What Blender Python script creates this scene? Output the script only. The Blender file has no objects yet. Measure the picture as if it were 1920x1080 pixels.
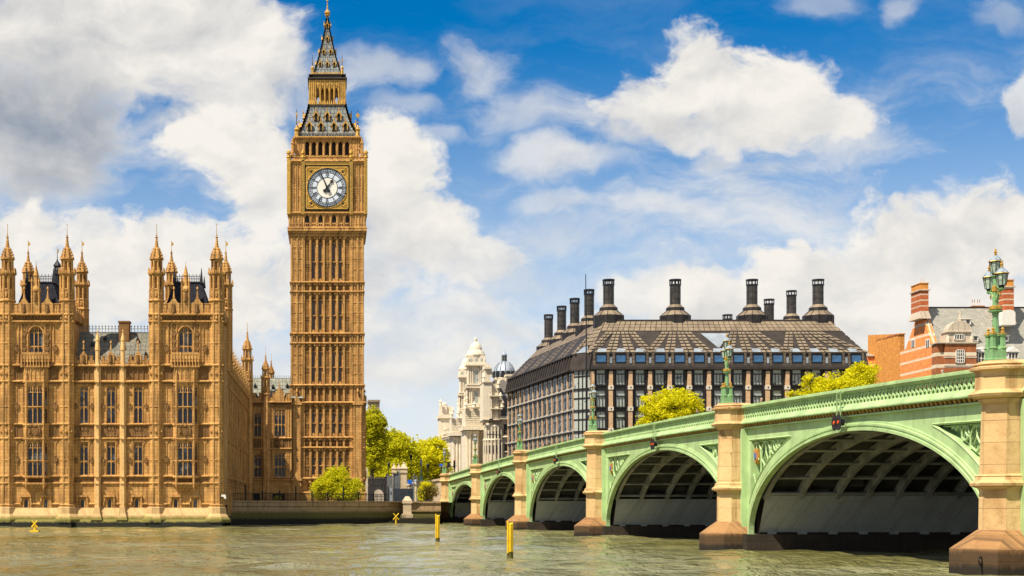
import bpy, math, random
import numpy as np
from mathutils import Matrix, Vector
R = math.radians
random.seed(11)
sc = bpy.context.scene
C = sc.collection

# ------------------------------------------------------------------ camera
F, HX, HY, HC = 2800.0, 620.0, 951.0, 2.6      # focal length and principal point in photo pixels, eye height
cd = bpy.data.cameras.new("camera")
cam = bpy.data.objects.new("camera", cd); C.objects.link(cam)
cam.location = (0, 0, HC); cam.rotation_euler = (R(90), 0, 0)
cd.sensor_width = 36; cd.lens = F / 1920 * 36
cd.shift_x = (960 - HX) / 1920; cd.shift_y = (HY - 540) / 1920
cd.clip_start = 0.5; cd.clip_end = 9000
sc.camera = cam

# ------------------------------------------------------------------ sun and exposure
SUN_TO = Vector((-0.80, -0.60, 0)).normalized()      # horizontal direction towards the sun
SUN_EL = R(56)
sd = bpy.data.lights.new("sun", 'SUN'); sd.energy = 5.0; sd.angle = R(0.6); sd.color = (1.0, 0.90, 0.74)
sun = bpy.data.objects.new("sun", sd); C.objects.link(sun)
sdir = Vector((SUN_TO.x * math.cos(SUN_EL), SUN_TO.y * math.cos(SUN_EL), math.sin(SUN_EL)))
sun.rotation_euler = sdir.to_track_quat('Z', 'Y').to_euler(); sun.location = (-80, -40, 120)
sc.view_settings.view_transform = 'Standard'
sc.view_settings.look = 'None'
sc.view_settings.exposure = 0.64
sc.view_settings.gamma = 1

# ------------------------------------------------------------------ sky: Nishita with procedural clouds
class NT:
    """small node-tree writer"""
    def __init__(s, tree): s.t = tree; s.n = tree.nodes; s.l = tree.links
    def node(s, typ, **kw):
        nd = s.n.new(typ)
        for k, v in kw.items(): setattr(nd, k, v)
        return nd
    def put(s, sock, v):
        if isinstance(v, bpy.types.NodeSocket): s.l.new(v, sock)
        elif v is not None: sock.default_value = v
    def math(s, op, a, b=None, c=None, clamp=False):
        nd = s.n.new('ShaderNodeMath'); nd.operation = op; nd.use_clamp = clamp
        s.put(nd.inputs[0], a)
        if b is not None: s.put(nd.inputs[1], b)
        if c is not None: s.put(nd.inputs[2], c)
        return nd.outputs[0]
    def vmath(s, op, a, b=None):
        nd = s.n.new('ShaderNodeVectorMath'); nd.operation = op
        s.put(nd.inputs[0], a)
        if b is not None: s.put(nd.inputs[1], b)
        return nd.outputs['Value'] if op in ('DOT_PRODUCT', 'LENGTH') else nd.outputs[0]
    def mix(s, f, a, b, typ='MIX'):
        nd = s.n.new('ShaderNodeMix'); nd.data_type = 'RGBA'; nd.blend_type = typ
        s.put(nd.inputs[0], f); s.put(nd.inputs[6], a); s.put(nd.inputs[7], b)
        return nd.outputs[2]
    def ramp(s, x, lo, hi, a=0.0, b=1.0, smooth=True):
        nd = s.n.new('ShaderNodeMapRange'); nd.interpolation_type = 'SMOOTHSTEP' if smooth else 'LINEAR'
        s.put(nd.inputs[0], x); nd.inputs[1].default_value = lo; nd.inputs[2].default_value = hi
        nd.inputs[3].default_value = a; nd.inputs[4].default_value = b
        return nd.outputs[0]
    def noise(s, vec, scale, detail=5, rough=0.55, dist=0.0, out=0):
        nd = s.n.new('ShaderNodeTexNoise'); s.put(nd.inputs['Vector'], vec)
        nd.inputs['Scale'].default_value = scale; nd.inputs['Detail'].default_value = detail
        nd.inputs['Roughness'].default_value = rough; nd.inputs['Distortion'].default_value = dist
        return nd.outputs[out]
    def xyz(s, x, y, z):
        nd = s.n.new('ShaderNodeCombineXYZ')
        s.put(nd.inputs[0], x); s.put(nd.inputs[1], y); s.put(nd.inputs[2], z)
        return nd.outputs[0]

w = bpy.data.worlds.new("World"); sc.world = w; w.use_nodes = True
T = NT(w.node_tree); T.n.clear()
SKY_STRENGTH = 0.1
sky = T.node('ShaderNodeTexSky', sky_type='NISHITA', sun_disc=False)
sky.sun_elevation = SUN_EL; sky.sun_rotation = math.atan2(SUN_TO.x, SUN_TO.y)
sky.altitude = 900; sky.air_density = 1.0; sky.dust_density = 0.3; sky.ozone_density = 3.0
hs = T.node('ShaderNodeHueSaturation'); T.l.new(sky.outputs[0], hs.inputs['Color'])
hs.inputs['Saturation'].default_value = 1.5; hs.inputs['Value'].default_value = 0.78
tc = T.node('ShaderNodeTexCoord')
sp = T.node('ShaderNodeSeparateXYZ'); T.l.new(tc.outputs['Generated'], sp.inputs[0])
dx, dy, dz = sp.outputs
yy = T.math('MAXIMUM', dy, 0.05)
# gnomonic cloud map: direction slopes towards the west, in units of 1000 photo pixels
cu = T.math('MULTIPLY', T.math('DIVIDE', dx, yy), F / 1000)
cv = T.math('MULTIPLY', T.math('DIVIDE', dz, yy), F / 1000)
P0 = T.xyz(cu, cv, 0.0)
wcol = T.noise(P0, 4.5, 4, 0.55, 0.0, 1)
warp = T.vmath('SCALE', T.vmath('SUBTRACT', wcol, (0.5, 0.5, 0.5))); warp.node.inputs['Scale'].default_value = 0.13
P = T.vmath('ADD', P0, warp)
Pst = T.vmath('MULTIPLY', P, (0.85, 1.25, 1.0))
n1 = T.noise(Pst, 6.5, 9, 0.60)
n2 = T.noise(T.vmath('ADD', Pst, (-0.035, 0.05, 0.0)), 6.5, 6, 0.55)
nbig = T.noise(Pst, 2.3, 3, 0.5)
CL = [  # cx, cy, rx, ry (photo px), opacity cap, greyness
 (110, 60, 350, 170, 1.0, .30), (430, 110, 150, 150, .95, .22), (360, 30, 190, 110, 1.0, .15), (560, 190, 110, 80, .38, .3),
 (75, 240, 200, 125, .95, .74), (90, 335, 180, 50, .7, .6), (330, 215, 120, 40, .5, .4),
 (410, 255, 130, 75, 1.0, .05), (510, 310, 130, 110, 1.0, .05), (500, 400, 90, 60, .95, .1),
 (720, 340, 110, 110, 1.0, .05), (790, 420, 120, 85, 1.0, .12), (870, 475, 130, 48, .8, .15), (680, 470, 160, 110, .8, .2),
 (50, 420, 100, 60, 1.0, .05), (165, 430, 60, 60, .85, .1), (350, 450, 150, 75, .95, .08), (160, 520, 300, 90, .8, .15),
 (480, 540, 260, 100, .7, .2), (740, 590, 240, 90, .55, .25),
 (720, 140, 130, 42, .5, .2), (890, 130, 85, 85, .55, .15), (760, 200, 110, 26, .42, .25), (985, 210, 120, 50, .45, .2),
 (830, 245, 80, 16, .4, .2), (1035, 292, 125, 50, .66, .12), (1040, 372, 95, 22, .5, .2), (1205, 385, 95, 22, .5, .2), (1230, 215, 170, 70, .5, .15), (1130, 290, 120, 40, .4, .2), (1600, 260, 120, 40, .45, .2),
 (1040, 440, 150, 60, .45, .2), (1000, 520, 200, 60, .4, .25),
 (1320, 140, 130, 85, 1.0, .05), (1430, 175, 140, 90, 1.0, .05), (1210, 185, 100, 70, .9, .1), (1560, 215, 95, 45, .95, .1),
 (1350, 235, 230, 45, .85, .3), (1340, 300, 60, 30, .6, .3), (1170, 245, 110, 35, .55, .2),
 (1550, 5, 90, 32, .35, .3), (1690, 15, 45, 36, .45, .3), (1890, 35, 80, 42, .35, .4), (1915, 215, 45, 60, .75, .2),
 (1720, 500, 260, 120, 1.0, .05), (1860, 430, 180, 95, 1.0, .12), (1550, 520, 150, 75, 1.0, .03), (1420, 570, 220, 60, 1.0, .05),
 (1850, 610, 330, 110, 1.0, .2), (1690, 560, 420, 120, 1.0, .08), (1460, 610, 290, 70, 1.0, .1), (230, 540, 420, 110, .95, .1), (850, 650, 300, 130, .5, .1), (1210, 560, 95, 55, .85, .1), (1300, 640, 400, 60, .8, .2), (700, 700, 700, 80, .6, .2),
]
cov = None; grey = None
for (cx, cy, rx, ry, op, g) in CL:
    d = T.vmath('MULTIPLY', T.vmath('SUBTRACT', P, ((cx - HX) / 1000, (HY - cy) / 1000, 0)), (1000 / rx, 1000 / ry, 0))
    e = T.math('SUBTRACT', 1.0, T.vmath('LENGTH', d))
    # density of this cloud body with its noisy edge
    q = T.math('MULTIPLY_ADD', T.math('SUBTRACT', n1, 0.5), 1.5 if g > .5 or (cx < 600 and cy < 130) else 2.4, e)
    s = T.ramp(q, -0.10, (0.36 if g < .3 else 0.5) if op > .7 else 0.8, 0.0, op)
    if cov is None: cov = s; grey = T.math('MULTIPLY', s, g)
    else:
        inv = T.math('SUBTRACT', 1.0, s)
        grey = T.math('MULTIPLY_ADD', grey, inv, T.math('MULTIPLY', s, g))
        cov = T.math('MULTIPLY_ADD', cov, inv, s)
# thin torn veils between the larger clouds
nv = T.noise(T.vmath('MULTIPLY', P, (0.55, 1.7, 1.0)), 3.4, 8, 0.62)
veil = T.math('MULTIPLY', T.ramp(nv, .44, .70, 0, .72), T.ramp(cv, .92, .66, .10, 1))
grey = T.math('MULTIPLY', grey, 1.0)
cov = T.math('MULTIPLY_ADD', T.math('SUBTRACT', 1.0, cov), veil, cov)
# unseen generic clouds added behind the camera as ambient fill light
ng = T.noise(tc.outputs['Generated'], 2.6, 7, 0.6)
back = T.math('MULTIPLY', T.ramp(ng, 0.40, 0.58, 0, 0.85), T.ramp(dy, 0.3, 0.1, 0, 1))
cov = T.math('MAXIMUM', cov, back)
relief = T.math('MULTIPLY', T.math('SUBTRACT', n1, n2), 2.2)
dark = T.math('ADD', T.math('MULTIPLY_ADD', T.ramp(nbig, .42, .62), 0.06, grey), T.math('MULTIPLY', relief, -0.48), clamp=True)
k = 1 / SKY_STRENGTH
ccol = T.mix(dark, (0.60 * k, 0.575 * k, 0.535 * k, 1), (0.17 * k, 0.20 * k, 0.25 * k, 1))
haze = T.ramp(dz, 0.0, 0.31, 0.92, 0.0)
base = T.mix(haze, hs.outputs[0], (0.50 * k, 0.53 * k, 0.57 * k, 1))
out = T.mix(cov, base, ccol)
bg = T.node('ShaderNodeBackground'); T.l.new(out, bg.inputs[0]); bg.inputs[1].default_value = SKY_STRENGTH
wo = T.node('ShaderNodeOutputWorld'); T.l.new(bg.outputs[0], wo.inputs[0])
w.cycles.sampling_method = 'MANUAL'; w.cycles.sample_map_resolution = 512

# ------------------------------------------------------------------ materials
def newmat(name):
    m = bpy.data.materials.new(name); m.use_nodes = True
    t = NT(m.node_tree); b = t.n['Principled BSDF']
    return m, t, b
def plain(name, col, rough=0.6, metal=0.0, var=0.18, scale=3.0, bump=0.0, spec=0.4, stain=0.0, seam=0.0):
    """a surface of one colour with a little uneven wear"""
    m, t, b = newmat(name)
    oc = t.node('ShaderNodeTexCoord').outputs['Object']
    n = t.noise(oc, scale, 6, 0.6)
    lo = tuple(c * (1 - var) for c in col) + (1,); hi = tuple(min(1, c * (1 + var)) for c in col) + (1,)
    c = t.mix(t.ramp(n, .3, .7), lo, hi)
    if stain:
        sep = t.node('ShaderNodeSeparateXYZ'); t.l.new(oc, sep.inputs[0])
        st = t.noise(t.xyz(t.math('MULTIPLY', t.math('ADD', sep.outputs[0], sep.outputs[1]), 3.0), 0.0, t.math('MULTIPLY', sep.outputs[2], 0.45)), scale * .6, 5, .65)
        c = t.mix(t.math('MULTIPLY', t.ramp(st, .52, .75), stain), c, (col[0] * .42, col[1] * .38, col[2] * .30, 1))
    if seam:     # plate joints and faded patches
        sp_ = t.node('ShaderNodeSeparateXYZ'); t.l.new(oc, sp_.inputs[0])
        br = t.node('ShaderNodeTexBrick'); t.l.new(t.xyz(t.math('ADD', sp_.outputs[0], sp_.outputs[1]), sp_.outputs[2], 0.0), br.inputs['Vector'])
        br.inputs['Scale'].default_value = 1; br.inputs['Brick Width'].default_value = seam; br.inputs['Row Height'].default_value = 40; br.inputs['Mortar Size'].default_value = .014
        c = t.mix(t.math('MULTIPLY', br.outputs[1], .45), c, (col[0] * .35, col[1] * .35, col[2] * .3, 1))
        nn_ = t.noise(oc, .35, 6, .7); c = t.mix(t.math('MULTIPLY', t.ramp(nn_, .5, .75), .35), c, (min(1, col[0] * 1.35), min(1, col[1] * 1.2), col[2] * 1.35, 1))
        nr_ = t.noise(oc, 1.7, 5, .7); c = t.mix(t.math('MULTIPLY', t.ramp(nr_, .66, .76), .4), c, (.22, .13, .05, 1))
    t.l.new(c, b.inputs['Base Color'])
    t.l.new(t.ramp(n, .2, .8, max(.02, rough - .08), min(1, rough + .08)), b.inputs['Roughness'])
    b.inputs['Metallic'].default_value = metal
    b.inputs['Specular IOR Level'].default_value = spec
    if bump:
        bp = t.node('ShaderNodeBump'); bp.inputs['Strength'].default_value = bump; bp.inputs['Distance'].default_value = 0.05
        t.l.new(t.noise(oc, scale * 5, 4, .6), bp.inputs['Height']); t.l.new(bp.outputs[0], b.inputs['Normal'])
    return m
def stone(name, c1, c2, cs, bw=0.9, bh=0.42, mortar=0.015, blockvar=0.5, stain=0.5, wet=None, carve=0.0, rough=0.85, joint=0.0):
    """coursed ashlar: block to block colour, patchy weathering, vertical rain streaks, bump"""
    m, t, b = newmat(name)
    oc = t.node('ShaderNodeTexCoord').outputs['Object']
    sep = t.node('ShaderNodeSeparateXYZ'); t.l.new(oc, sep.inputs[0])
    hv = t.math('ADD', sep.outputs[0], t.math('MULTIPLY', sep.outputs[1], 0.93))
    uv = t.xyz(hv, sep.outputs[2], 0.0)
    br = t.node('ShaderNodeTexBrick'); t.l.new(uv, br.inputs['Vector'])
    br.inputs['Scale'].default_value = 1.0; br.inputs['Brick Width'].default_value = bw; br.inputs['Row Height'].default_value = bh
    br.inputs['Mortar Size'].default_value = mortar; br.inputs['Mortar Smooth'].default_value = 0.3
    br.inputs['Color1'].default_value = (0, 0, 0, 1); br.inputs['Color2'].default_value = (1, 1, 1, 1); br.inputs['Mortar'].default_value = (.25, .25, .25, 1)
    nb = t.noise(oc, 0.55, 6, .62); nf = t.noise(oc, 3.3, 6, .65)
    f = t.math('ADD', t.math('MULTIPLY', br.outputs[0], blockvar), t.math('MULTIPLY', t.ramp(nb, .3, .7), 1 - blockvar))
    c = t.mix(f, (*c1, 1), (*c2, 1))
    c = t.mix(t.math('MULTIPLY', t.ramp(nf, .5, .8), .45), c, (*cs, 1))
    st = t.noise(t.xyz(t.math('MULTIPLY', hv, 2.6), 0.0, t.math('MULTIPLY', sep.outputs[2], 0.16)), 1.0, 6, .65)
    c = t.mix(t.math('MULTIPLY', t.ramp(st, .46, .67), stain), c, (*cs, 1))
    if joint: c = t.mix(t.math('MULTIPLY', br.outputs[1], joint), c, tuple(x * .35 for x in cs) + (1,))
    if wet:   # tide marks: bands of algae and wet stone by height
        geo = t.node('ShaderNodeNewGeometry'); gs = t.node('ShaderNodeSeparateXYZ'); t.l.new(geo.outputs['Position'], gs.inputs[0])
        wz = t.math('ADD', gs.outputs[2], t.math('MULTIPLY', t.math('SUBTRACT', st, .5), 0.9))
        for (z0, z1, col) in wet:
            c = t.mix(t.ramp(wz, z0, z1, 1, 0), c, (*col, 1))
    t.l.new(c, b.inputs['Base Color'])
    b.inputs['Roughness'].default_value = rough; b.inputs['Specular IOR Level'].default_value = .25
    bp = t.node('ShaderNodeBump'); bp.inputs['Strength'].default_value = .55; bp.inputs['Distance'].default_value = 0.06
    h = t.math('ADD', t.math('MULTIPLY', br.outputs[1], -.6), nf)
    if carve:
        h = t.math('ADD', h, t.math('MULTIPLY', t.noise(oc, 6.0, 3, .5), carve))
    t.l.new(h, bp.inputs['Height']); t.l.new(bp.outputs[0], b.inputs['Normal'])
    return m
def glass(name, dark, pale, amount=.35, scale=.35, rough=.08, lead=None):
    """window glass seen from outside: dark room, pale blinds and painted-in reflections, glossy face"""
    m, t, b = newmat(name)
    geo = t.node('ShaderNodeNewGeometry')
    oi = t.node('ShaderNodeObjectInfo')
    n = t.noise(t.vmath('ADD', geo.outputs['Position'], t.xyz(t.math('MULTIPLY', oi.outputs['Random'], 37), 0.0, 0.0)), scale, 3, .5)
    c = t.mix(t.ramp(n, .62 - amount * .4, .70 - amount * .4), (*dark, 1), (*pale, 1))  # pale patches put blinds and reflections into the glass colour
    if lead:
        br = t.node('ShaderNodeTexBrick'); br.offset = 0
        gp = t.node('ShaderNodeSeparateXYZ'); t.l.new(geo.outputs['Position'], gp.inputs[0])
        t.l.new(t.xyz(t.math('ADD', gp.outputs[0], gp.outputs[1]), gp.outputs[2], 0.0), br.inputs['Vector'])
        br.inputs['Scale'].default_value = 1; br.inputs['Brick Width'].default_value = lead[0]; br.inputs['Row Height'].default_value = lead[1]
        br.inputs['Mortar Size'].default_value = lead[2]
        c = t.mix(br.outputs[1], c, (.02, .02, .025, 1))
    t.l.new(c, b.inputs['Base Color']); b.inputs['Roughness'].default_value = rough
    b.inputs['Specular IOR Level'].default_value = .5
    return m
def brick_stripes(name, brick, white, period, share, off=0.0):
    """red brick with stone bands"""
    m, t, b = newmat(name)
    oc = t.node('ShaderNodeTexCoord').outputs['Object']
    geo = t.node('ShaderNodeNewGeometry'); sep = t.node('ShaderNodeSeparateXYZ'); t.l.new(geo.outputs['Position'], sep.inputs[0])
    fr = t.math('FRACT', t.math('DIVIDE', t.math('ADD', sep.outputs[2], off), period))
    s = t.math('LESS_THAN', fr, share)
    n = t.noise(oc, 1.2, 6, .65)
    c = t.mix(t.ramp(n, .3, .7), tuple(x * .8 for x in brick) + (1,), tuple(min(1, x * 1.2) for x in brick) + (1,))
    br = t.node('ShaderNodeTexBrick')
    t.l.new(t.xyz(t.math('ADD', sep.outputs[0], sep.outputs[1]), sep.outputs[2], 0.0), br.inputs['Vector'])
    br.inputs['Scale'].default_value = 1; br.inputs['Brick Width'].default_value = .5; br.inputs['Row Height'].default_value = .16; br.inputs['Mortar Size'].default_value = .012
    br.inputs['Color1'].default_value = (.82, .82, .82, 1); br.inputs['Color2'].default_value = (1.1, 1.1, 1.1, 1); br.inputs['Mortar'].default_value = (1.1, 1.0, .95, 1)
    c = t.mix(1.0, c, br.outputs[0], 'MULTIPLY')
    cw = t.mix(t.ramp(n, .35, .75), (*white, 1), tuple(x * .75 for x in white) + (1,))
    t.l.new(t.mix(s, c, cw), b.inputs['Base Color']); b.inputs['Roughness'].default_value = .85
    b.inputs['Specular IOR Level'].default_value = .2
    return m
def slate(name, c1, c2, bw, bh, joint=(.02, .02, .025), rough=.55, mort=.03, patch=None, spec=.3):
    m, t, b = newmat(name)
    oc = t.node('ShaderNodeTexCoord').outputs['Object']
    sep = t.node('ShaderNodeSeparateXYZ'); t.l.new(oc, sep.inputs[0])
    br = t.node('ShaderNodeTexBrick')
    t.l.new(t.xyz(t.math('ADD', sep.outputs[0], sep.outputs[1]), sep.outputs[2], 0.0), br.inputs['Vector'])
    br.inputs['Scale'].default_value = 1; br.inputs['Brick Width'].default_value = bw; br.inputs['Row Height'].default_value = bh; br.inputs['Mortar Size'].default_value = mort
    br.inputs['Color1'].default_value = (*c1, 1); br.inputs['Color2'].default_value = (*c2, 1); br.inputs['Mortar'].default_value = (*joint, 1)
    n = t.noise(oc, .8, 6, .65)
    c = br.outputs[0]
    if patch: c = t.mix(t.ramp(n, .52, .66), c, (*patch, 1))
    c = t.mix(t.math('MULTIPLY', t.ramp(t.noise(oc, 2.5, 5, .6), .5, .8), .4), c, tuple(x * .5 for x in c1) + (1,))
    t.l.new(c, b.inputs['Base Color']); b.inputs['Roughness'].default_value = rough
    b.inputs['Specular IOR Level'].default_value = spec
    return m

ST = (.430, .222, .066); ST2 = (.65, .370, .122); STD = (.095, .045, .017)
M = {}
WET = [(1.2, 1.9, (.13, .11, .03)), (.55, .95, (.022, .020, .014))]
M['stone'] = stone('honey_limestone', ST, ST2, STD, 1.0, .42, .02, .5, .72, joint=.35)
M['stone_dark'] = stone('dark_carved_limestone', (.17, .088, .030), (.26, .138, .048), (.07, .036, .016), .5, .4, .0, .3, .5, carve=1.2)  # darker brown limestone for carvings and band backs
M['stone_lit'] = stone('sunlit_limestone', (.68, .42, .16), (.78, .51, .215), (.36, .19, .068), 1.2, .6, .01, .4, .25)  # paler copy of the limestone, sunlight put into the buttress colour
M['stone_base'] = stone('tidal_limestone', (.52, .335, .145), (.62, .42, .20), (.24, .15, .065), 1.4, .6, .02, .5, .4, wet=[(1.05, 1.6, (.17, .15, .035)), (.55, .85, (.022, .021, .015))])
M['river_stone'] = stone('mossy_river_wall_granite', (.36, .24, .12), (.46, .31, .17), (.16, .10, .05), 1.6, .55, .03, .6, .6, wet=[(1.6, 2.3, (.105, .095, .026)), (.7, 1.2, (.020, .018, .012))])
M['pier_stone'] = stone('bridge_granite', (.55, .365, .165), (.66, .455, .22), (.29, .145, .05), 2.0, .85, .014, .45, .75, joint=.5)
M['plinth_stone'] = stone('tide_stained_granite', (.27, .135, .050), (.36, .20, .082), (.11, .062, .03), 1.5, .5, .02, .5, .95, wet=[(.75, 1.1, (.075, .045, .022)), (.20, .45, (.022, .017, .012))])
M['wet_stone'] = stone('wet_black_stone', (.030, .024, .018), (.050, .036, .024), (.015, .014, .010), 1.5, .5, .03, .5, .6)
M['white_stone'] = stone('portland_stone', (.66, .575, .43), (.77, .68, .53), (.38, .31, .21), 1.2, .5, .02, .5, .4)
M['grey_stone'] = stone('grey_gate_stone', (.24, .22, .20), (.36, .33, .29), (.10, .095, .09), .8, .4, .02, .5, .5)
M['beige_stone'] = stone('beige_far_stone', (.50, .42, .32), (.58, .49, .38), (.22, .18, .14), 1.0, .5, .02, .5, .5)
M['approach_stone'] = stone('pale_approach_granite', (.50, .39, .25), (.60, .48, .33), (.28, .20, .12), 1.6, .7, .015, .5, .35)
M['slate'] = slate('dark_pavilion_slate', (.020, .021, .030), (.032, .034, .046), .5, .3, (.010, .010, .014), rough=.85, spec=.1)
M['slate_green'] = slate('iron_roof_tiles', (.135, .132, .098), (.18, .175, .13), 1.1, .6, (.03, .03, .03), patch=(.24, .19, .13))
M['tower_slate'] = slate('cast_iron_spire_tiles', (.17, .19, .19), (.23, .245, .235), .75, .8, (.04, .045, .05), rough=.5, mort=.05)
M['grey_slate'] = slate('grey_roof_slate', (.27, .265, .225), (.34, .33, .28), .7, .25, (.17, .165, .14), mort=.02, patch=(.36, .34, .29))
M['gold'] = plain('gilding', (.56, .33, .06), .45, .45, .25, 4, spec=.5)
M['goldpaint'] = plain('gold_paint', (.47, .27, .055), .5, .1, .3, 2)
M['iron'] = plain('black_iron', (.018, .019, .022), .5, .3, .3, 4)
M['dark'] = plain('dark_interior', (.012, .011, .011), .9, 0, .2, 2)
M['louvre'] = plain('belfry_shutter', (.035, .026, .02), .8, 0, .2, 2)
M['glass'] = glass('leaded_glass', (.010, .012, .022), (.16, .19, .20), .16, .45, .22, (.34, .52, .03))
M['glass_slit'] = plain('slit_glass', (.060, .050, .042), .3, 0, .3, 1)
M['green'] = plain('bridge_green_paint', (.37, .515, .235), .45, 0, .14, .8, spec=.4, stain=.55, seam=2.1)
M['green_dk'] = plain('bridge_dark_green_paint', (.27, .39, .17), .45, 0, .12, .9, stain=.3)  # darker green for recesses, backing and brackets
M['green_lamp'] = plain('lamp_green_paint', (.165, .31, .135), .4, .0, .15, 5)
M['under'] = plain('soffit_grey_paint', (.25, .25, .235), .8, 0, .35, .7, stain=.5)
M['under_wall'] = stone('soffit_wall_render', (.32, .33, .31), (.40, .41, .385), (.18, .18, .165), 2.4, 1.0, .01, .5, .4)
M['soffit_dark'] = plain('dark_soffit', (.055, .055, .052), .9, 0, .4, .6)  # near-black colour for the soffit under the deck
M['dial'] = plain('opal_dial_glass', (.80, .76, .66), .35, 0, .06, 3)
M['dial_blue'] = plain('dial_ring_glass', (.62, .68, .76), .3, 0, .08, 2)
M['black'] = plain('black_paint', (.012, .013, .018), .4, 0, .2, 3)
M['lamp_glass'] = plain('lantern_glass', (.36, .45, .36), .12, 0, .5, 2.5, spec=.6)
M['lamp_roof'] = plain('lantern_roof_glass', (.30, .36, .40), .15, .2, .4, 4, spec=.6)
M['yellow'] = plain('yellow_mark_paint', (.80, .50, .015), .45, 0, .10, 1.5, stain=.15)
M['orange'] = plain('orange_lens', (.75, .10, .012), .3, 0, .1, 3)
M['bronze'] = plain('bronze_frame', (.030, .026, .026), .45, .4, .3, 1)
M['bronze_panel'] = plain('bronze_roof_panel', (.245, .188, .125), .55, .25, .22, .5, stain=.4)
M['attic_panel'] = plain('attic_bronze_panel', (.125, .095, .068), .6, .2, .3, .8, stain=.4)
M['bronze_dark'] = plain('bronze_recess', (.040, .031, .025), .6, .2, .25, .6)
M['duct'] = plain('chimney_bronze', (.070, .062, .055), .42, .5, .3, 1.2)
M['pbrick'] = plain('sandstone_pier', (.54, .355, .21), .8, 0, .18, 3)
M['pwhite'] = plain('white_pier_block', (.62, .56, .46), .7, 0, .1, 2)
M['pglass'] = glass('office_glass', (.05, .065, .08), (.36, .39, .35), .75, .9, .06)
M['pglass_dark'] = glass('street_glass', (.020, .032, .05), (.20, .25, .27), .40, .9, .08)
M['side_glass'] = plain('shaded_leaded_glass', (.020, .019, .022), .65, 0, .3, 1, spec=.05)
M['pglass_blue'] = plain('sky_reflection_glass', (.020, .10, .24), .08, 0, .4, .8, spec=.8)  # sky reflection put into the pane's base colour
M['skylight'] = plain('skylight_glass', (.26, .30, .34), .1, 0, .2, .5, spec=.8)
M['nsy'] = brick_stripes('sunlit_brick_bands', (.80, .285, .085), (.76, .62, .44), 2.35, .2)  # bright copy of the banded brick, sunlight on the gable put into colour
M['nsy_fine'] = brick_stripes('chimney_brick_bands', (.44, .12, .045), (.58, .46, .33), 1.18, .24)
M['nsy_front'] = brick_stripes('shaded_brick_bands', (.34, .125, .05), (.72, .62, .46), 2.35, .3)  # dark copy of the banded brick, shade of the front put into colour
M['brick_plain'] = brick_stripes('orange_stock_brick', (.60, .26, .06), (.5, .3, .1), 900, .0)
M['wframe'] = plain('white_window_frame', (.72, .69, .62), .5, 0, .08, 3)
M['dome_lead'] = plain('pale_lead_dome', (.42, .47, .54), .35, .3, .2, .5)
M['bark'] = plain('plane_tree_bark', (.085, .062, .042), .9, 0, .4, 3, bump=.4)
M['asphalt'] = plain('asphalt', (.055, .053, .05), .9, 0, .2, .6)
M['blue_sign'] = plain('blue_sign_face', (.01, .11, .55), .5, 0, .1, 3)
M['red_sig'] = plain('red_signal_backing', (.5, .06, .02), .5, 0, .1, 3)
M['hoarding'] = plain('navy_hoarding', (.022, .028, .04), .6, 0, .3, 1.0)
M['steel'] = plain('grey_steel_screen', (.16, .17, .18), .5, .3, .2, 1.5)
M['skin'] = plain('skin', (.55, .33, .23), .6, 0, .1, 5)
M['hair'] = plain('dark_hair', (.03, .02, .015), .7, 0, .2, 5)
M['white_cloth'] = plain('white_cloth', (.7, .68, .64), .8, 0, .1, 5)

def leafmat(name, a, b_, tr=.35):
    m, t, b = newmat(name)
    oc = t.node('ShaderNodeTexCoord').outputs['Object']
    n = t.noise(oc, .8, 4, .6); n2_ = t.noise(oc, 9, 2, .6)
    c = t.mix(t.ramp(t.math('ADD', t.math('MULTIPLY', n, .6), t.math('MULTIPLY', n2_, .4)), .36, .64), (*a, 1), (*b_, 1))
    t.l.new(c, b.inputs['Base Color']); b.inputs['Roughness'].default_value = .65; b.inputs['Specular IOR Level'].default_value = .2
    tl = t.node('ShaderNodeBsdfTranslucent'); t.l.new(c, tl.inputs[0])
    mx = t.node('ShaderNodeMixShader'); mx.inputs[0].default_value = tr
    t.l.new(b.outputs[0], mx.inputs[1]); t.l.new(tl.outputs[0], mx.inputs[2])
    t.l.new(mx.outputs[0], t.n['Material Output'].inputs[0])
    return m
M['leaf'] = leafmat('spring_leaf', (.46, .46, .012), (.80, .76, .018), .55)
M['leaf_yellow'] = leafmat('yellow_spring_leaf', (.58, .56, .010), (.88, .82, .016), .55)
M['leaf_green'] = leafmat('fresh_green_leaf', (.42, .42, .014), (.72, .68, .018), .55)
M['leaf_hedge'] = leafmat('hedge_leaf', (.24, .20, .04), (.44, .36, .06), .4)

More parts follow.
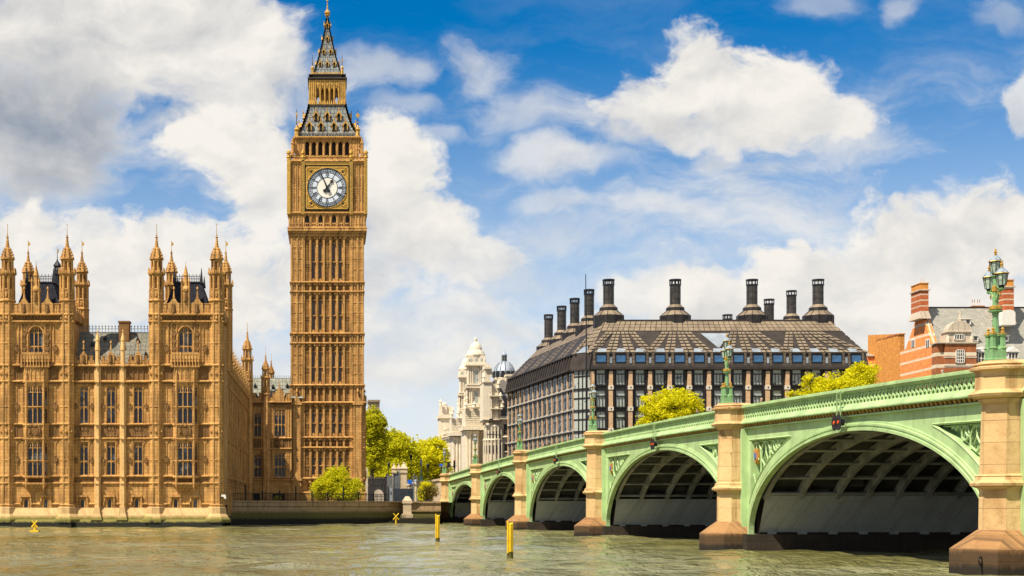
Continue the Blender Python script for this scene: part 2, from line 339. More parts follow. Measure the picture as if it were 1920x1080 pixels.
# ------------------------------------------------------------------ mesh writer
class MB:
    def __init__(s, mat=None): s.v = []; s.f = []; s.m = []; s.M = mat or Matrix.Identity(4); s.cur = 0; s.id = s.M == Matrix.Identity(4)
    def P(s, p):
        if s.id: s.v.append((p[0], p[1], p[2]))
        else: s.v.append(tuple(s.M @ Vector(p)))
        return len(s.v) - 1
    def face(s, idx): s.f.append(idx); s.m.append(s.cur)
    def poly(s, pts): s.face([s.P(p) for p in pts])
    def box(s, x0, x1, y0, y1, z0, z1):
        i = [s.P((x, y, z)) for z in (z0, z1) for (x, y) in ((x0, y0), (x1, y0), (x1, y1), (x0, y1))]
        for q in ((0, 3, 2, 1), (4, 5, 6, 7), (0, 1, 5, 4), (1, 2, 6, 5), (2, 3, 7, 6), (3, 0, 4, 7)): s.face([i[k] for k in q])
    def cb(s, cx, cy, z0, z1, wx, wy): s.box(cx - wx / 2, cx + wx / 2, cy - wy / 2, cy + wy / 2, z0, z1)
    def taper(s, x0, x1, y0, y1, z0, z1, ix, iy):
        i = [s.P(p) for p in ((x0, y0, z0), (x1, y0, z0), (x1, y1, z0), (x0, y1, z0), (x0 + ix, y0 + iy, z1), (x1 - ix, y0 + iy, z1), (x1 - ix, y1 - iy, z1), (x0 + ix, y1 - iy, z1))]
        for q in ((0, 3, 2, 1), (4, 5, 6, 7), (0, 1, 5, 4), (1, 2, 6, 5), (2, 3, 7, 6), (3, 0, 4, 7)): s.face([i[k] for k in q])
    def prism(s, poly, y0, y1):
        """polygon in local (x, z), extruded in y"""
        n = len(poly)
        a = [s.P((p[0], y0, p[1])) for p in poly]; b = [s.P((p[0], y1, p[1])) for p in poly]
        s.face(a); s.face(b[::-1])
        for k in range(n): s.face([a[k], b[k], b[(k + 1) % n], a[(k + 1) % n]])
    def vprism(s, poly, z0, z1):
        """polygon in local (x, y), extruded in z"""
        n = len(poly)
        a = [s.P((p[0], p[1], z0)) for p in poly]; b = [s.P((p[0], p[1], z1)) for p in poly]
        s.face(a[::-1]); s.face(b)
        for k in range(n): s.face([a[k], a[(k + 1) % n], b[(k + 1) % n], b[k]])
    def loft(s, polys, cap=True):
        """list of 3-D rings with equal vertex counts"""
        rings = [[s.P(p) for p in r] for r in polys]
        n = len(rings[0])
        for a, b in zip(rings, rings[1:]):
            for k in range(n): s.face([a[k], a[(k + 1) % n], b[(k + 1) % n], b[k]])
        if cap: s.face(rings[0][::-1]); s.face(rings[-1])
    def stack(s, cx, cy, prof, n=8, rot=None, sx=1, sy=1):
        if rot is None: rot = math.pi / n
        rr = []
        for (z, r) in prof:
            r = max(r, .004)
            rr.append([(cx + sx * r * math.cos(rot + 2 * math.pi * k / n), cy + sy * r * math.sin(rot + 2 * math.pi * k / n), z) for k in range(n)])
        s.loft(rr)
    def tube(s, pts, r, n=6):
        pts = [Vector(p) for p in pts]
        if not isinstance(r, (list, tuple)): r = [r] * len(pts)
        rr = []
        for i, p in enumerate(pts):
            d = (pts[min(i + 1, len(pts) - 1)] - pts[max(i - 1, 0)]).normalized()
            up = Vector((0, 0, 1)) if abs(d.z) < .95 else Vector((1, 0, 0))
            a = d.cross(up).normalized(); b = d.cross(a)
            rr.append([p + (a * math.cos(2 * math.pi * k / n) + b * math.sin(2 * math.pi * k / n)) * r[i] for k in range(n)])
        s.loft(rr)
    def wall(s, u0, u1, z0, z1, holes, y=0.0, depth=.35):
        """wall face at local y with real rectangular openings and their reveals"""
        us = sorted({u0, u1, *[h[0] for h in holes], *[h[1] for h in holes]}); zs = sorted({z0, z1, *[h[2] for h in holes], *[h[3] for h in holes]})
        us = [u for u in us if u0 <= u <= u1]; zs = [z for z in zs if z0 <= z <= z1]
        for a, b in zip(us, us[1:]):
            for c, d in zip(zs, zs[1:]):
                mu, mz = (a + b) / 2, (c + d) / 2
                if any(h[0] < mu < h[1] and h[2] < mz < h[3] for h in holes): continue
                s.poly([(a, y, c), (b, y, c), (b, y, d), (a, y, d)])
        for (a, b, c, d) in holes:
            e = y + depth
            s.poly([(a, y, c), (a, y, d), (a, e, d), (a, e, c)]); s.poly([(b, y, d), (b, y, c), (b, e, c), (b, e, d)])
            s.poly([(a, y, d), (b, y, d), (b, e, d), (a, e, d)]); s.poly([(b, y, c), (a, y, c), (a, e, c), (b, e, c)])
    def build_each(s, name, mat, parent, off=None):
        """every separate piece becomes a part of its own"""
        par = list(range(len(s.v)))
        def find(i):
            while par[i] != i: par[i] = par[par[i]]; i = par[i]
            return i
        for f in s.f:
            for j in f[1:]: par[find(j)] = find(f[0])
        groups = {}
        for f in s.f: groups.setdefault(find(f[0]), []).append(f)
        out = []
        for fs in groups.values():
            ids = sorted({i for f in fs for i in f}); mp = {i: k for k, i in enumerate(ids)}
            q = MB(); q.v = [s.v[i] for i in ids]; q.f = [[mp[i] for i in f] for f in fs]; q.m = [0] * len(fs)
            out.append(q.build(name, mat, parent, off=off))
        return out
    def build(s, name, mats, parent=None, off=None, label=None, smooth=False, loc=None):
        """parts: vertices given in world space are stored relative to the parent's base"""
        me = bpy.data.meshes.new(name)
        v = s.v
        q = parent
        while off is None and q is not None:
            off = q.get('_base', None); q = q.parent
        if off is not None: v = [(p[0] - off[0], p[1] - off[1], p[2] - off[2]) for p in v]
        me.from_pydata(v, [], s.f)
        for m in (mats if isinstance(mats, (list, tuple)) else [mats]): me.materials.append(M[m] if isinstance(m, str) else m)
        if max(s.m, default=0) > 0: me.polygons.foreach_set('material_index', s.m)
        if smooth: me.polygons.foreach_set('use_smooth', [True] * len(me.polygons))
        me.validate(); me.update()
        o = bpy.data.objects.new(name, me); C.objects.link(o)
        if parent is not None: o.parent = parent
        elif off is not None: o.location = off
        if loc is not None: o.location = loc
        if label: o['label'] = label
        return o
BASES = {}
def thing(name, label, cat, loc=(0, 0, 0), group=None, rz=0):
    o = bpy.data.objects.new(name, None); C.objects.link(o)
    o.location = loc; o.rotation_euler.z = rz; o.empty_display_size = 1
    o['label'] = label; o['category'] = cat
    if group: o['group'] = group
    o['_base'] = list(loc)
    return o
def tag(o, label, cat, group=None, kind=None):
    o['label'] = label
    if cat: o['category'] = cat
    if group: o['group'] = group
    if kind: o['kind'] = kind
    return o
def part_copy(o, loc, parent=None, rz=None):
    """copy of a part and its sub-parts at another place on the same thing"""
    c = o.copy(); C.objects.link(c); c.location = loc
    if parent is not None: c.parent = parent
    if rz is not None: c.rotation_euler.z = rz
    for ch in o.children:
        d = ch.copy(); C.objects.link(d); d.parent = c
    return c
def copy_tree(o, parent=None):
    c = o.copy(); C.objects.link(c)
    if parent is not None: c.parent = parent
    for ch in list(o.children): copy_tree(ch, c)
    return c
def frame(ox, oy, ang=0.0, oz=0.0): return Matrix.Translation((ox, oy, oz)) @ Matrix.Rotation(ang, 4, 'Z')
def at(x, y, D):
    """place of photo point (x, y) at distance D in front of the camera, in metres"""
    return Vector(((x - HX) * D / F, D, HC + (HY - y) * D / F))

# ================================================================== setting: river and land
def make_water():
    m, t, b = newmat('river_water')
    oc = t.node('ShaderNodeTexCoord').outputs['Object']
    st = t.vmath('MULTIPLY', oc, (0.55, 1.0, 1.0))
    big = t.noise(oc, .018, 4, .6); mid = t.noise(st, .09, 4, .6)
    c = t.mix(t.ramp(big, .35, .65), (.140, .130, .030, 1), (.215, .208, .092, 1))
    c = t.mix(t.math('MULTIPLY', t.ramp(mid, .45, .75), .5), c, (.33, .32, .20, 1))
    t.l.new(c, b.inputs['Base Color'])
    b.inputs['Roughness'].default_value = .06; b.inputs['IOR'].default_value = 1.33
    w1 = t.noise(t.vmath('MULTIPLY', oc, (0.75, .42, 1.0)), .9, 4, .62); w2 = t.noise(st, 2.6, 4, .65); w3 = t.noise(st, .13, 3, .5)
    h = t.math('ADD', t.math('ADD', t.math('MULTIPLY', w1, 1.5), t.math('MULTIPLY', w2, .16)), t.math('MULTIPLY', w3, 1.4))
    bp = t.node('ShaderNodeBump'); bp.inputs['Strength'].default_value = 1.0; bp.inputs['Distance'].default_value = .9
    calm = t.noise(t.vmath('MULTIPLY', oc, (.35, 1.0, 1.0)), .045, 4, .6)
    t.l.new(t.ramp(calm, .36, .62, .22, 1.0), bp.inputs['Strength'])
    t.l.new(h, bp.inputs['Height']); t.l.new(bp.outputs[0], b.inputs['Normal'])
    M['water'] = m
    mb = MB()
    xs = [-900, -300] + list(np.arange(-130, 111, 1.6)) + [300, 900]
    ys = [-300, -40] + list(np.arange(10, 262, 1.2)) + [300, 330]
    rng = np.random.RandomState(3)
    X, Y = np.meshgrid(xs, ys); Z = np.zeros_like(X, dtype=float)
    for _ in range(26):     # low chop: many short sine trains
        lam = rng.uniform(3.2, 11); a = rng.normal(.4, .75); k = 2 * math.pi / lam
        Z += rng.uniform(.012, .030) * np.sin(k * (X * math.sin(a) + Y * math.cos(a)) + rng.uniform(0, 6.28))
    edge = np.clip(np.minimum(np.minimum(X + 130, 110 - X), np.minimum(Y - 10, 262 - Y)) / 12, 0, 1)
    Z *= edge
    W = len(xs)
    mb.v = [(float(X[j, i]), float(Y[j, i]), float(Z[j, i])) for j in range(len(ys)) for i in range(W)]
    mb.f = [(j * W + i, j * W + i + 1, (j + 1) * W + i + 1, (j + 1) * W + i) for j in range(len(ys) - 1) for i in range(W - 1)]
    mb.m = [0] * len(mb.f)
    o = mb.build('river_water', 'water', smooth=True); o['kind'] = 'structure'; o['label'] = 'wind-ruffled green-brown river with pale sky glints'
make_water()

mb = MB()
GZ = 3.35
mb.poly([(-2500, 330, GZ), (2500, 330, GZ), (2500, 6000, GZ), (-2500, 6000, GZ)])
mb.poly([(-14, 229, GZ), (60, 247.5, GZ), (2500, 247.5, GZ), (2500, 330, GZ), (-14, 330, GZ)])
mb.poly([(-2500, 215, GZ), (-14, 215, GZ), (-14, 330, GZ), (-2500, 330, GZ)])
o = mb.build('ground', plain('embankment_ground', (.16, .15, .12), .9, 0, .25, .3)); o['kind'] = 'structure'; o['label'] = 'level embankment ground behind the river wall'

# river wall from the palace corner to the bridge abutment
WALL_A, WALL_B = Vector((-14.2, 212.0, 0)), Vector((18.6, 244.0, 0))
wd = WALL_B - WALL_A; WL = wd.length; wang = math.atan2(wd.y, wd.x)
rw = thing('river_wall', 'long brown river wall stained green and black above the waterline', 'wall', WALL_A)
mb = MB(frame(WALL_A.x, WALL_A.y, wang)); mb.id = False
mb.taper(0, WL, 0.0, 4.0, -1.5, 2.75, 0, .35); rwf = mb.build('wall_face', 'river_stone', rw)
mb = MB(frame(WALL_A.x, WALL_A.y, wang)); mb.id = False
mb.box(0, WL, .18, 1.3, 2.75, 3.35); mb.box(0, WL, .08, 1.4, 3.35, 3.55)
for k in range(14): mb.box(k * WL / 14, k * WL / 14 + .5, .1, .5, 2.752, 3.348)
mb.build('parapet', 'river_stone', rw)
# landing and pedestal
pu = 23.5
mb = MB(frame(WALL_A.x, WALL_A.y, wang)); mb.id = False
cx = (762 - HX) * 236 / F
ped = thing('wall_pedestal', 'square stone pier with pyramid cap standing on the river wall', 'pedestal', (cx, 233.2, 0))
mb = MB(); mb.cb(cx, 233.4, .9, 1.55, 1.7, 1.6); mb.cb(cx, 233.4, 1.55, 3.2, 1.25, 1.25); mb.cb(cx, 233.4, 3.2, 3.45, 1.5, 1.5); mb.build('shaft', 'approach_stone', ped)
mb = MB(); mb.stack(cx, 233.4, [(3.45, 1.0), (3.62, 1.02), (4.25, .45), (4.3, .3)], 4); mb.build('cap', 'approach_stone', ped)
lz = thing('landing_stage', 'low mossy stone landing with steps beside the bridge abutment', 'landing', (cx + 2, 231, 0))
mb = MB()
x1 = (818 - HX) * 238 / F
mb.box(cx - 1.2, x1, 232.2, 236.5, -1, .95); mb.box(cx - 1.0, x1, 232.6, 237, .95, 1.35)
for k in range(4): mb.box(cx - 3.4 + k * .55, cx - 1.21, 232.4 + .02 * k, 236, -1, .25 + k * .17)
mb.build('steps', 'river_stone', lz)
mb = MB()
mb.box(cx + .9, x1 + .6, 236.2, 237.6, 1.351, 3.25); mb.box(cx + .7, x1 + .6, 236.0, 237.8, 3.25, 3.5); mb.box(cx + .9, x1 + .6, 236.05, 236.19, 1.9, 2.15)
mb.build('back_wall', 'river_stone', lz)

# iron railing along the wall top
rl = thing('iron_railing', 'thin black iron railing along the top of the river wall', 'railing', (WALL_A.x, WALL_A.y + 2, 3.5))
mb = MB(frame(WALL_A.x, WALL_A.y, wang)); mb.id = False
mb.box(0.2, WL - 12, 1.0, 1.05, 4.55, 4.62); mb.box(0.2, WL - 12, 1.0, 1.05, 3.75, 3.80)
for k in range(150):
    u = .2 + k * (WL - 12.4) / 150; mb.box(u, u + .03, 1.0, 1.03, 3.552, 4.75)
mb.build('rails', 'iron', rl)
for k in range(11):
    mb = MB(frame(WALL_A.x, WALL_A.y, wang)); mb.id = False
    u = .3 + k * (WL - 12.6) / 10
    mb.box(u - .06, u + .06, .93, 1.09, 3.552, 5.0 + (.8 if k % 3 == 1 else 0)); mb.build('post', 'iron', rl)

# ================================================================== the palace
PD = 195.0; PK = PD / F
def px(x): return (x - HX) * PK
def pz(y): return HC + (HY - y) * PK
pal = thing('palace_building', 'long honey-stone gothic palace with spired turrets rising straight from the river', 'building', (px(210), PD, 0))

def turret_parts(parent, cx, cy, zb, s, mat='stone', tall=1.0, rod=True, name='turret', shaft_from=None, finial_mat='gold'):
    """octagonal gothic turret: panelled base, open slit stage, crown, small stage, crocketed spirelet, gilt rod.
    zb = height of the foot of the slit stage, s = overall scale (1 = front river turret)"""
    r = .93 * s
    mb = MB()
    if shaft_from is not None:
        mb.stack(cx, cy, [(shaft_from, r * 1.02), (zb - .05, r * 1.02)], 8)
        for k in range(8):   # panel ribs
            a = math.pi / 8 + k * math.pi / 4
            x, y = cx + r * 1.02 * math.cos(a), cy + r * 1.02 * math.sin(a)
            mb.cb(x, y, shaft_from, zb - .05, .17 * s, .17 * s)
    mb.stack(cx, cy, [(zb - .06, r * 1.02), (zb + .02, r * 1.22), (zb + .18, r * 1.20), (zb + .32, r * 1.0)], 8)
    # panel stage
    z1 = zb + 1.4 * s
    mb.stack(cx, cy, [(zb + .3, r * .98), (z1, r * .98), (z1 + .12, r * 1.08), (z1 + .22, r * .95)], 8)
    for k in range(8):
        a = math.pi / 8 + k * math.pi / 4; x, y = cx + r * math.cos(a), cy + r * math.sin(a)
        mb.cb(x, y, zb + .3, z1, .16 * s, .16 * s)
        a2 = k * math.pi / 4; x, y = cx + r * .93 * math.cos(a2), cy + r * .93 * math.sin(a2)
        mb.cb(x, y, zb + .6, zb + 1.1 * s, .22 * s, .22 * s)
    # slit stage: posts round a slimmer core
    z2 = z1 + 2.0 * s * tall
    mb.stack(cx, cy, [(z1, r * .55), (z2, r * .55)], 8)
    for k in range(8):
        a = math.pi / 8 + k * math.pi / 4; x, y = cx + r * .88 * math.cos(a), cy + r * .88 * math.sin(a)
        mb.stack(x, y, [(z1, .20 * s), (z2, .20 * s)], 6)
    mb.stack(cx, cy, [(z2 - .32 * s, r * .86), (z2, r * .98), (z2 + .1, r * 1.22), (z2 + .24 * s, r * 1.25), (z2 + .26 * s, r * .9)], 8)
    z3 = z2 + .26 * s
    for k in range(8):   # crown battlements
        a = math.pi / 8 + k * math.pi / 4; x, y = cx + r * 1.13 * math.cos(a), cy + r * 1.13 * math.sin(a)
        mb.taper(x - .14 * s, x + .14 * s, y - .14 * s, y + .14 * s, z3 - .05, z3 + .75 * s, .09 * s, .09 * s)
        a2 = k * math.pi / 4; x, y = cx + r * 1.03 * math.cos(a2), cy + r * 1.03 * math.sin(a2)
        mb.cb(x, y, z3 - .05, z3 + .3 * s, .3 * s, .3 * s)
    r2 = r * .80; z4 = z3 + 1.75 * s
    mb.stack(cx, cy, [(z3, r2 * .5), (z4, r2 * .5)], 8)
    for k in range(8):
        a = math.pi / 8 + k * math.pi / 4; x, y = cx + r2 * .88 * math.cos(a), cy + r2 * .88 * math.sin(a)
        mb.stack(x, y, [(z3, .15 * s), (z4, .15 * s)], 6)
    mb.stack(cx, cy, [(z4 - .25 * s, r2 * .95), (z4, r2 * 1.02), (z4 + .1 * s, r2 * 1.32), (z4 + .2 * s, r2 * 1.3), (z4 + .24 * s, r2 * 1.0)], 8)
    t = mb.build(name, mat, parent)
    # spirelet with gablets and crockets
    mb = MB(); z5 = z4 + .22 * s; ht = 3.15 * s
    mb.stack(cx, cy, [(z5, r2 * 1.02), (z5 + .20 * ht, r2 * .84), (z5 + .40 * ht, r2 * .52), (z5 + .5 * ht, r2 * .35), (z5 + ht, r2 * .08)], 8)
    for k in range(8):
        a = k * math.pi / 4 + math.pi / 8; ca, sa = math.cos(a), math.sin(a)
        for (f, rr, q) in ((.05, 1.08, .13), (.17, .98, .11), (.29, .78, .10), (.40, .58, .09)):
            mb.taper(cx + r2 * rr * ca - q * s, cx + r2 * rr * ca + q * s, cy + r2 * rr * sa - q * s, cy + r2 * rr * sa + q * s, z5 + f * ht - .1 * s, z5 + f * ht + .16 * s, q * .6 * s, q * .6 * s)
    for (f, q) in ((.50, .31), (.60, .25), (.70, .20), (.79, .16), (.88, .25), (.96, .12)):
        mb.stack(cx, cy, [(z5 + f * ht - .05 * s, q * s * .35), (z5 + f * ht + .03 * s, q * s), (z5 + f * ht + .10 * s, q * s * .3)], 6)
    sp_ = mb.build('spire', mat, t)
    z6 = z5 + ht
    if rod:
        mb = MB(); mb.stack(cx, cy, [(z6 - .1, .05 * s), (z6 + 1.25 * s, .028 * s), (z6 + 1.27 * s, .09 * s), (z6 + 1.42 * s, .02)], 5)
        if rod == 'vane': mb.box(cx - .03, cx + .30 * s, cy - .02, cy + .02, z6 + .7 * s, z6 + 1.15 * s)
        mb.build('finial_rod', finial_mat, sp_)
    return t

# ---- windows built once in local coordinates (centre x = 0, sill z = 0, wall face y = 0)
def gothic_window(parent, w, h, lights, trans, name='window', depth=.34, pane='glass', arch=False, mull=.11, first_loc=None, rz=0.0, edge=.12):
    mb = MB()
    e = edge
    for sx in (-1, 1): mb.box(min(sx * w / 2, sx * (w / 2 - e)), max(sx * w / 2, sx * (w / 2 - e)), .08, depth, 0, h)
    lw = (w - 2 * e) / lights
    for k in range(1, lights):
        x = -w / 2 + e + k * lw; mb.box(x - mull / 2, x + mull / 2, .05, depth, 0, h)
    for tz in trans: mb.box(-w / 2 + e, w / 2 - e, .07, depth - .01, tz, tz + .13)
    tops = [h] + [tz for tz in trans]
    for ti, tz in enumerate(tops):
        hh = lw * (.95 if ti == 0 else .6)
        for k in range(lights):   # pointed head of each light
            x0 = -w / 2 + e + k * lw; x1 = x0 + lw; xm = (x0 + x1) / 2
            if ti == 0 and h > 2.6:   # tracery tier above the main lights
                mb.box(x0, x1, .10, depth - .02, tz - hh * 1.55, tz - hh * 1.40)
                mb.box(xm - .04, xm + .04, .10, depth - .02, tz - hh * 1.45, tz)
            mb.prism([(x0, tz - hh), (x0, tz), (xm, tz)], .11, depth - .03)
            mb.prism([(x1, tz - hh), (xm, tz), (x1, tz)], .11, depth - .03)
    if arch:
        for sx in (-1, 1):
            pts = [(sx * w / 2, h * .62)] + [(sx * w / 2 * math.cos(a), h * .62 + (h * .38) * math.sin(a)) for a in np.linspace(0, math.pi / 2, 7)] + [(sx * w / 2, h)]
            if sx < 0: pts = pts[::-1]
            mb.prism(pts, .0, depth)
    win = mb.build(name, 'stone', parent, off=(0, 0, 0))
    mb = MB(); mb.poly([(-w / 2, depth - .06, 0), (w / 2, depth - .06, 0), (w / 2, depth - .06, h), (-w / 2, depth - .06, h)])
    mb.build('pane', pane, win, off=(0, 0, 0))
    if first_loc is not None:
        b = parent['_base']; win.location = (first_loc[0] - b[0], first_loc[1] - b[1], first_loc[2]); win.rotation_euler.z = rz
    return win
def put_windows(win, parent, locs, rz=0.0):
    b = parent['_base']
    for i, l in enumerate(locs):
        loc = (l[0] - b[0], l[1] - b[1], l[2])
        if i == 0: win.location = loc; win.rotation_euler.z = rz
        else: part_copy(win, loc, rz=rz)

def string(mb, u0, u1, z, h, d, y=0.0):
    """string course with a weathered top"""
    mb.loft([[(u0, y + .05, z - h * .5), (u1, y + .05, z - h * .5), (u1, y + .05, z + h), (u0, y + .05, z + h)],
             [(u0, y - d, z), (u1, y - d, z), (u1, y - d, z + h * .45), (u0, y - d, z + h * .45)]])
def bosses(mb, u0, u1, z, step, q, y):
    n = max(1, int((u1 - u0) / step))
    for k in range(n):
        u = u0 + (k + .5) * (u1 - u0) / n
        mb.box(u - q / 2, u + q / 2, y, y + .2, z - q, z)
def blind_panels(mb, u0, u1, z0, z1, step, y, rib=.09, d=.09, heads=True):
    n = max(1, round((u1 - u0) / step)); st = (u1 - u0) / n
    for k in range(n + 1):
        u = u0 + k * st; mb.box(u - rib / 2, u + rib / 2, y - d, y + .02, z0, z1)
    if heads:
        for k in range(n):
            a = u0 + k * st + rib / 2; b = a + st - rib; m_ = (a + b) / 2; hh = min(.8 * st, (z1 - z0) * .4)
            mb.prism([(a, z1 - hh), (a, z1), (m_, z1)], y - d * .8, y + .02)
            mb.prism([(b, z1 - hh), (m_, z1), (b, z1)], y - d * .8, y + .02)
def battlement(mb, u0, u1, z0, h, step, y, t=.35, solid=.5):
    mb.box(u0, u1, y, y + t, z0, z0 + h * solid)
    n = max(1, round((u1 - u0) / step)); st = (u1 - u0) / n
    for k in range(n):
        a = u0 + k * st
        mb.box(a + st * .2, a + st * .8, y, y + t, z0 + h * solid, z0 + h)
        mb.box(a + st * .14, a + st * .86, y - .06, y + t + .06, z0 + h, z0 + h + .10)
        mb.box(a, a + st * .14, y - .06, y + t + .06, z0 + h * solid, z0 + h * solid + .08)
        mb.box(a + st * .3, a + st * .42, y - .05, y + .01, z0 + h * .1, z0 + h * .85)
        mb.box(a + st * .58, a + st * .70, y - .05, y + .01, z0 + h * .1, z0 + h * .85)
def shield(mb, u, z, s, y):
    mb.prism([(u - s * .4, z + s * .5), (u - s * .4, z - s * .1), (u, z - s * .55), (u + s * .4, z - s * .1), (u + s * .4, z + s * .5)], y - .16, y + .02)
    mb.stack(u, y - .02, [(z + s * .5, .12 * s), (z + s * .7, .26 * s), (z + s * .95, .1 * s)], 6)
def carved_arms(mb, u, z, w, h, y):
    """relief: crowned shield with two supporters and scrolls"""
    shield(mb, u, z - h * .05, h * .62, y)
    for s in (-1, 1):
        mb.tube([(u + s * w * .36, y - .08, z - h * .42), (u + s * w * .27, y - .14, z - h * .1), (u + s * w * .30, y - .14, z + h * .18), (u + s * w * .22, y - .12, z + h * .36)], [.10, .16, .14, .10], 5)
        mb.tube([(u + s * w * .30, y - .12, z + h * .02), (u + s * w * .16, y - .14, z + h * .05)], .07, 5)
        mb.tube([(u + s * w * .28, y - .12, z - h * .2), (u + s * w * .16, y - .13, z - h * .28)], .08, 5)
        mb.stack(u + s * w * .24, y - .12, [(z + h * .30, .05), (z + h * .38, .15), (z + h * .47, .05)], 6)
        for k in range(3): mb.stack(u + s * w * (.12 + .12 * k), y - .05, [(z - h * .5, .04), (z - h * .44, .13), (z - h * .36, .05)], 6)

# heights of the river front
Z_SILL, Z_P = pz(957), pz(947)
Z_A0, Z_A1 = pz(906.5), pz(893.5)
Z_LW0, Z_LW1 = pz(892), pz(828)
Z_B0, Z_B1 = pz(822.5), pz(796)
Z_UW0, Z_UW1 = pz(794), pz(724)
Z_C = pz(716); Z_D = pz(686)
Z_TOP, Z_TOP2 = pz(604), pz(591)
X_L = px(-330)
pav = [(px(280), px(418), 'east'), (px(0), px(137), 'mid'), (px(-282), px(-143), 'far')]
mids = [(px(137), px(280)), (px(-143), px(0))]
IN = 0.55     # the middle ranges stand back from the pavilions

def bay_holes(xc):
    return [(px(xc - 26), px(xc + 26), Z_LW0, Z_LW1), (px(xc - 26), px(xc + 26), Z_UW0, Z_UW1)]
wall = MB(); trim = MB(); trimd = MB(); base = MB()
W_oriel, W_mid, W_small, W_arch = [], [], [], []
for (a, b, nm) in pav:
    xc = (a + b) / 2 - px(0) + 0 * PK
    c = (a + b) / 2 - .05
    # upper stage with the arched window, lower stages behind the bay
    aw = 13.5 * PK
    small = [(c - 19 * PK - .27, c - 19 * PK + .27, pz(953), pz(934)), (c + 18 * PK - .27, c + 18 * PK + .27, pz(953), pz(934))]
    wall.wall(a, b, Z_P - .6, Z_TOP, [(c - aw, c + aw, pz(664), pz(613))] + small, PD, .36)
    W_arch.append((c, PD, pz(664)))
    for s_ in small: W_small.append(((s_[0] + s_[1]) / 2, PD, s_[2]))
    wall.box(a, b, PD + .6, PD + 9.0, Z_P, Z_TOP - .02)       # body of the pavilion
    # ---- canted bay through both window storeys
    hb, fb, pr = 24.5 * PK, 16.2 * PK, .75
    for (z0, z1, sill, top, rows) in ((Z_A1 - .25, Z_C, 0, 0, ((Z_LW0, Z_LW1), (Z_UW0, Z_UW1))),):
        ff = MB(frame(c - fb, PD - pr)); ff.id = False
        ff.wall(0, 2 * fb, z0, z1, [(.1, 2 * fb - .1, r0, r1) for r0, r1 in rows], 0, .34)
        sl = math.hypot(hb - fb, pr); an = math.atan2(pr, hb - fb)
        fl = MB(frame(c - hb, PD, -an)); fl.id = False
        fl.wall(0, sl, z0, z1, [(.14, sl - .14, r0, r1) for r0, r1 in rows], 0, .2)
        fr = MB(frame(c + fb, PD - pr, an)); fr.id = False
        fr.wall(0, sl, z0, z1, [(.14, sl - .14, r0, r1) for r0, r1 in rows], 0, .2)
        for q in (ff, fl, fr):
            n0 = len(wall.v); wall.v += q.v; wall.f += [[i + n0 for i in f] for f in q.f]; wall.m += q.m
        plan = [(c - hb, PD + .05), (c - fb, PD - pr), (c + fb, PD - pr), (c + hb, PD + .05)]
        def ring(zl, zh, g):
            return trim.vprism([(c - hb - g, PD + .04), (c - fb - g * .5, PD - pr - g), (c + fb + g * .5, PD - pr - g), (c + hb + g, PD + .04)], zl, zh)
        for z in (Z_A0, Z_A1, Z_B0, Z_B1, Z_C): ring(z - .12, z + .1, .17)
        ring((Z_LW0 + Z_LW1) / 2 - .32, (Z_LW0 + Z_LW1) / 2 - .19, .05); ring((Z_UW0 + Z_UW1) / 2 - .35, (Z_UW0 + Z_UW1) / 2 - .22, .05)
        # corbel under the bay
        for k in range(5):
            f = 1 - k * .2; trim.vprism([(c - hb * f - .05, PD + .03), (c - fb * f, PD - pr * f), (c + fb * f, PD - pr * f), (c + hb * f + .05, PD + .03)], Z_A0 - .12 - (k + 1) * .22, Z_A0 - .12 - k * .22)
        for s in (-1, 1):   # bright vertical shafts on the bay's edges
            trim.stack(c + s * fb, PD - pr, [(Z_A0 - .8, .05), (Z_A0 - .3, .17), (Z_C + 1.1, .15), (Z_C + 1.5, .05)], 6)
        carved_arms(trimd, c, (Z_B0 + Z_B1) / 2, 2 * fb, (Z_B1 - Z_B0) * .9, PD - pr)
        W_oriel.append((c, fb, hb, sl, an, pr))
    # parapet balcony on the bay, blind arcade between string C and D
    trim.vprism([(c - hb, PD + .02), (c - fb, PD - pr * .9), (c + fb, PD - pr * .9), (c + hb, PD + .02)], Z_C, Z_D)
    for k in range(5):
        u = c - fb + k * 2 * fb / 4; trim.box(u - .06, u + .06, PD - pr * .9 - .08, PD - pr * .9 + .02, Z_C + .1, Z_D)
    bz0, bz1 = Z_D + .1, pz(664)
    trim.vprism([(c - 29 * PK, PD + .02), (c - 25 * PK, PD - .75), (c + 25 * PK, PD - .75), (c + 29 * PK, PD + .02)], bz0 + .35, bz0 + .75)
    for k in range(10):
        u = c - 25 * PK + k * 50 * PK / 9; trim.box(u - .07, u + .07, PD - .86, PD - .74, bz0 - .2, bz1 + (.1 if k % 2 else -.15))
        trim.box(u - .14, u + .14, PD - .9, PD - .7, bz0 - .35, bz0 - .1)
    trim.box(c - 25 * PK, c + 25 * PK, PD - .8, PD - .66, bz0 + .75, bz1 - .12)
    for k in range(4):
        u = c - 19 * PK + k * 38 * PK / 3; trim.box(u - .42, u + .42, PD - .84, PD - .62, bz1 - .12, bz1 + .18)
    # carved side panels by the arched window with niches
    for s in (-1, 1):
        for (o_, wd_) in ((17, .10), (26.5, .10), (33, .12)):
            trim.box(c + s * o_ * PK - wd_ / 2, c + s * o_ * PK + wd_ / 2, PD - .14, PD + .02, Z_D, Z_TOP)
        for k in range(3): shield(trimd, c + s * 21.7 * PK, pz(655 - k * 14), .62, PD - .05)
        shield(trimd, c + s * 36 * PK, pz(655), .75, PD - .05)
        blind_panels(trimd, c + s * 21.7 * PK - .3, c + s * 21.7 * PK + .3, Z_D + .2, Z_TOP - .3, .6, PD)
        # shield on the plain walls beside the bays
        for zz in ((Z_LW0 + Z_LW1) / 2 - .2, (Z_UW0 + Z_UW1) / 2 - .3): shield(trimd, c + s * 36 * PK, zz, .7, PD)
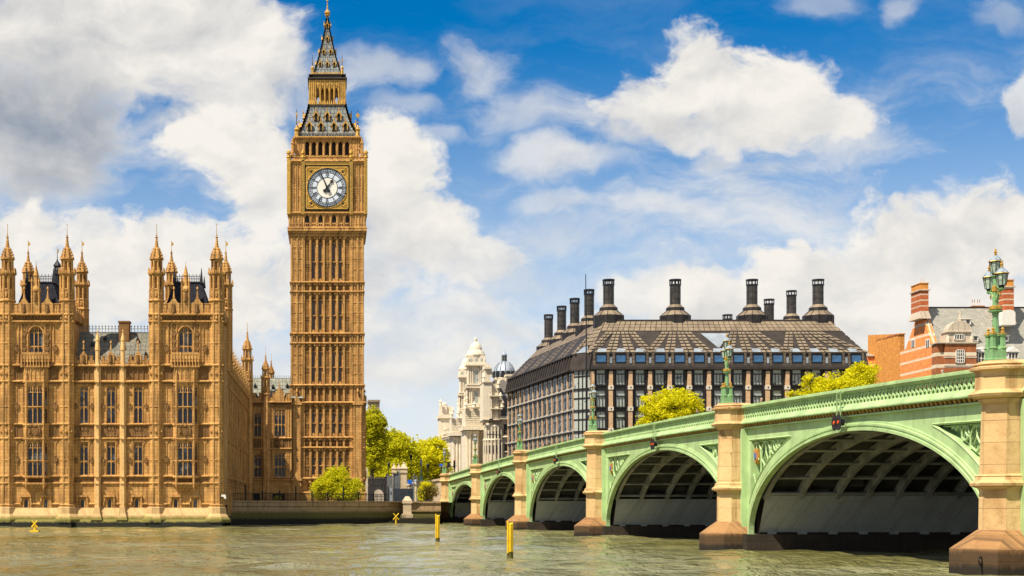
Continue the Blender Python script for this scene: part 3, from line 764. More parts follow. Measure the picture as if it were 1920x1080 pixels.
        for (r0, r1) in ((Z_LW0 - .1, Z_LW1 + .2), (Z_UW0 - .1, Z_UW1 + .3), (Z_B0 + .1, Z_B1 - .05), (Z_C + .15, Z_D - .15)):
            blind_panels(trimd if r1 - r0 < 3 else trim, c + s * 36 * PK - .75, c + s * 36 * PK + .75, r0, r1, .75, PD)
    # label moulding round the arched window
    pts = [(c - aw - .14, PD - .12, pz(664))] + [(c - (aw + .14) * math.cos(t_), PD - .12, pz(633) + (pz(611) - pz(633)) * math.sin(t_)) for t_ in np.linspace(0, math.pi, 13)] + [(c + aw + .14, PD - .12, pz(664))]
    trim.tube(pts, .1, 5)
    # strings across the pavilion
    for z, h, d in ((Z_A0, .2, .2), (Z_A1, .24, .26), (Z_B0, .22, .24), (Z_B1, .22, .24), (Z_C, .3, .36), (Z_D, .34, .42), (Z_TOP, .3, .40), (Z_TOP2, .34, .55)):
        string(trim, a - .1, b + .1, z, h, d, PD)
    bosses(trimd, a, b, Z_C - .1, .42, .24, PD - .2); bosses(trimd, a, b, Z_D - .12, .55, .26, PD - .24); bosses(trimd, a, b, Z_TOP2 - .12, .42, .24, PD - .3)
    trimd.box(a + .4, b - .4, PD - .03, PD + .2, Z_TOP + .25, Z_TOP2 - .2)
    for k in range(22):
        u = a + 1.7 + k * (b - a - 3.4) / 21; trimd.prism([(u, Z_TOP + .3), (u + .2, (Z_TOP + Z_TOP2) / 2), (u, Z_TOP2 - .2), (u - .2, (Z_TOP + Z_TOP2) / 2)], PD - .12, PD)
    # parapet: battlements with two gabled niches and a tall central niche
    zt0 = Z_TOP2 + .15
    for (yy, ln) in ((PD - .22, True),):
        battlement(trim, a + 1.5, b - 1.5, zt0, 1.25, 1.05, yy, .4)
    for s in (-1, 1):
        u = c + s * 22 * PK
        trim.prism([(u - .75, zt0), (u + .75, zt0), (u + .75, zt0 + 1.35), (u + .5, zt0 + 1.5), (u, zt0 + 2.25), (u - .5, zt0 + 1.5), (u - .75, zt0 + 1.35)], PD - .36, PD + .2)
        trim.stack(u, PD - .1, [(zt0 + 2.1, .16), (zt0 + 3.2, .05), (zt0 + 3.22, .15), (zt0 + 3.4, .13), (zt0 + 3.6, .03)], 6)
        trimd.box(u - .3, u + .3, PD - .365, PD - .30, zt0 + .1, zt0 + 1.3)
        trimd.stack(u, PD - .42, [(zt0 + .1, .22), (zt0 + .8, .18), (zt0 + .95, .08), (zt0 + 1.1, .13), (zt0 + 1.25, .04)], 6)
    trim.cb(c, PD, zt0, pz(545), 1.0, .9); trim.stack(c, PD, [(pz(546), .62), (pz(543), .66), (pz(536), .42), (pz(520), .3), (pz(517), .38), (pz(498), .05), (pz(490), .02)], 8)
    for s in (-1, 1): trim.stack(c + s * .48, PD - .45, [(zt0, .12), (pz(533), .1), (pz(528), .16), (pz(520), .02)], 6)
    trimd.stack(c, PD - .52, [(pz(566), .24), (pz(553), .2), (pz(551), .1), (pz(547), .15), (pz(545), .04)], 6)
    # pavilion sides and back at parapet level
    for (x0_, x1_) in ((a - .02, a + .4), (b - .4, b + .02)):
        trim.box(x0_, x1_, PD + .5, PD + 9, Z_TOP2 - .3, zt0 + .7)
        for k in range(5): trim.box(x0_, x1_, PD + 1.4 + k * 1.5, PD + 2.2 + k * 1.5, zt0 + .7, zt0 + 1.3)
    trim.box(a, b, PD + 8.6, PD + 9, Z_TOP2 - .3, zt0 + .9)
    # dark hipped pavilion roof
    rf = MB(); x0_, x1_ = a + 1.6, b - 1.6; zr = pz(526)
    rf.taper(x0_, x1_, PD + .9, PD + 8.4, zt0 + .2, zr, (x1_ - x0_) * .22, 1.5)
    rf.box(x0_ + (x1_ - x0_) * .20, x1_ - (x1_ - x0_) * .20, PD + 2.3, PD + 7, zr, zr + .22)
    ro = rf.build('pavilion_roof', 'slate', pal)
    cr = MB()
    for k in range(17):
        u = x0_ + (x1_ - x0_) * (.22 + .56 * k / 16); cr.box(u - .03, u + .03, PD + 2.4, PD + 2.46, zr + .2, zr + 1.0 + .25 * (k % 2)); cr.box(u - .1, u + .1, PD + 2.4, PD + 2.46, zr + .9, zr + .98)
    cr.box(x0_ + (x1_ - x0_) * .22, x0_ + (x1_ - x0_) * .78, PD + 2.39, PD + 2.47, zr + .55, zr + .62)
    for s in (0, 1):
        u = x0_ + (x1_ - x0_) * (.22 + .56 * s)
        cr.taper(u - .2, u + .2, PD + 2.2, PD + 2.6, zr, zr + 2.0, .17, .17); cr.taper(u - .2, u + .2, PD + 6.6, PD + 7.0, zr, zr + 1.6, .17, .17)
    cr.build('roof_cresting', 'iron', ro)
    # ---- turrets
    for (u, y, sc_, zb, rod) in ((a + 13 * PK, PD + .35, 1.0, pz(565), True), (b - 12 * PK, PD + .35, 1.0, pz(565), True), (a + 29 * PK, PD + 8.2, .93, pz(565) - .1, 'vane'), (b - .2, PD + 8.2, .93, pz(565) - .1, 'vane')):
        turret_parts(pal, u, y, zb, sc_, rod=rod, shaft_from=(Z_P - .4 if y < PD + 2 else Z_D))
        if y < PD + 2:
            bt = MB()
            for z in (Z_A0, Z_A1, Z_B0, Z_B1, Z_C, Z_D, Z_TOP, Z_TOP2): bt.stack(u, y, [(z - .1, .96), (z, 1.08), (z + .1, 1.07), (z + .22, .95)], 8)
            for zz in ((Z_LW0 + Z_LW1) / 2 - .25, (Z_UW0 + Z_UW1) / 2 - .3, (Z_D + Z_TOP) / 2): bt.stack(u, y, [(zz, .96), (zz + .04, 1.03), (zz + .14, .96)], 8)
            bt.stack(u, y, [(Z_P - .3, 1.02), (Z_P, 1.2), (Z_P + .2, 1.0)], 8)
            for k in range(8):      # dark carved panels in the band stages
                aa = k * math.pi / 4 + math.pi
                if math.sin(aa) > .3: continue
                for zz in ((Z_B0 + Z_B1) / 2, (Z_C + Z_D) / 2, (Z_TOP + Z_TOP2) / 2): bt.stack(u + .93 * math.cos(aa), y + .93 * math.sin(aa), [(zz - .35, .05), (zz, .22), (zz + .35, .05)], 4)
            bt.build_each('turret_band', 'stone', pal)
# ---- the middle ranges
Y2 = PD + IN
for (a, b) in mids:
    n = 3; st = (b - a) / n; offs = [(156 - 137) / 143, (207 - 137) / 143, (258 - 137) / 143]
    hs_ = []
    ww = 17.5 * PK
    for o_ in offs:
        c = a + (b - a) * o_
        hs_ += [(c - ww / 2, c + ww / 2, Z_LW0 - .02, Z_LW1), (c - ww / 2, c + ww / 2, Z_UW0 - .02, Z_UW1 + .1), (c - 3 * PK - .27, c - 3 * PK + .27, pz(953), pz(934))]
        W_mid.append((c, Y2, Z_LW0 - .02)); W_mid.append((c, Y2, Z_UW0 - .02)); W_small.append((c - 3 * PK, Y2, pz(953)))
    wall.wall(a, b, Z_P - .6, Z_D + .3, hs_, Y2, .36)
    wall.box(a, b, Y2 + .6, Y2 + 8, Z_P, Z_D - .02)
    for z, h, d in ((Z_A0, .2, .2), (Z_A1, .24, .26), (Z_B0, .22, .24), (Z_B1, .22, .24), (Z_C, .3, .36), (Z_D, .34, .42)):
        string(trim, a, b, z, h, d, Y2)
    bosses(trimd, a, b, Z_C - .1, .42, .24, Y2 - .2); bosses(trimd, a, b, Z_D - .12, .42, .24, Y2 - .24)
    for i, o_ in enumerate(offs):
        c = a + (b - a) * o_
        # blind arcade, carved panel, side panels, shields
        blind_panels(trimd, c - 19 * PK, c + 19 * PK, Z_C + .2, Z_D - .25, .66, Y2, .1, .14)
        for k in range(2): trimd.box(c - .55 + k * .65, c - .05 + k * .65, Y2 - .10, Y2 + .02, Z_B1 - .75, Z_B1 - .25)
        for k in range(5): trimd.stack(c - .8 + k * .4, Y2, [(Z_B0 + .15, .05), (Z_B0 + .35, .2), (Z_B0 + .6, .05)], 5)
        blind_panels(trimd, c - 19 * PK, c + 19 * PK, Z_B0 + .15, Z_B1 - .1, .9, Y2, .09, .1, False)
        for s in (-1, 1):
            for (r0, r1) in ((Z_LW0, Z_LW1 + .15), (Z_UW0, Z_UW1 + .3)):
                blind_panels(trim, c + s * 15 * PK - .42, c + s * 15 * PK + .42, r0, r1, .84, Y2)
                shield(trimd, c + s * 15 * PK, (r0 + r1) / 2 - .4, .58, Y2)
                trim.box(c + s * 15 * PK - .42, c + s * 15 * PK + .42, Y2 - .07, Y2 + .01, (r0 + r1) / 2 - .2, (r0 + r1) / 2 - .1)
            for rz_ in (Z_LW1, Z_UW1 + .1): trim.box(c + min(0, s * ww / 2) - (.12 if s < 0 else 0), c + max(0, s * ww / 2) + (.12 if s > 0 else 0), Y2 - .13, Y2 + .02, rz_ + .02, rz_ + .16)
        # parapet with a gabled niche over each window
        z0 = Z_D + .3
        battlement(trim, a + (b - a) * o_ - 19 * PK, a + (b - a) * o_ + 19 * PK, z0, .95, .62, Y2 - .18, .35)
        trim.prism([(c - .45, z0), (c + .45, z0), (c + .45, z0 + 1.15), (c + .3, z0 + 1.25), (c, z0 + 1.75), (c - .3, z0 + 1.25), (c - .45, z0 + 1.15)], Y2 - .32, Y2 + .15); trimd.box(c - .26, c + .26, Y2 - .335, Y2 - .3, z0 + .1, z0 + 1.1)
        trim.stack(c, Y2 - .1, [(z0 + 1.9, .14), (z0 + 2.7, .05), (z0 + 2.72, .15), (z0 + 2.85, .13), (z0 + 3.1, .03)], 6)
        trimd.stack(c, Y2 - .38, [(z0 + .2, .2), (z0 + .85, .16), (z0 + .95, .07), (z0 + 1.1, .12), (z0 + 1.2, .03)], 6)
    for xb in ((182 - 137) / 143, (229.5 - 137) / 143):
        u = a + (b - a) * xb
        bu = MB()
        bu.box(u - .24, u + .24, Y2 - .62, Y2 + .05, Z_P - .4, Z_A0); bu.box(u - .2, u + .2, Y2 - .5, Y2 + .05, Z_A0, Z_C)
        bu.box(u - .42, u + .42, Y2 - .18, Y2 + .02, Z_P - .4, Z_D)
        bu.box(u - .18, u + .18, Y2 - .42, Y2 + .05, Z_C, Z_D + .4)
        for z in (Z_A0, Z_A1, Z_B0, Z_B1, Z_C, Z_D): bu.box(u - .28, u + .28, Y2 - .72, Y2 + .02, z - .06, z + .13)
        bu.stack(u, Y2 - .1, [(Z_D + .3, .30), (pz(657), .28), (pz(656), .36), (pz(652), .34), (pz(640), .24), (pz(637), .30), (pz(622), .05), (pz(620), .11), (pz(617), .02)], 8)
        bu.build('buttress', 'stone_lit', pal)
    # slate roof with cresting and chimney
    rf = MB()
    ry = Y2 + 4.6; zr = pz(622) + .45; ze = Z_D + .2
    rf.loft([[(a, Y2 + .5, ze), (a, ry, zr), (a, ry + 4, ze)], [(b, Y2 + .5, ze), (b, ry, zr), (b, ry + 4, ze)]])
    for k in range(15):
        u = a + .3 + k * (b - a - .6) / 14
        rf.loft([[(u - .05, Y2 + .42, ze), (u + .05, Y2 + .42, ze), (u + .05, Y2 + .55, ze)], [(u - .05, ry - .07, zr), (u + .05, ry - .07, zr), (u + .05, ry + .05, zr)]])
    ro = rf.build('roof', 'slate_green', pal)
    dm = MB()
    for (fu, fz) in ((.2, .62), (.36, .8), (.3, .25), (.62, .55), (.80, .75), (.75, .2), (.93, .3), (.52, .18)):
        u = a + (b - a) * fu; y = Y2 + .5 + (ry - Y2 - .5) * fz; z = ze + (zr - ze) * fz
        dm.prism([(u - .22, z - .05), (u + .22, z - .05), (u, z + .5)], y - .5, y + .3)
    dm.build('roof_vents', 'iron', ro)
    cr = MB()
    nn = int((b - a) / .42)
    cr.box(a, b, ry - .04, ry + .04, zr, zr + .12); cr.box(a, b, ry - .03, ry + .03, zr + .5, zr + .57)
    for k in range(nn + 1):
        u = a + k * (b - a) / nn; cr.box(u - .03, u + .03, ry - .03, ry + .03, zr + .1, zr + 1.05); cr.box(u - .11, u + .11, ry - .03, ry + .03, zr + .78, zr + .88)
    cr.build('roof_cresting', 'steel', ro)
    ch = MB(); cxx = a + (b - a) * (224.5 - 137) / 143
    ch.box(cxx - .68, cxx + .68, ry - 1.2, ry + .3, zr - 2, pz(604) + .45); ch.box(cxx - .78, cxx + .78, ry - 1.3, ry + .4, pz(604) + .45, pz(601) + .45)
    ch.build('chimney', 'stone_dark', ro)
# ---- battered base standing in the river
for (a, b, y, ex) in [(p_[0], p_[1], PD, 0) for p_ in pav] + [(m_[0], m_[1], Y2, .3) for m_ in mids]:
    base.taper(a, b, y - 1.5, y + 3, -1.2, .62, 0, .1)
    base.loft([[(a, y - 1.3, .62), (b, y - 1.3, .62), (b, y + 1, .62), (a, y + 1, .62)], [(a, y - .75, 1.0), (b, y - .75, 1.0), (b, y + 1, 1.0), (a, y + 1, 1.0)],
               [(a, y - .65, 1.55), (b, y - .65, 1.55), (b, y + 1, 1.55), (a, y + 1, 1.55)], [(a, y - .12, Z_P - .35), (b, y - .12, Z_P - .35), (b, y + 1, Z_P - .35), (a, y + 1, Z_P - .35)]])
for (a, b, nm) in pav:
    for u in (a + 13 * PK, b - 12 * PK):
        base.stack(u, PD + .35, [(.55, 2.0), (1.0, 1.95), (1.5, 1.55), (1.75, 1.35), (Z_P - .3, 1.28), (Z_P - .2, 1.05)], 8)
for (a, b) in mids:
    for xb in ((182 - 137) / 143, (229.5 - 137) / 143):
        u = a + (b - a) * xb; base.taper(u - .75, u + .75, Y2 - 1.25, Y2 + .2, .9, 1.75, .3, .3); base.taper(u - .45, u + .45, Y2 - .95, Y2 + .2, 1.75, Z_P - .3, .12, .12)
base.build('river_base', 'stone_base', pal)
for (a, b, y) in [(p_[0], p_[1], PD) for p_ in pav] + [(m_[0], m_[1], Y2) for m_ in mids]:   # plinth moulding, broken at each basement window
    cuts = sorted(u for (u, yy, z) in W_small if a < u < b and abs(yy - y) < .01); e0 = a
    for u in cuts + [None]:
        e1_ = b if u is None else u - .72
        string(trim, e0, e1_, pz(946), .22, .22, y)
        if u is not None: trim.box(u - .78, u - .66, y - .24, y + .02, pz(946) - .1, pz(941)); trim.box(u + .66, u + .78, y - .24, y + .02, pz(946) - .1, pz(941)); e0 = u + .72
# hood mouldings over the small base windows
for (u, y, z) in W_small:
    hz = pz(930)
    trim.box(u - .72, u + .72, y - .26, y + .02, hz - .13, hz + .1); trim.box(u - .72, u - .52, y - .2, y + .02, pz(941), hz - .1); trim.box(u + .52, u + .72, y - .2, y + .02, pz(941), hz - .1)
    trim.box(u - .38, u - .28, y - .06, y + .02, z - .1, pz(934)); trim.box(u + .28, u + .38, y - .06, y + .02, z - .1, pz(934))

# ---- north side wall running back to the clock tower (faces +X, in shade)
SX = px(417); S_END = 257.0
sw = MB(frame(SX, PD + 9.0, R(90))); sw.id = False        # local x runs away from the river, y into the building
st_ = MB(frame(SX, PD + 9.0, R(90))); st_.id = False
SL = S_END - PD - 9.0
sw_h = []
nb = 13; bw_ = SL / nb
side_loc = []
for k in range(nb):
    u = (k + .5) * bw_
    for (r0, r1) in ((Z_LW0, Z_LW1), (Z_UW0, Z_UW1)):
        sw_h.append((u - 1.3, u + 1.3, r0, r1)); side_loc.append((SX, PD + 9 + u, r0))
sw.wall(0, SL, GZ - 2, Z_D + .3, sw_h, 0, .12)
for z, h, d in ((Z_A0, .2, .2), (Z_A1, .24, .26), (Z_B0, .22, .24), (Z_B1, .22, .24), (Z_C, .3, .36), (Z_D, .34, .42)):
    string(st_, 0, SL, z, h, d * .7, 0)
battlement(st_, 0, SL, Z_D + .3, 1.0, .9, -.15, .35)
for k in range(nb):
    u = (k + .5) * bw_
    blind_panels(st_, u - bw_ * .3, u + bw_ * .3, Z_C + .2, Z_D - .25, .6, 0, .1, .12); blind_panels(st_, u - bw_ * .3, u + bw_ * .3, Z_B0 + .2, Z_B1 - .1, .7, 0, .1, .12)
sp2 = []
for k in range(nb):
    u = k * bw_ + .2
    bu = MB(frame(SX, PD + 9.0, R(90))); bu.id = False
    bu.box(u - .34, u + .34, -.17, .05, GZ - 1.5, Z_A0); bu.box(u - .28, u + .28, -.14, .05, Z_A0, Z_C); bu.box(u - .25, u + .25, -.13, .05, Z_C, Z_D + .4)
    for z in (Z_A0, Z_A1, Z_B0, Z_B1, Z_C, Z_D): bu.box(u - .38, u + .38, -.22, .02, z - .06, z + .13)
    bu.stack(u, -.0, [(Z_D + .3, .32), (Z_D + 2.0, .28), (Z_D + 2.1, .38), (Z_D + 2.3, .36), (Z_D + 2.5, .24), (Z_D + 3.8, .06), (Z_D + 3.85, .14), (Z_D + 4.0, .12), (Z_D + 4.1, .03), (Z_D + 4.7, .015)], 8)
    bu.build('buttress', 'stone', pal)
sw.box(0, SL, .7, 9, GZ - 1, Z_D)
sw.build('side_wall', 'stone', pal); st_.build('side_wall_mouldings', 'stone', pal)
rf = MB()
rf.loft([[(SX - .6, PD + 8, Z_D + .2), (SX - 4.5, PD + 8, Z_D + 3.6), (SX - 9, PD + 8, Z_D + .2)], [(SX - .6, S_END + 2, Z_D + .2), (SX - 4.5, S_END + 2, Z_D + 3.6), (SX - 9, S_END + 2, Z_D + .2)]])
rf.build('roof', 'slate_green', pal)
# big stair turret at the end of the side wall
zc = HC + (HY - 668) * .0911
turret_parts(pal, (463.5 - HX) * .0911, 255.4, zc - 4.2, .98, shaft_from=GZ, rod=True)
# ---- range between the side wall and the clock tower
WD_ = 257.0; WK = WD_ / F
def wx(x): return (x - HX) * WK
def wz(y): return HC + (HY - y) * WK
wa, wb = wx(470), wx(547)
holes = []
wing_big, wing_small = [], []
for (x0, x1, y0, y1, lst) in ((514, 535.5, 769, 818, 0), (514, 535.5, 849, 896, 0), (476, 490.5, 772, 818, 1), (476, 490.5, 850, 896, 1)):
    holes.append((wx(x0), wx(x1), wz(y1), wz(y0))); (wing_big if lst == 0 else wing_small).append(((wx(x0) + wx(x1)) / 2, WD_, wz(y1)))
ph = [(wx(511), wx(534), wz(943), wz(925)), (wx(475), wx(487), wz(943), wz(925))]
wall.build('river_front_wall', 'stone', pal); wall = MB()
wall.wall(wa - 1, wb, GZ - 1, wz(755), holes + ph, WD_, .4)
wall.box(wa - 1, wb, WD_ + .7, WD_ + 8, GZ - 1, wz(757))
dd = MB()
for h_ in ph: dd.box(h_[0], h_[1], WD_ + .4, WD_ + .5, h_[2], h_[3])
dd.build('doorway', 'dark', pal)
for y, h, d in ((901, .25, .3), (896, .2, .25), (842, .25, .3), (822, .22, .28), (755, .4, .5)): string(trim, wa - 1, wb, wz(y), h, d, WD_)
bosses(trimd, wa, wb, wz(758), .5, .3, WD_ - .3)
battlement(trim, wa, wb, wz(753), 1.4, 1.2, WD_ - .2, .4)
carved_arms(trimd, wx(523.5), wz(832), 2.0, 1.5, WD_); blind_panels(trim, wx(494), wx(511), wz(896), wz(823), .7, WD_); blind_panels(trim, wx(494), wx(511), wz(820), wz(757), .7, WD_)
blind_panels(trim, wx(537), wx(546), wz(896), wz(757), .5, WD_)
c = wx(524.5); z0 = wz(752)
trim.prism([(c - .75, z0), (c + .75, z0), (c + .75, z0 + 1.6), (c + .35, z0 + 1.9), (c, z0 + 2.2), (c - .35, z0 + 1.9), (c - .75, z0 + 1.6)], WD_ - .4, WD_ + .2)
trim.stack(c, WD_, [(z0 + 2, .2), (z0 + 3.2, .05), (z0 + 3.25, .17), (z0 + 3.45, .03)], 6)
turret_parts(pal, wx(498), WD_ + .2, wz(712) - 2.6, .80, shaft_from=GZ - 1, rod=True)
turret_parts(pal, wx(505.5), WD_ + 7, wz(712) - 2.2, .72, shaft_from=wz(757), rod=True)
rf = MB(); zr, ze = wz(704), wz(746)
rf.loft([[(wa - 3, WD_ + .5, ze), (wa - 3, WD_ + 5, zr), (wa - 3, WD_ + 9.5, ze)], [(wb + 2, WD_ + .5, ze), (wb + 2, WD_ + 5, zr), (wb + 2, WD_ + 9.5, ze)]])
for k in range(12):
    u = wa - .3 + k * .62
    rf.loft([[(u - .05, WD_ + .42, ze), (u + .05, WD_ + .42, ze), (u + .05, WD_ + .6, ze)], [(u - .05, WD_ + 4.9, zr), (u + .05, WD_ + 4.9, zr), (u + .05, WD_ + 5, zr)]])
M['slate_pale'] = slate('pale_iron_roof', (.20, .21, .17), (.26, .265, .215), 1.3, .7, (.06, .06, .055), mort=.04)
ro = rf.build('roof', 'slate_pale', pal)
dm = MB()
for (u, f) in ((wx(477), .55), (wx(511), .5), (wx(538), .55), (wx(536), .05), (wx(481), .02)):
    dm.prism([(u - .3, ze + (zr - ze) * f), (u + .3, ze + (zr - ze) * f), (u, ze + (zr - ze) * f + .7)], WD_ + .5 + 4.5 * f - .5, WD_ + .5 + 4.5 * f + .4)
for k in range(30): dm.box(wa - 2 + k * .32, wa - 1.95 + k * .32, WD_ + 4.97, WD_ + 5.03, zr, zr + .45)
dm.build('roof_vents', 'iron', ro)

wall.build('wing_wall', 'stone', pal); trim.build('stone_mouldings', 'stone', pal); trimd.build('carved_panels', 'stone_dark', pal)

# darker brown backs of the panelled bands
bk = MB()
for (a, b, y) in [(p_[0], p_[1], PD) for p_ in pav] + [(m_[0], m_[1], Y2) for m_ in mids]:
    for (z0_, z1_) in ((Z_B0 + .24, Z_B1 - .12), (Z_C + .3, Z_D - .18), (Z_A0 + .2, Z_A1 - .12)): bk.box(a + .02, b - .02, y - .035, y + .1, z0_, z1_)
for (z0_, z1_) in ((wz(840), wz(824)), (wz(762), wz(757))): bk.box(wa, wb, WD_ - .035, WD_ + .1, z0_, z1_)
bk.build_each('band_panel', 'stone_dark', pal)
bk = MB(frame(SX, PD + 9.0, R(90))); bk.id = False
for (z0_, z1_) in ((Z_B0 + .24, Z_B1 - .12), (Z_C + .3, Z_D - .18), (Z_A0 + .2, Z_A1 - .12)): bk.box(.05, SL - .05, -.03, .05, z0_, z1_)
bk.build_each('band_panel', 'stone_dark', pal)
# ---- place the windows
put_windows(gothic_window(pal, 27 * PK, pz(613) - pz(664), 3, [.95], arch=True), pal, W_arch)
wlow = Z_LW1 - Z_LW0; wup = Z_UW1 - Z_UW0
c0 = W_oriel[0]
for (r0, hh) in ((Z_LW0, wlow), (Z_UW0, wup)):
    put_windows(gothic_window(pal, 2 * c0[1] - .2, hh, 3, [hh * .42], name='bay_window', depth=.3), pal, [(o_[0], PD - o_[5], r0) for o_ in W_oriel])
    for s in (-1, 1):
        put_windows(gothic_window(pal, c0[3] - .28, hh, 1, [hh * .42], name='bay_side_window', depth=.18), pal,
                    [(o_[0] + s * (o_[1] + o_[2]) / 2, PD - o_[5] / 2, r0) for o_ in W_oriel], rz=s * c0[4])
put_windows(gothic_window(pal, 17.5 * PK, wlow + .02, 2, [wlow * .42], name='window'), pal, [l for l in W_mid if abs(l[2] - (Z_LW0 - .02)) < .1])
put_windows(gothic_window(pal, 17.5 * PK, wup + .12, 2, [wup * .44], name='window'), pal, [l for l in W_mid if abs(l[2] - (Z_UW0 - .02)) < .1])
put_windows(gothic_window(pal, .54, pz(934) - pz(953), 1, [], name='basement_window', edge=.05), pal, W_small)
put_windows(gothic_window(pal, 2.6, wlow, 3, [wlow * .45], name='side_window', depth=.12, mull=.09, pane='side_glass'), pal, [l for l in side_loc if abs(l[2] - Z_LW0) < .1], rz=R(90))
put_windows(gothic_window(pal, 2.6, wup, 3, [wup * .45], name='side_window', depth=.12, mull=.09, pane='side_glass'), pal, [l for l in side_loc if abs(l[2] - Z_UW0) < .1], rz=R(90))
put_windows(gothic_window(pal, 21.5 * WK, wz(769) - wz(818), 3, [2.0], name='wing_window'), pal, wing_big[:1]); put_windows(gothic_window(pal, 21.5 * WK, wz(849) - wz(896), 3, [1.9], name='wing_window'), pal, wing_big[1:])
put_windows(gothic_window(pal, 14.5 * WK, wz(772) - wz(818), 2, [2.0], name='wing_window'), pal, wing_small[:1]); put_windows(gothic_window(pal, 14.5 * WK, wz(850) - wz(896), 2, [1.9], name='wing_window'), pal, wing_small[1:])
# dark ventilation turret far behind the left pavilion
vt = thing('ventilation_turret', 'small dark iron lantern turret with gilt vane behind the left pavilion roof', 'turret', (px(108) * 1.1, PD * 1.1, 0))
mb = MB(); vx, vy = (107.5 - HX) * .0766, PD * 1.1; vzz = lambda y: HC + (HY - y) * .0766
mb.stack(vx, vy, [(vzz(590), .5), (vzz(516), .5), (vzz(515), .62), (vzz(511), .6), (vzz(508), .25), (vzz(507), .25)], 8); mb.build('shaft', 'iron', vt)
mb = MB()
for k in range(8): mb.stack(vx + .4 * math.cos(k * .785), vy + .4 * math.sin(k * .785), [(vzz(512), .08), (vzz(500), .08)], 4)
mb.stack(vx, vy, [(vzz(500.5), .5), (vzz(499), .62), (vzz(496), .5), (vzz(490), .18), (vzz(486), .06), (vzz(470), .03)], 8); mb.build('lantern', 'iron', vt)
mb = MB(); mb.box(vx - .03, vx + .2, vy - .03, vy + .03, vzz(474), vzz(468)); mb.stack(vx, vy, [(vzz(470), .05), (vzz(464), .03)], 5); mb.build('vane', 'gold', vt)

# ================================================================== the clock tower
TD = 258.0; TK = TD / F
def tx(x): return (x - HX) * TK
def tz(y): return HC + (HY - y) * TK
TX = tx(613.6); TW = 67.2 * TK; TY = TD + TW          # centre, half width
tow = thing('clock_tower', 'tall square gothic stone clock tower with gilded dial and pointed iron spire', 'clock tower', (TX, TY, GZ))
def four(fn, mb, faces=(0, 1, 2, 3)):
    """run a face builder on each side: local x along the face (0 = middle), local y into the tower (0 = tower centre)"""
    for k in faces:
        mb.M = frame(TX, TY, k * math.pi / 2); mb.id = False; fn(mb)
    mb.M = Matrix.Identity(4); mb.id = True
sh = MB(); tr = MB(); td_ = MB(); sl = MB()
PWH = 46.5 * TK            # half width of the recessed centre panel
cols = [(-38, 0), (-26, 1), (-13.3, 1), (-.5, 0), (12, 1), (24.3, 1), (37, 0)]
stages = [(895, 845, 'low'), (817, 762, 'n'), (720, 647, 'n'), (623, 550, 'n'), (527, 443, 'n')]
sh.box(TX - TW + .45, TX + TW - .45, TY - TW + .45, TY + TW - .45, GZ - 1.5, tz(430))
def corner(mb):
    for s in (-1, 1):
        a, b = sorted((s * (TW + .02), s * PWH))
        mb.box(a + (0 if s > 0 else .0), b, -TW, -TW + 1.5, GZ - 1.5, tz(430))
four(corner, sh)
def ribs(mb):
    z0, z1 = GZ, tz(432)
    for s in (-1, 1):
        for (o_, w_, d_) in ((46.5, .2, .12), (57, .3, .16), (66.6, .26, .14), (51.5, .1, .07), (62, .1, .07)):
            mb.box(s * o_ * TK - w_ / 2, s * o_ * TK + w_ / 2, -TW - d_, -TW + .1, z0, z1)
    for k in range(8):      # mullions between the seven columns
        u = (-44.3 + k * 12.55) * TK; mb.box(u - .17, u + .17, -TW - .04, -TW + .5, tz(898), z1)
    for (o_, isl) in cols:
        if isl: continue
        for q in (-.34, 0, .34): mb.box(o_ * TK + q - .05, o_ * TK + q + .05, -TW + .22, -TW + .5, tz(895), z1)
four(ribs, tr)
def slits(mb):
    for (y0, y1, t_) in stages:
        for (o_, isl) in cols:
            if not isl: continue
            mb.box(o_ * TK - .21, o_ * TK + .21, -TW + .415, -TW + .46, tz(y0 - 4), tz(y1 + (14 if y1 == 443 else 10)))
four(slits, sl)
def slit_trim(mb):
    for (y0, y1, t_) in stages:
        zt = tz(y1 + 4)
        for (o_, isl) in cols:
            u = o_ * TK
            for s in (-1, 1):   # pointed heads
                mb.prism([(u + s * .42, zt - .9), (u + s * .42, zt + .3), (u, zt + .3)] if s > 0 else [(u + s * .42, zt - .9), (u, zt + .3), (u + s * .42, zt + .3)], -TW + .18, -TW + .45)
            mid = tz(y0 + (y1 - y0) * .42)
            mb.box(u - .45, u + .45, -TW + .2, -TW + .46, mid, mid + .16)
            if isl: mb.prism([(u - .45, tz(y0)), (u + .45, tz(y0)), (u, tz(y0) + .55)], -TW + .1, -TW + .46)
        for s in (-1, 1):
            for f in (.25, .5, .75):
                zz = tz(y0 + (y1 - y0) * f); mb.box(s * 46 * TK, s * 67 * TK, -TW - .1, -TW + .02, zz, zz + .14) if s > 0 else mb.box(s * 67 * TK, s * 46 * TK, -TW - .1, -TW + .02, zz, zz + .14)
four(slit_trim, tr)
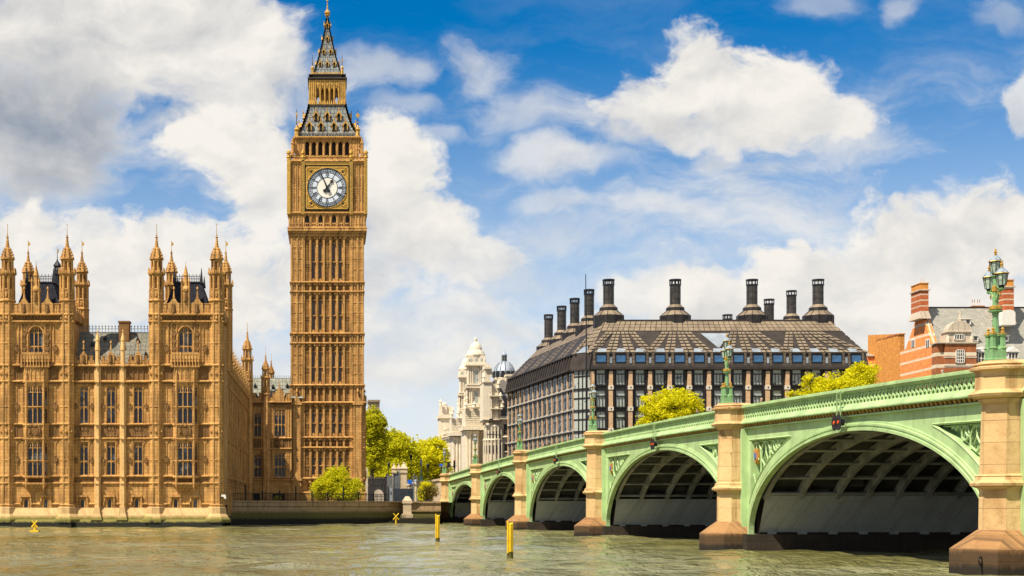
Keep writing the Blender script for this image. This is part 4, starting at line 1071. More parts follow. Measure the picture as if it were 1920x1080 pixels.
def darkbits(mb):
    for (y0, y1, t_) in stages:
        for (o_, isl) in cols:
            u = o_ * TK
            if not isl:
                zz = tz(y0 + (y1 - y0) * .36)
                for a in (-.2, .2):
                    for b in (-.22, .22): mb.box(u + a - .12, u + a + .12, -TW + .14, -TW + .3, zz + b - .12, zz + b + .12)
            zz = tz(y1 + 7)
            for a in (-.2, .2):
                for b in (-.5, 0, .45): mb.box(u + a - .11, u + a + .11, -TW + .14, -TW + .3, zz + b - .13, zz + b + .13)
    for (ya, yb) in ((547.5, 530), (644, 626), (756, 723), (840, 821)):    # sunk panels in the double bands
        for (o_, isl) in cols:
            u = o_ * TK; mb.box(u - .44, u + .44, -TW + .30, -TW + .44, tz(ya) + .1, tz(yb) - .1)
        for s in (-1, 1):
            for o_ in (50, 54.5, 60, 64): mb.prism([(s * o_ * TK - .16, tz(ya) + .3), (s * o_ * TK + .16, tz(ya) + .3), (s * o_ * TK + .16, tz(yb) - .6), (s * o_ * TK, tz(yb) - .3), (s * o_ * TK - .16, tz(yb) - .6)], -TW - .03, -TW + .02)
    for (y0, y1, t_) in stages:
        for (o_, isl) in cols: mb.box(o_ * TK - .42, o_ * TK + .42, -TW + .40, -TW + .448, tz(y1 + 12), tz(y1 - 1))
    zz = tz(841 - 10)
    for (o_, isl) in cols: mb.stack(o_ * TK, -TW + .3, [(zz - .35, .03), (zz, .36), (zz + .35, .03)], 6)
four(darkbits, td_)
def strings_t(mb):
    for (y, h, d) in ((898, .3, .32), (840, .26, .3), (821, .26, .3), (756, .32, .45), (723, .3, .36), (644, .24, .28), (626, .26, .32), (547.5, .24, .28), (530, .26, .32), (443, .3, .3)):
        string(mb, -TW - d + .04, TW + d - .04, tz(y), h, d, -TW)
        for k in range(14):
            u = -TW + .4 + k * (2 * TW - .8) / 13; mb.box(u - .13, u + .13, -TW - d * .6, -TW + .02, tz(y) - .38, tz(y) - .1)
    # gabled buttress shrines near the foot
    for s in (-1, 1):
        u = s * 57 * TK
        mb.box(u - .75, u + .75, -TW - .42, -TW + .02, GZ - 1, tz(756)); mb.box(u - .62, u - .48, -TW - .5, -TW - .4, tz(895), tz(756)); mb.box(u + .48, u + .62, -TW - .5, -TW - .4, tz(895), tz(756))
        for y in (756, 898):
            z = tz(y); mb.prism([(u - .95, z - .3), (u + .95, z - .3), (u, z + 1.35)], -TW - .62, -TW + .02)
            mb.stack(u, -TW - .3, [(z + 1.1, .14), (z + 1.9, .05), (z + 1.95, .2), (z + 2.15, .16), (z + 2.5, .03)], 6)
    a = TW + .55
    mb.box(-a + .1, a - .1, -TW - .55, -TW + .02, GZ - 1.2, tz(925)); string(mb, -a, a, tz(925), .3, .6, -TW)
four(strings_t, tr)
shaft = sh.build('shaft', 'stone', tow)
tr.build('mouldings', 'stone', tow); td_.build('carved_panels', 'stone_dark', tow)
sl.build_each('slit_window', 'glass_slit', tow)
# ---- corbelled arcade stage
CW = 71.8 * TK
mb = MB(); md = MB(); ml = MB()
mb.box(TX - TW + .1, TX + TW - .1, TY - TW + .1, TY + TW - .1, tz(432), tz(300))
for (z, g) in ((442, .1), (438, .35), (434, .65)): mb.box(TX - TW - g, TX + TW + g, TY - TW - g, TY + TW + g, tz(z), tz(z - 4) - .02)
mb.box(TX - CW, TX + CW, TY - CW, TY + CW, tz(430), tz(425))
mb.box(TX - CW + .35, TX + CW - .35, TY - CW + .35, TY + CW - .35, tz(425), tz(398))
def arcade(m_):
    y = -CW + .35
    for k in range(8):
        u = (-44 + k * 12.6) * TK; m_.box(u - .19, u + .19, y - .36, y + .1, tz(425), tz(403)); m_.stack(u, y - .3, [(tz(424), .16), (tz(408), .14)], 6)
    for k in range(7):
        u = (-37.7 + k * 12.6) * TK
        m_.prism([(u - .42, tz(410)), (u - .42, tz(402)), (u, tz(402))], y - .3, y + .05); m_.prism([(u + .42, tz(410)), (u, tz(402)), (u + .42, tz(402))], y - .3, y + .05)
    for s in (-1, 1):
        a, b = sorted((s * 46 * TK, s * 71.5 * TK)); m_.box(a, b, y - .3, y + .05, tz(425), tz(400))
        for o_ in (48, 53, 59, 64.5, 70): m_.box(s * o_ * TK - .09, s * o_ * TK + .09, y - .4, y, tz(425), tz(402))
    m_.box(-CW, CW, y - .36, y + .02, tz(421), tz(418.5))
    for k in range(40): 
        u = -CW + .3 + k * (2 * CW - .6) / 39; m_.box(u - .06, u + .06, y - .34, y - .2, tz(425), tz(420))
    string(m_, -CW - .1, CW + .1, tz(401), .35, .3, y - .3); string(m_, -CW - .2, CW + .2, tz(429), .3, .3, y - .3)
four(arcade, mb)
def arcd(m_):
    for k in range(0, 7, 2):
        u = (-37.7 + k * 12.6) * TK; m_.box(u - .42, u + .42, -CW + .30, -CW + .345, tz(424), tz(404))
four(arcd, ml)
# ---- clock stage
mb.box(TX - CW + .5, TX + CW - .5, TY - CW + .5, TY + CW - .5, tz(400), tz(303))
def clock_stage(m_):
    y = -CW
    for s in (-1, 1):
        a, b = sorted((s * 48.5 * TK, s * 69 * TK)); m_.box(a, b, y + .12, y + .6, tz(398), tz(308))
        for o_ in (50.5, 56.5, 58.5, 64.5): m_.box(s * o_ * TK - .13, s * o_ * TK + .13, y + .0, y + .2, tz(398), tz(308))
        m_.box(a, b, y + .02, y + .2, tz(313), tz(311)); m_.box(a, b, y + .02, y + .2, tz(354), tz(352.5))
    m_.box(-CW + .2, CW - .2, y - .02, y + .6, tz(308), tz(304)); string(m_, -CW - .2, CW + .2, tz(304), .35, .3, y)
    # parapet gallery
    m_.box(-CW, CW, y + .1, y + .35, tz(302), tz(300)); m_.box(-CW, CW, y + .1, y + .35, tz(295.5), tz(294))
    for k in range(46):
        u = -CW + .1 + k * (2 * CW - .2) / 45; m_.box(u - .07, u + .07, y + .14, y + .3, tz(300), tz(295.5))
four(clock_stage, mb)
def clockd(m_):
    y = -CW
    for s in (-1, 1):
        for o_ in (53.5, 61.5):
            for yy in (342, 370, 336, 376, 348): 
                for q in (-.2, .2): m_.box(s * o_ * TK + q - .13, s * o_ * TK + q + .13, y + .03, y + .2, tz(yy) - .18, tz(yy) + .18)
    for k in range(16):
        u = (-44 + k * 88 / 15) * TK; m_.box(u - .13, u + .13, y - .1, y + .05, tz(309), tz(306))
four(clockd, md)
mb.build('upper_stage', 'stone', tow); md.build('carved_quatrefoils', 'stone_dark', tow); ml.build_each('arcade_louvre', 'louvre', tow)
# gilded chequered corner posts
gp = MB(); gd = MB()
def posts(m_):
    y = -CW
    for o_, w_ in ((-72, .6), (-45.3, .5), (44.8, .5), (72, .6)):
        u = o_ * TK; m_.box(u - w_ / 2, u + w_ / 2, y - .30, y + .25, tz(403), tz(298))
        m_.stack(u, y - .05, [(tz(298), .3), (tz(296), .42), (tz(294), .25), (tz(290), .22), (tz(289), .42), (tz(286), .40), (tz(283.5), .12), (tz(281.5), .03)], 6)
    m_.box(-44 * TK, 44 * TK, y - .2, y + .1, tz(401), tz(398.5)); m_.box(-44 * TK, 44 * TK, y - .12, y + .1, tz(310.5), tz(304.5))
four(posts, gp)
def postd(m_):
    y = -CW
    for o_, w_ in ((-72, .6), (-45.3, .5), (44.8, .5), (72, .6)):
        u = o_ * TK
        for k in range(46):
            z = tz(402 - k * 2.24); a = u + (-w_ * .30 if k % 2 else w_ * .02); m_.box(a, a + w_ * .28, y - .315, y - .28, z + .03, z + .17)
            m_.box(u - w_ / 2 - .012, u - w_ / 2 + .03, y - .2 + (.2 if k % 2 else 0), y - .05 + (.2 if k % 2 else 0), z + .03, z + .17)
four(postd, gd)
g_ = gp.build('gilded_posts', 'gold', tow); gd.build('chequer_inlay', 'black', g_)
# ---- dials
def make_dial():
    y = 0.0     # local: face plane y = 0, outward -y
    root = MB(); hw = 41.0 * TK
    root.box(-hw, hw, -.16, .3, -hw, hw)
    d = root.build('clock_face', 'black', tow, off=(0, 0, 0))
    g = MB(); q = hw - .22
    for s in (-1, 1):
        g.box(-q, q, -.26, -.17, s * q - .11, s * q + .11); g.box(s * q - .11, s * q + .11, -.26, -.17, -q + .1, q - .1)
    ra = 37.6 * TK
    for a0 in range(4):      # spandrels between square and ring
        a1 = a0 * math.pi / 2
        arc = [(ra * math.cos(a1 + t_), ra * math.sin(a1 + t_)) for t_ in np.linspace(.06, math.pi / 2 - .06, 12)]
        cxn = (math.cos(a1) - math.sin(a1)) * (q - .16), (math.sin(a1) + math.cos(a1)) * (q - .16)
        e1 = arc[0]; e2 = arc[-1]
        for p_, r_ in zip(arc, arc[1:]): g.poly([(p_[0], -.19, p_[1]), (cxn[0], -.19, cxn[1]), (r_[0], -.19, r_[1])])
        for (f, r_) in ((.80, .42), (.93, .22)):
            ux, uz = cxn[0] * f, cxn[1] * f
            g.tube([(ux + r_ * math.cos(t_), -.25, uz + r_ * math.sin(t_)) for t_ in np.linspace(0, 2 * math.pi, 9)], .07, 4)
    g.tube([(ra * math.cos(t_), -.22, ra * math.sin(t_)) for t_ in np.linspace(0, 2 * math.pi, 49)], .13, 5)
    g.build('gilded_frame', 'gold', d, off=(0, 0, 0))
    gdk = MB()
    for a0 in range(4):
        a1 = a0 * math.pi / 2
        cxn = (math.cos(a1) - math.sin(a1)) * (q - .16), (math.sin(a1) + math.cos(a1)) * (q - .16)
        for (f, r_) in ((.80, .2), (.66, .12)):
            gdk.stack(0, 0, [(0, .001)], 3) if False else None
            ux, uz = cxn[0] * f, cxn[1] * f; gdk.prism([(ux + r_ * math.cos(t_), uz + r_ * math.sin(t_)) for t_ in np.linspace(0, 2 * math.pi, 7)[:-1]], -.215, -.18)
    gdk.build('frame_roundels', 'black', d, off=(0, 0, 0))
    def disc(r, yy, n=64): return [(r * math.cos(2 * math.pi * k / n), yy, r * math.sin(2 * math.pi * k / n)) for k in range(n)]
    r0 = 36.4 * TK
    m1 = MB(); m1.poly(disc(r0, -.24)); m1.build('minute_ring_glass', 'dial_blue', d, off=(0, 0, 0))
    m2 = MB(); m2.poly(disc(19.2 * TK, -.255)); m2.build('centre_glass', 'dial', d, off=(0, 0, 0))
    m3 = MB()
    def ringt(r, t_): m3.tube([(r * math.cos(a), -.26, r * math.sin(a)) for a in np.linspace(0, 2 * math.pi, 61)], t_, 4)
    ringt(r0, .11); ringt(34.0 * TK, .035); ringt(31.4 * TK, .04); ringt(28.6 * TK, .045); ringt(19.3 * TK, .05)
    def radial(a, ra_, rb, w_, yy=-.27):
        c, s = math.sin(a), math.cos(a)
        px_, pz_ = -s, c
        m3.poly([(c * ra_ + px_ * w_, yy, s * ra_ + pz_ * w_), (c * rb + px_ * w_, yy, s * rb + pz_ * w_), (c * rb - px_ * w_, yy, s * rb - pz_ * w_), (c * ra_ - px_ * w_, yy, s * ra_ - pz_ * w_)])
    for k in range(60):
        radial(2 * math.pi * k / 60, 28.6 * TK, r0, .03)
    for k in range(12): radial(2 * math.pi * k / 12, 28.6 * TK, r0, .075); radial(2 * math.pi * (k + .0) / 12, 19.3 * TK, 22 * TK, .06)
    m3.build('dial_bars', 'black', d, off=(0, 0, 0))
    # Roman numerals between the rings, feet towards the centre
    m4 = MB(); NUM = ['XII', 'I', 'II', 'III', 'IIII', 'V', 'VI', 'VII', 'VIII', 'IX', 'X', 'XI']
    rb_, rt_ = 21.2 * TK, 28.0 * TK; H_ = rt_ - rb_
    def stroke(a, x0, z0, x1, z1, w_):
        dx_, dz_ = x1 - x0, z1 - z0; L = math.hypot(dx_, dz_); nx, nz = -dz_ / L * w_, dx_ / L * w_
        def T_(x, z):
            r = rb_ + z; return (math.cos(a) * x + math.sin(a) * r, -.275, -math.sin(a) * x + math.cos(a) * r)
        m4.poly([T_(x0 + nx, z0 + nz), T_(x0 - nx, z0 - nz), T_(x1 - nx, z1 - nz), T_(x1 + nx, z1 + nz)])
    for k, s_ in enumerate(NUM):
        a = 2 * math.pi * k / 12
        wds = [{'I': .15, 'V': .32, 'X': .32}[c_] for c_ in s_]; x = -sum(wds) / 2
        for c_, wd_ in zip(s_, wds):
            if c_ == 'I': stroke(a, x + wd_ / 2, 0, x + wd_ / 2, H_, .045)
            elif c_ == 'V': stroke(a, x + .03, H_, x + wd_ / 2, 0, .045); stroke(a, x + wd_ - .03, H_, x + wd_ / 2, 0, .03)
            else: stroke(a, x + .03, H_, x + wd_ - .03, 0, .045); stroke(a, x + wd_ - .03, H_, x + .03, 0, .03)
            x += wd_
    m4.build('numerals', 'black', d, off=(0, 0, 0))
    def hand(deg, prof, nm, yy):
        a = R(deg); m_ = MB(); c, s = math.cos(a), math.sin(a)
        pts = [(x, z) for x, z in prof] + [(-x, z) for x, z in prof[::-1]]
        m_.prism([(x * c + z * s, -x * s + z * c) for x, z in pts], yy - .06, yy); m_.build(nm, 'black', d, off=(0, 0, 0))
    hand(36, [(.07, 1.15), (.30, 1.15), (.26, 1.3), (.10, 1.62), (.0, 1.75)][::-1] + [(.12, .5), (.2, 0), (.14, -.35), (.34, -.7), (.28, -.85), (.0, -.95)], 'hour_hand', -.34)
    hand(-23.5, [(.0, 3.28), (.07, 3.2), (.12, .6), (.19, 0), (.13, -.35), (.33, -.68), (.27, -.85), (.0, -.95)], 'minute_hand', -.42)
    m5 = MB(); m5.prism([(.24 * math.cos(t_), .24 * math.sin(t_)) for t_ in np.linspace(0, 2 * math.pi, 13)[:-1]], -.5, -.3); m5.build('hub', 'black', d, off=(0, 0, 0))
    return d
dial = make_dial()
dz_ = tz(353.5) - GZ
dial.location = (tx(613.4) - TX, -CW + .02, dz_)
part_copy(dial, (CW - .02, 0, dz_), rz=R(90)); part_copy(dial, (-CW + .02, 0, dz_), rz=R(-90)); part_copy(dial, (0, CW - .02, dz_), rz=R(180))
# ---- belfry
BW = 59.6 * TK
mb = MB(); ml = MB(); md = MB()
mb.box(TX - BW + .6, TX + BW - .6, TY - BW + .6, TY + BW - .6, tz(300), tz(292))
ml.box(TX - BW + .9, TX + BW - .9, TY - BW + .9, TY + BW - .9, tz(292), tz(262))
def belfry(m_):
    y = -BW
    for s in (-1, 1):
        a, b = sorted((s * 44.5 * TK, s * 59.6 * TK)); m_.box(a, b, y + .08, y + 1.5, tz(300), tz(256))
        for o_ in (45, 50, 55, 59): m_.box(s * o_ * TK - .13, s * o_ * TK + .13, y - .06, y + .2, tz(300), tz(258))
    for k in range(8):
        u = (-43.9 + k * 12.5) * TK; m_.box(u - .24, u + .24, y + .05, y + .9, tz(300), tz(258)); m_.box(u - .1, u + .1, y - .08, y + .2, tz(300), tz(258))
    for k in range(7):
        u = (-37.6 + k * 12.5) * TK; q = .55
        for s in (-1, 1):
            pts = [(u + s * q, tz(270)), (u + s * q, tz(258)), (u, tz(258)), (u, tz(262.5)), (u + s * q * .6, tz(266))]
            m_.prism(pts if s > 0 else pts[::-1], y + .15, y + .85)
        m_.prism([(u - q, tz(300)), (u + q, tz(300)), (u + q, tz(293)), (u, tz(290.5)), (u - q, tz(293))], y - .05, y + .3)
    m_.box(-BW, BW, y, y + 1, tz(261), tz(257)); string(m_, -BW - .2, BW + .2, tz(257.5), .4, .45, y)
    for s in (-1, 1):    # free-standing pinnacles with flyers
        u = s * 65.5 * TK
        m_.stack(u, y - .5, [(tz(296), .3), (tz(270), .26), (tz(269), .36), (tz(267), .24), (tz(259), .05), (tz(257), .03)], 6)
        m_.tube([(u, y - .4, tz(283)), (u - s * .4, y - .2, tz(278)), (u - s * .9, y + .1, tz(276.5))], .13, 5)
four(belfry, mb)
def belgold(m_):
    y = -BW
    for k in range(7):
        u = (-37.6 + k * 12.5) * TK
        m_.tube([(u - .56, y - .1, tz(293)), (u, y - .1, tz(290.2)), (u + .56, y - .1, tz(293))], .08, 4); m_.prism([(u, tz(299)), (u + .3, tz(296.5)), (u, tz(294)), (u - .3, tz(296.5))], y - .12, y - .04)
    for k in range(30):
        u = -BW + k * 2 * BW / 29; m_.box(u - .1, u + .1, y - .5, y - .4, tz(256.5), tz(255))
four(belgold, md)
mb.build('belfry', 'stone', tow); ml.build('belfry_louvres', 'louvre', tow); md.build('belfry_gilding', 'goldpaint', tow)
# ---- lower iron roof
rf = MB(); prof = [(254, 58.5), (245, 52.5), (232, 46.5), (215, 41), (200, 37), (188.5, 34.8)]
rf.stack(TX, TY, [(tz(y), h * TK * math.sqrt(2)) for y, h in prof], 4)
def hw_at(y, pr):
    for (a, ha), (b, hb) in zip(pr, pr[1:]):
        if b <= y <= a: return (ha + (hb - ha) * (a - y) / (a - b)) * TK
def roofribs(m_):
    for f in np.linspace(-1, 1, 13):
        pts = [(f * h * TK, -h * TK - .04, tz(y)) for y, h in prof]; m_.tube(pts, .05, 4)
four(roofribs, rf)
r1 = rf.build('lower_roof', 'tower_slate', tow)
gm = MB(); dm = MB()
def dormers(k, par_, rows, pr, s):
    for (yb, us) in rows:
        for uo in us:
            u = uo * TK; y = -hw_at(yb, pr); z = tz(yb); m_ = MB(frame(TX, TY, k * math.pi / 2)); m_.id = False; d_ = MB(frame(TX, TY, k * math.pi / 2)); d_.id = False
            m_.box(u - .42 * s, u - .26 * s, y - .30 * s, y + .6, z, z + .85 * s); m_.box(u + .26 * s, u + .42 * s, y - .30 * s, y + .6, z, z + .85 * s)
            m_.prism([(u - .62 * s, z + .8 * s), (u - .42 * s, z + .72 * s), (u, z + 1.35 * s), (u + .42 * s, z + .72 * s), (u + .62 * s, z + .8 * s), (u, z + 1.75 * s)], y - .38 * s, y + 1.0)
            m_.stack(u, y - .3 * s, [(z + 1.6 * s, .06), (z + 2.0 * s, .12 * s), (z + 2.3 * s, .02)], 5)
            d_.box(u - .26 * s, u + .26 * s, y - .22 * s, y + .6, z, z + 1.0 * s)
            m_.build('dormer', 'goldpaint', par_); d_.build('dormer_opening', 'dark', par_)
rows1 = [(241, (-33.8, -11.8, 12.6, 34.2)), (220, (-21.3, 0, 21.9))]
for k in range(4):
    gm.M = dm.M = frame(TX, TY, k * math.pi / 2); gm.id = dm.id = False
    dormers(k, r1, rows1, prof, 1.0)
    for s in (-1, 1):
        for yy in np.linspace(250, 192, 11):    # gilded crockets up the hips
            h = hw_at(yy, prof); gm.cb(s * h, -h, tz(yy) - .1, tz(yy) + .45, .34, .34)
    # cresting round the foot of the roof and corner crosses
    for j in range(44):
        u = (-57 + j * 114 / 43) * TK; dm.box(u - .05, u + .05, -58.5 * TK - .1, -58.5 * TK - .02, tz(255), tz(247))
    dm.box(-58 * TK, 58 * TK, -58.5 * TK - .1, -58.5 * TK - .02, tz(250), tz(249.3))
    for j in range(22):
        u = (-57 + j * 114 / 21) * TK; gm.box(u - .1, u + .1, -58.5 * TK - .13, -58.5 * TK, tz(247), tz(245.3))
    u = 57.5 * TK
    gm.stack(u, -u, [(tz(255), .45), (tz(243), .36), (tz(241), .55), (tz(238), .3), (tz(232), .1)], 6)
    dm.stack(u, -u, [(tz(236), .08), (tz(203), .05)], 5)
    gm.box(u - .35, u + .35, -u - .06, -u + .06, tz(216), tz(212)); gm.box(u - .12, u + .12, -u - .12, -u + .12, tz(219), tz(209)); gm.cb(u, -u, tz(228), tz(226.5), .3, .3)
gm.build('gilded_crockets', 'goldpaint', r1); dm.build('roof_cresting', 'iron', r1)
# ---- lantern stage
LW = 33.8 * TK
mb = MB(); ml = MB(); md = MB()
mb.box(TX - LW - .15, TX + LW + .15, TY - LW - .15, TY + LW + .15, tz(189), tz(186)); mb.box(TX - LW + .05, TX + LW - .05, TY - LW + .05, TY + LW - .05, tz(155), tz(141))
mb.box(TX - LW + 2.0, TX + LW - 2.0, TY - LW + 2.0, TY + LW - 2.0, tz(186), tz(155))
def lantern(m_):
    y = -LW
    for k in range(6):
        u = (-22.2 + k * 8.85) * TK; m_.box(u - .15, u + .15, y, y + .5, tz(186), tz(141)); m_.stack(u, y - .04, [(tz(186), .12), (tz(143), .1)], 5)
    for s in (-1, 1):
        a, b = sorted((s * 25.5 * TK, s * 33.8 * TK)); m_.box(a, b, y + .02, y + .7, tz(186), tz(141))
        for o_ in (26, 29.7, 33.4): m_.box(s * o_ * TK - .1, s * o_ * TK + .1, y - .1, y + .1, tz(186), tz(141))
    for k in range(5):
        u = (-17.8 + k * 8.85) * TK; q = .28
        for s in (-1, 1):
            pts = [(u + s * q, tz(160)), (u + s * q, tz(154)), (u, tz(154)), (u + s * q * .5, tz(157.5))]
            m_.prism(pts if s > 0 else pts[::-1], y + .1, y + .5)
        m_.prism([(u, tz(152.5)), (u + .26, tz(148)), (u, tz(143.5)), (u - .26, tz(148))], y - .08, y + .1)
    for k in range(17):
        u = (-32 + k * 4) * TK; m_.taper(u - .14, u + .14, y - .25, y - .05, tz(187), tz(179.5), .1, .07)
    m_.box(-LW, LW, y - .05, y + .5, tz(143), tz(140.5))
four(lantern, mb)
mb.build('lantern', 'goldpaint', tow)
def lcorn(m_):
    y = -LW
    string(m_, -LW - .3, LW + .3, tz(138.5), .35, .32, y); string(m_, -LW - .1, LW + .1, tz(131), .2, .16, y)
    m_.box(-LW, LW, y, y + .6, tz(141), tz(129))
    for k in range(15):
        u = (-31 + k * 62 / 14) * TK; m_.prism([(u, tz(187.5) - .0), (u + .24, tz(189.5)), (u, tz(191.5)), (u - .24, tz(189.5))], y - .3, y - .1)
four(lcorn, ml); ml.build('lantern_cornice', 'bronze_dark', tow)
# ---- spire
prof2 = [(129, 26.8), (112, 21.5), (90, 15.6), (65, 10), (35, 4.0), (18, 2.2), (9, 1.6)]
rf = MB(); rf.stack(TX, TY, [(tz(y), h * TK * math.sqrt(2)) for y, h in prof2], 4)
def sribs(m_):
    for f in np.linspace(-1, 1, 9): m_.tube([(f * h * TK, -h * TK - .03, tz(y)) for y, h in prof2[:5]], .04, 4)
four(sribs, rf)
r2_ = rf.build('spire', 'tower_slate', tow)
gm = MB(); dm = MB()
for k in range(4):
    gm.M = dm.M = frame(TX, TY, k * math.pi / 2); gm.id = dm.id = False
    dormers(k, r2_, [(112, (-13.5, 0, 13.3)), (86.5, (-6.6, 6.4)), (60, (0,)), (33, (0,))], prof2, .62)
    for s in (-1, 1):
        for yy in np.linspace(124, 16, 24): h = hw_at(yy, prof2); gm.cb(s * h, -h, tz(yy) - .08, tz(yy) + .26, .24, .24)
    for j in range(18):
        u = (-26 + j * 52 / 17) * TK; gm.taper(u - .12, u + .12, -LW - .1, -LW + .05, tz(129), tz(125.5), .06, .04)
    u = 28.2 * TK
    gm.stack(u, -u, [(tz(131), .32), (tz(118), .24), (tz(116), .32), (tz(112), .12)], 6); dm.stack(u, -u, [(tz(113), .07), (tz(91), .03)], 5); gm.box(u - .28, u + .28, -u - .05, -u + .05, tz(102), tz(100.5)); gm.cb(u, -u, tz(106), tz(104.5), .2, .2)
M2 = MB(); M2.stack(TX, TY, [(tz(10), .15), (tz(7.5), .5), (tz(5.5), .3), (tz(3), .55), (tz(0), .5), (tz(-4), .15), (tz(-20), .06), (tz(-21), .25), (tz(-24), .04)], 8)
gm.build('gilded_crockets', 'goldpaint', r2_); dm.build('iron_rods', 'iron', r2_); M2.build('finial', 'goldpaint', r2_)

# ================================================================== the bridge
FX = lambda Z: 29.07 - .0393 * Z               # plan line of the river face
BDIR = Vector((-.0393, 1, 0)).normalized()     # along the bridge, away from the camera
BANG = math.atan2(BDIR.y, BDIR.x)              # local x = away, local y = to the left of that = outwards (-X)
ARCH = [(225.2, 16.6, 6.10), (188.2, 16.8, 6.62), (150.3, 17.5, 6.80), (111.7, 17.5, 6.88), (75.3, 15.3, 6.46), (42.3, 14.3, 6.1)]   # centre, half span, crown height
PIERS = [(243.8, 8.12, 6.78, 3.69), (206.8, 8.59, 7.26, 3.86), (169.6, 9.08, 7.63, 4.05), (131.0, 9.29, 7.89, 4.05), (92.4, 9.0, 7.62, 3.89), (58.1, 8.28, 6.89, 3.65), (26.2, 7.35, 6.0, 3.4)]
_c = np.polyfit([p[0] for p in PIERS], [p[1] for p in PIERS], 3)
def topz(Z): return float(np.polyval(_c, Z)) - .16       # parapet top
ZS = .98
M['shield_red'] = plain('shield_orange', (.50, .20, .06), .5); M['shield_blue'] = plain('shield_blue', (.08, .16, .38), .5)
brg = thing('road_bridge', 'green painted iron arch bridge on pale stone piers crossing the river', 'bridge', (FX(130), 130, 0))
Zn, Zf = 22.0, 250.0
BM = lambda Z=0: None
def bp(Z, o, z):
    """bridge point: distance Z, o metres outwards from the river face, height z"""
    return (FX(Z) - o, Z, z)
def arch_z(Z, grow=0.0):
    """soffit height of the arch containing Z (None in a pier)"""
    for (c, a, cr) in ARCH:
        d = abs(Z - c)
        if d < a + grow: return ZS + (cr + grow - ZS) * math.sqrt(max(0, 1 - (d / (a + grow)) ** 2)), c, a
    return None
RING = .62
DW = 24.5    # deck width
for ai, (c, a, cr) in enumerate(ARCH):
    face = MB(); rec = MB()
    # sample the span finely near the springings
    near = (PIERS[ai + 1][0]); far = (PIERS[ai][0])
    ts = np.linspace(-1, 1, 97); zz = [c + a * math.sin(t_ * math.pi / 2) for t_ in ts]
    zz = [near] + zz + [far]
    def top(Z): return topz(Z) - 1.42
    def open_(Z):
        """spandrel opening (lower, upper) or None"""
        d = abs(Z - c); edge = (c - near - 1.35) if Z < c else (far - c - 1.35)
        if d > edge: return None
        up = topz(Z) - 2.12
        A = a + 1.0; lo = ZS + (cr + .98 - ZS) * math.sqrt(max(0, 1 - (d / A) ** 2)) if d < A else ZS
        lo = max(lo, ZS + .6 if d > a else lo)
        return (lo, up) if up - lo > .04 else None
    def soff(Z):
        d = abs(Z - c); return ZS + (cr - ZS) * math.sqrt(max(0, 1 - (d / a) ** 2)) if d < a else None
    for Za, Zb in zip(zz, zz[1:]):
        sa, sb = soff(Za), soff(Zb)
        sa = sa if sa is not None else ZS; sb = sb if sb is not None else ZS
        if abs(Za - Zb) < 1e-6: continue
        inp = (Za < c - a + 1e-6 and Zb <= c - a + 1e-6) or (Zb > c + a - 1e-6 and Za >= c + a - 1e-6)
        oa, ob = open_(Za + 1e-5), open_(Zb - 1e-5)
        if oa and ob:
            face.poly([bp(Za, 0, sa), bp(Zb, 0, sb), bp(Zb, 0, ob[0]), bp(Za, 0, oa[0])]); face.poly([bp(Za, 0, oa[1]), bp(Zb, 0, ob[1]), bp(Zb, 0, top(Zb)), bp(Za, 0, top(Za))])
            rec.poly([bp(Za, -.5, oa[0] - .1), bp(Zb, -.5, ob[0] - .1), bp(Zb, -.5, ob[1] + .1), bp(Za, -.5, oa[1] + .1)])
            face.poly([bp(Za, 0, oa[0]), bp(Zb, 0, ob[0]), bp(Zb, -.5, ob[0]), bp(Za, -.5, oa[0])]); face.poly([bp(Za, 0, oa[1]), bp(Zb, 0, ob[1]), bp(Zb, -.5, ob[1]), bp(Za, -.5, oa[1])])
        else:
            face.poly([bp(Za, 0, sa), bp(Zb, 0, sb), bp(Zb, 0, top(Zb)), bp(Za, 0, top(Za))])
            for (Zq, o_, other) in ((Za, oa, ob), (Zb, ob, oa)):
                if o_ and not other: face.poly([bp(Zq, 0, o_[0]), bp(Zq, 0, o_[1]), bp(Zq, -.5, o_[1]), bp(Zq, -.5, o_[0])])
    fo = face.build('arch_face', 'green', brg)
    # archivolt mouldings
    mo = MB()
    ta = np.linspace(0, math.pi, 73)
    def arc(g, o): return [bp(c + (a + g) * math.cos(t_), o, ZS + (cr + g - ZS) * math.sin(t_)) for t_ in ta]
    def band(g0, o0, g1, o1):
        p, q = arc(g0, o0), arc(g1, o1)
        for k in range(len(p) - 1): mo.poly([p[k], p[k + 1], q[k + 1], q[k]])
    band(-.04, -.16, -.04, .17); band(-.04, .17, .10, .17); band(.10, .17, .12, .08); band(.12, .08, .20, .08); band(.20, .08, .21, .14); band(.21, .14, .31, .14); band(.31, .14, .33, .07); band(.33, .07, .44, .07); band(.44, .07, .45, .002)
    def jamb(Zs, s):    # rings run straight down to the springing stones
        for (g0, g1, o) in ((-.04, .10, .17), (.10, .21, .08), (.21, .31, .14), (.31, .45, .07)):
            mo.loft([[bp(Zs + s * g0, -.3, .95), bp(Zs + s * g0, o, .95), bp(Zs + s * g1, o, .95), bp(Zs + s * g1, -.3, .95)], [bp(Zs + s * g0, -.3, ZS), bp(Zs + s * g0, o, ZS), bp(Zs + s * g1, o, ZS), bp(Zs + s * g1, -.3, ZS)]])
    jamb(c + a, 1); jamb(c - a, -1)
    mo.build('archivolt', 'green', fo)
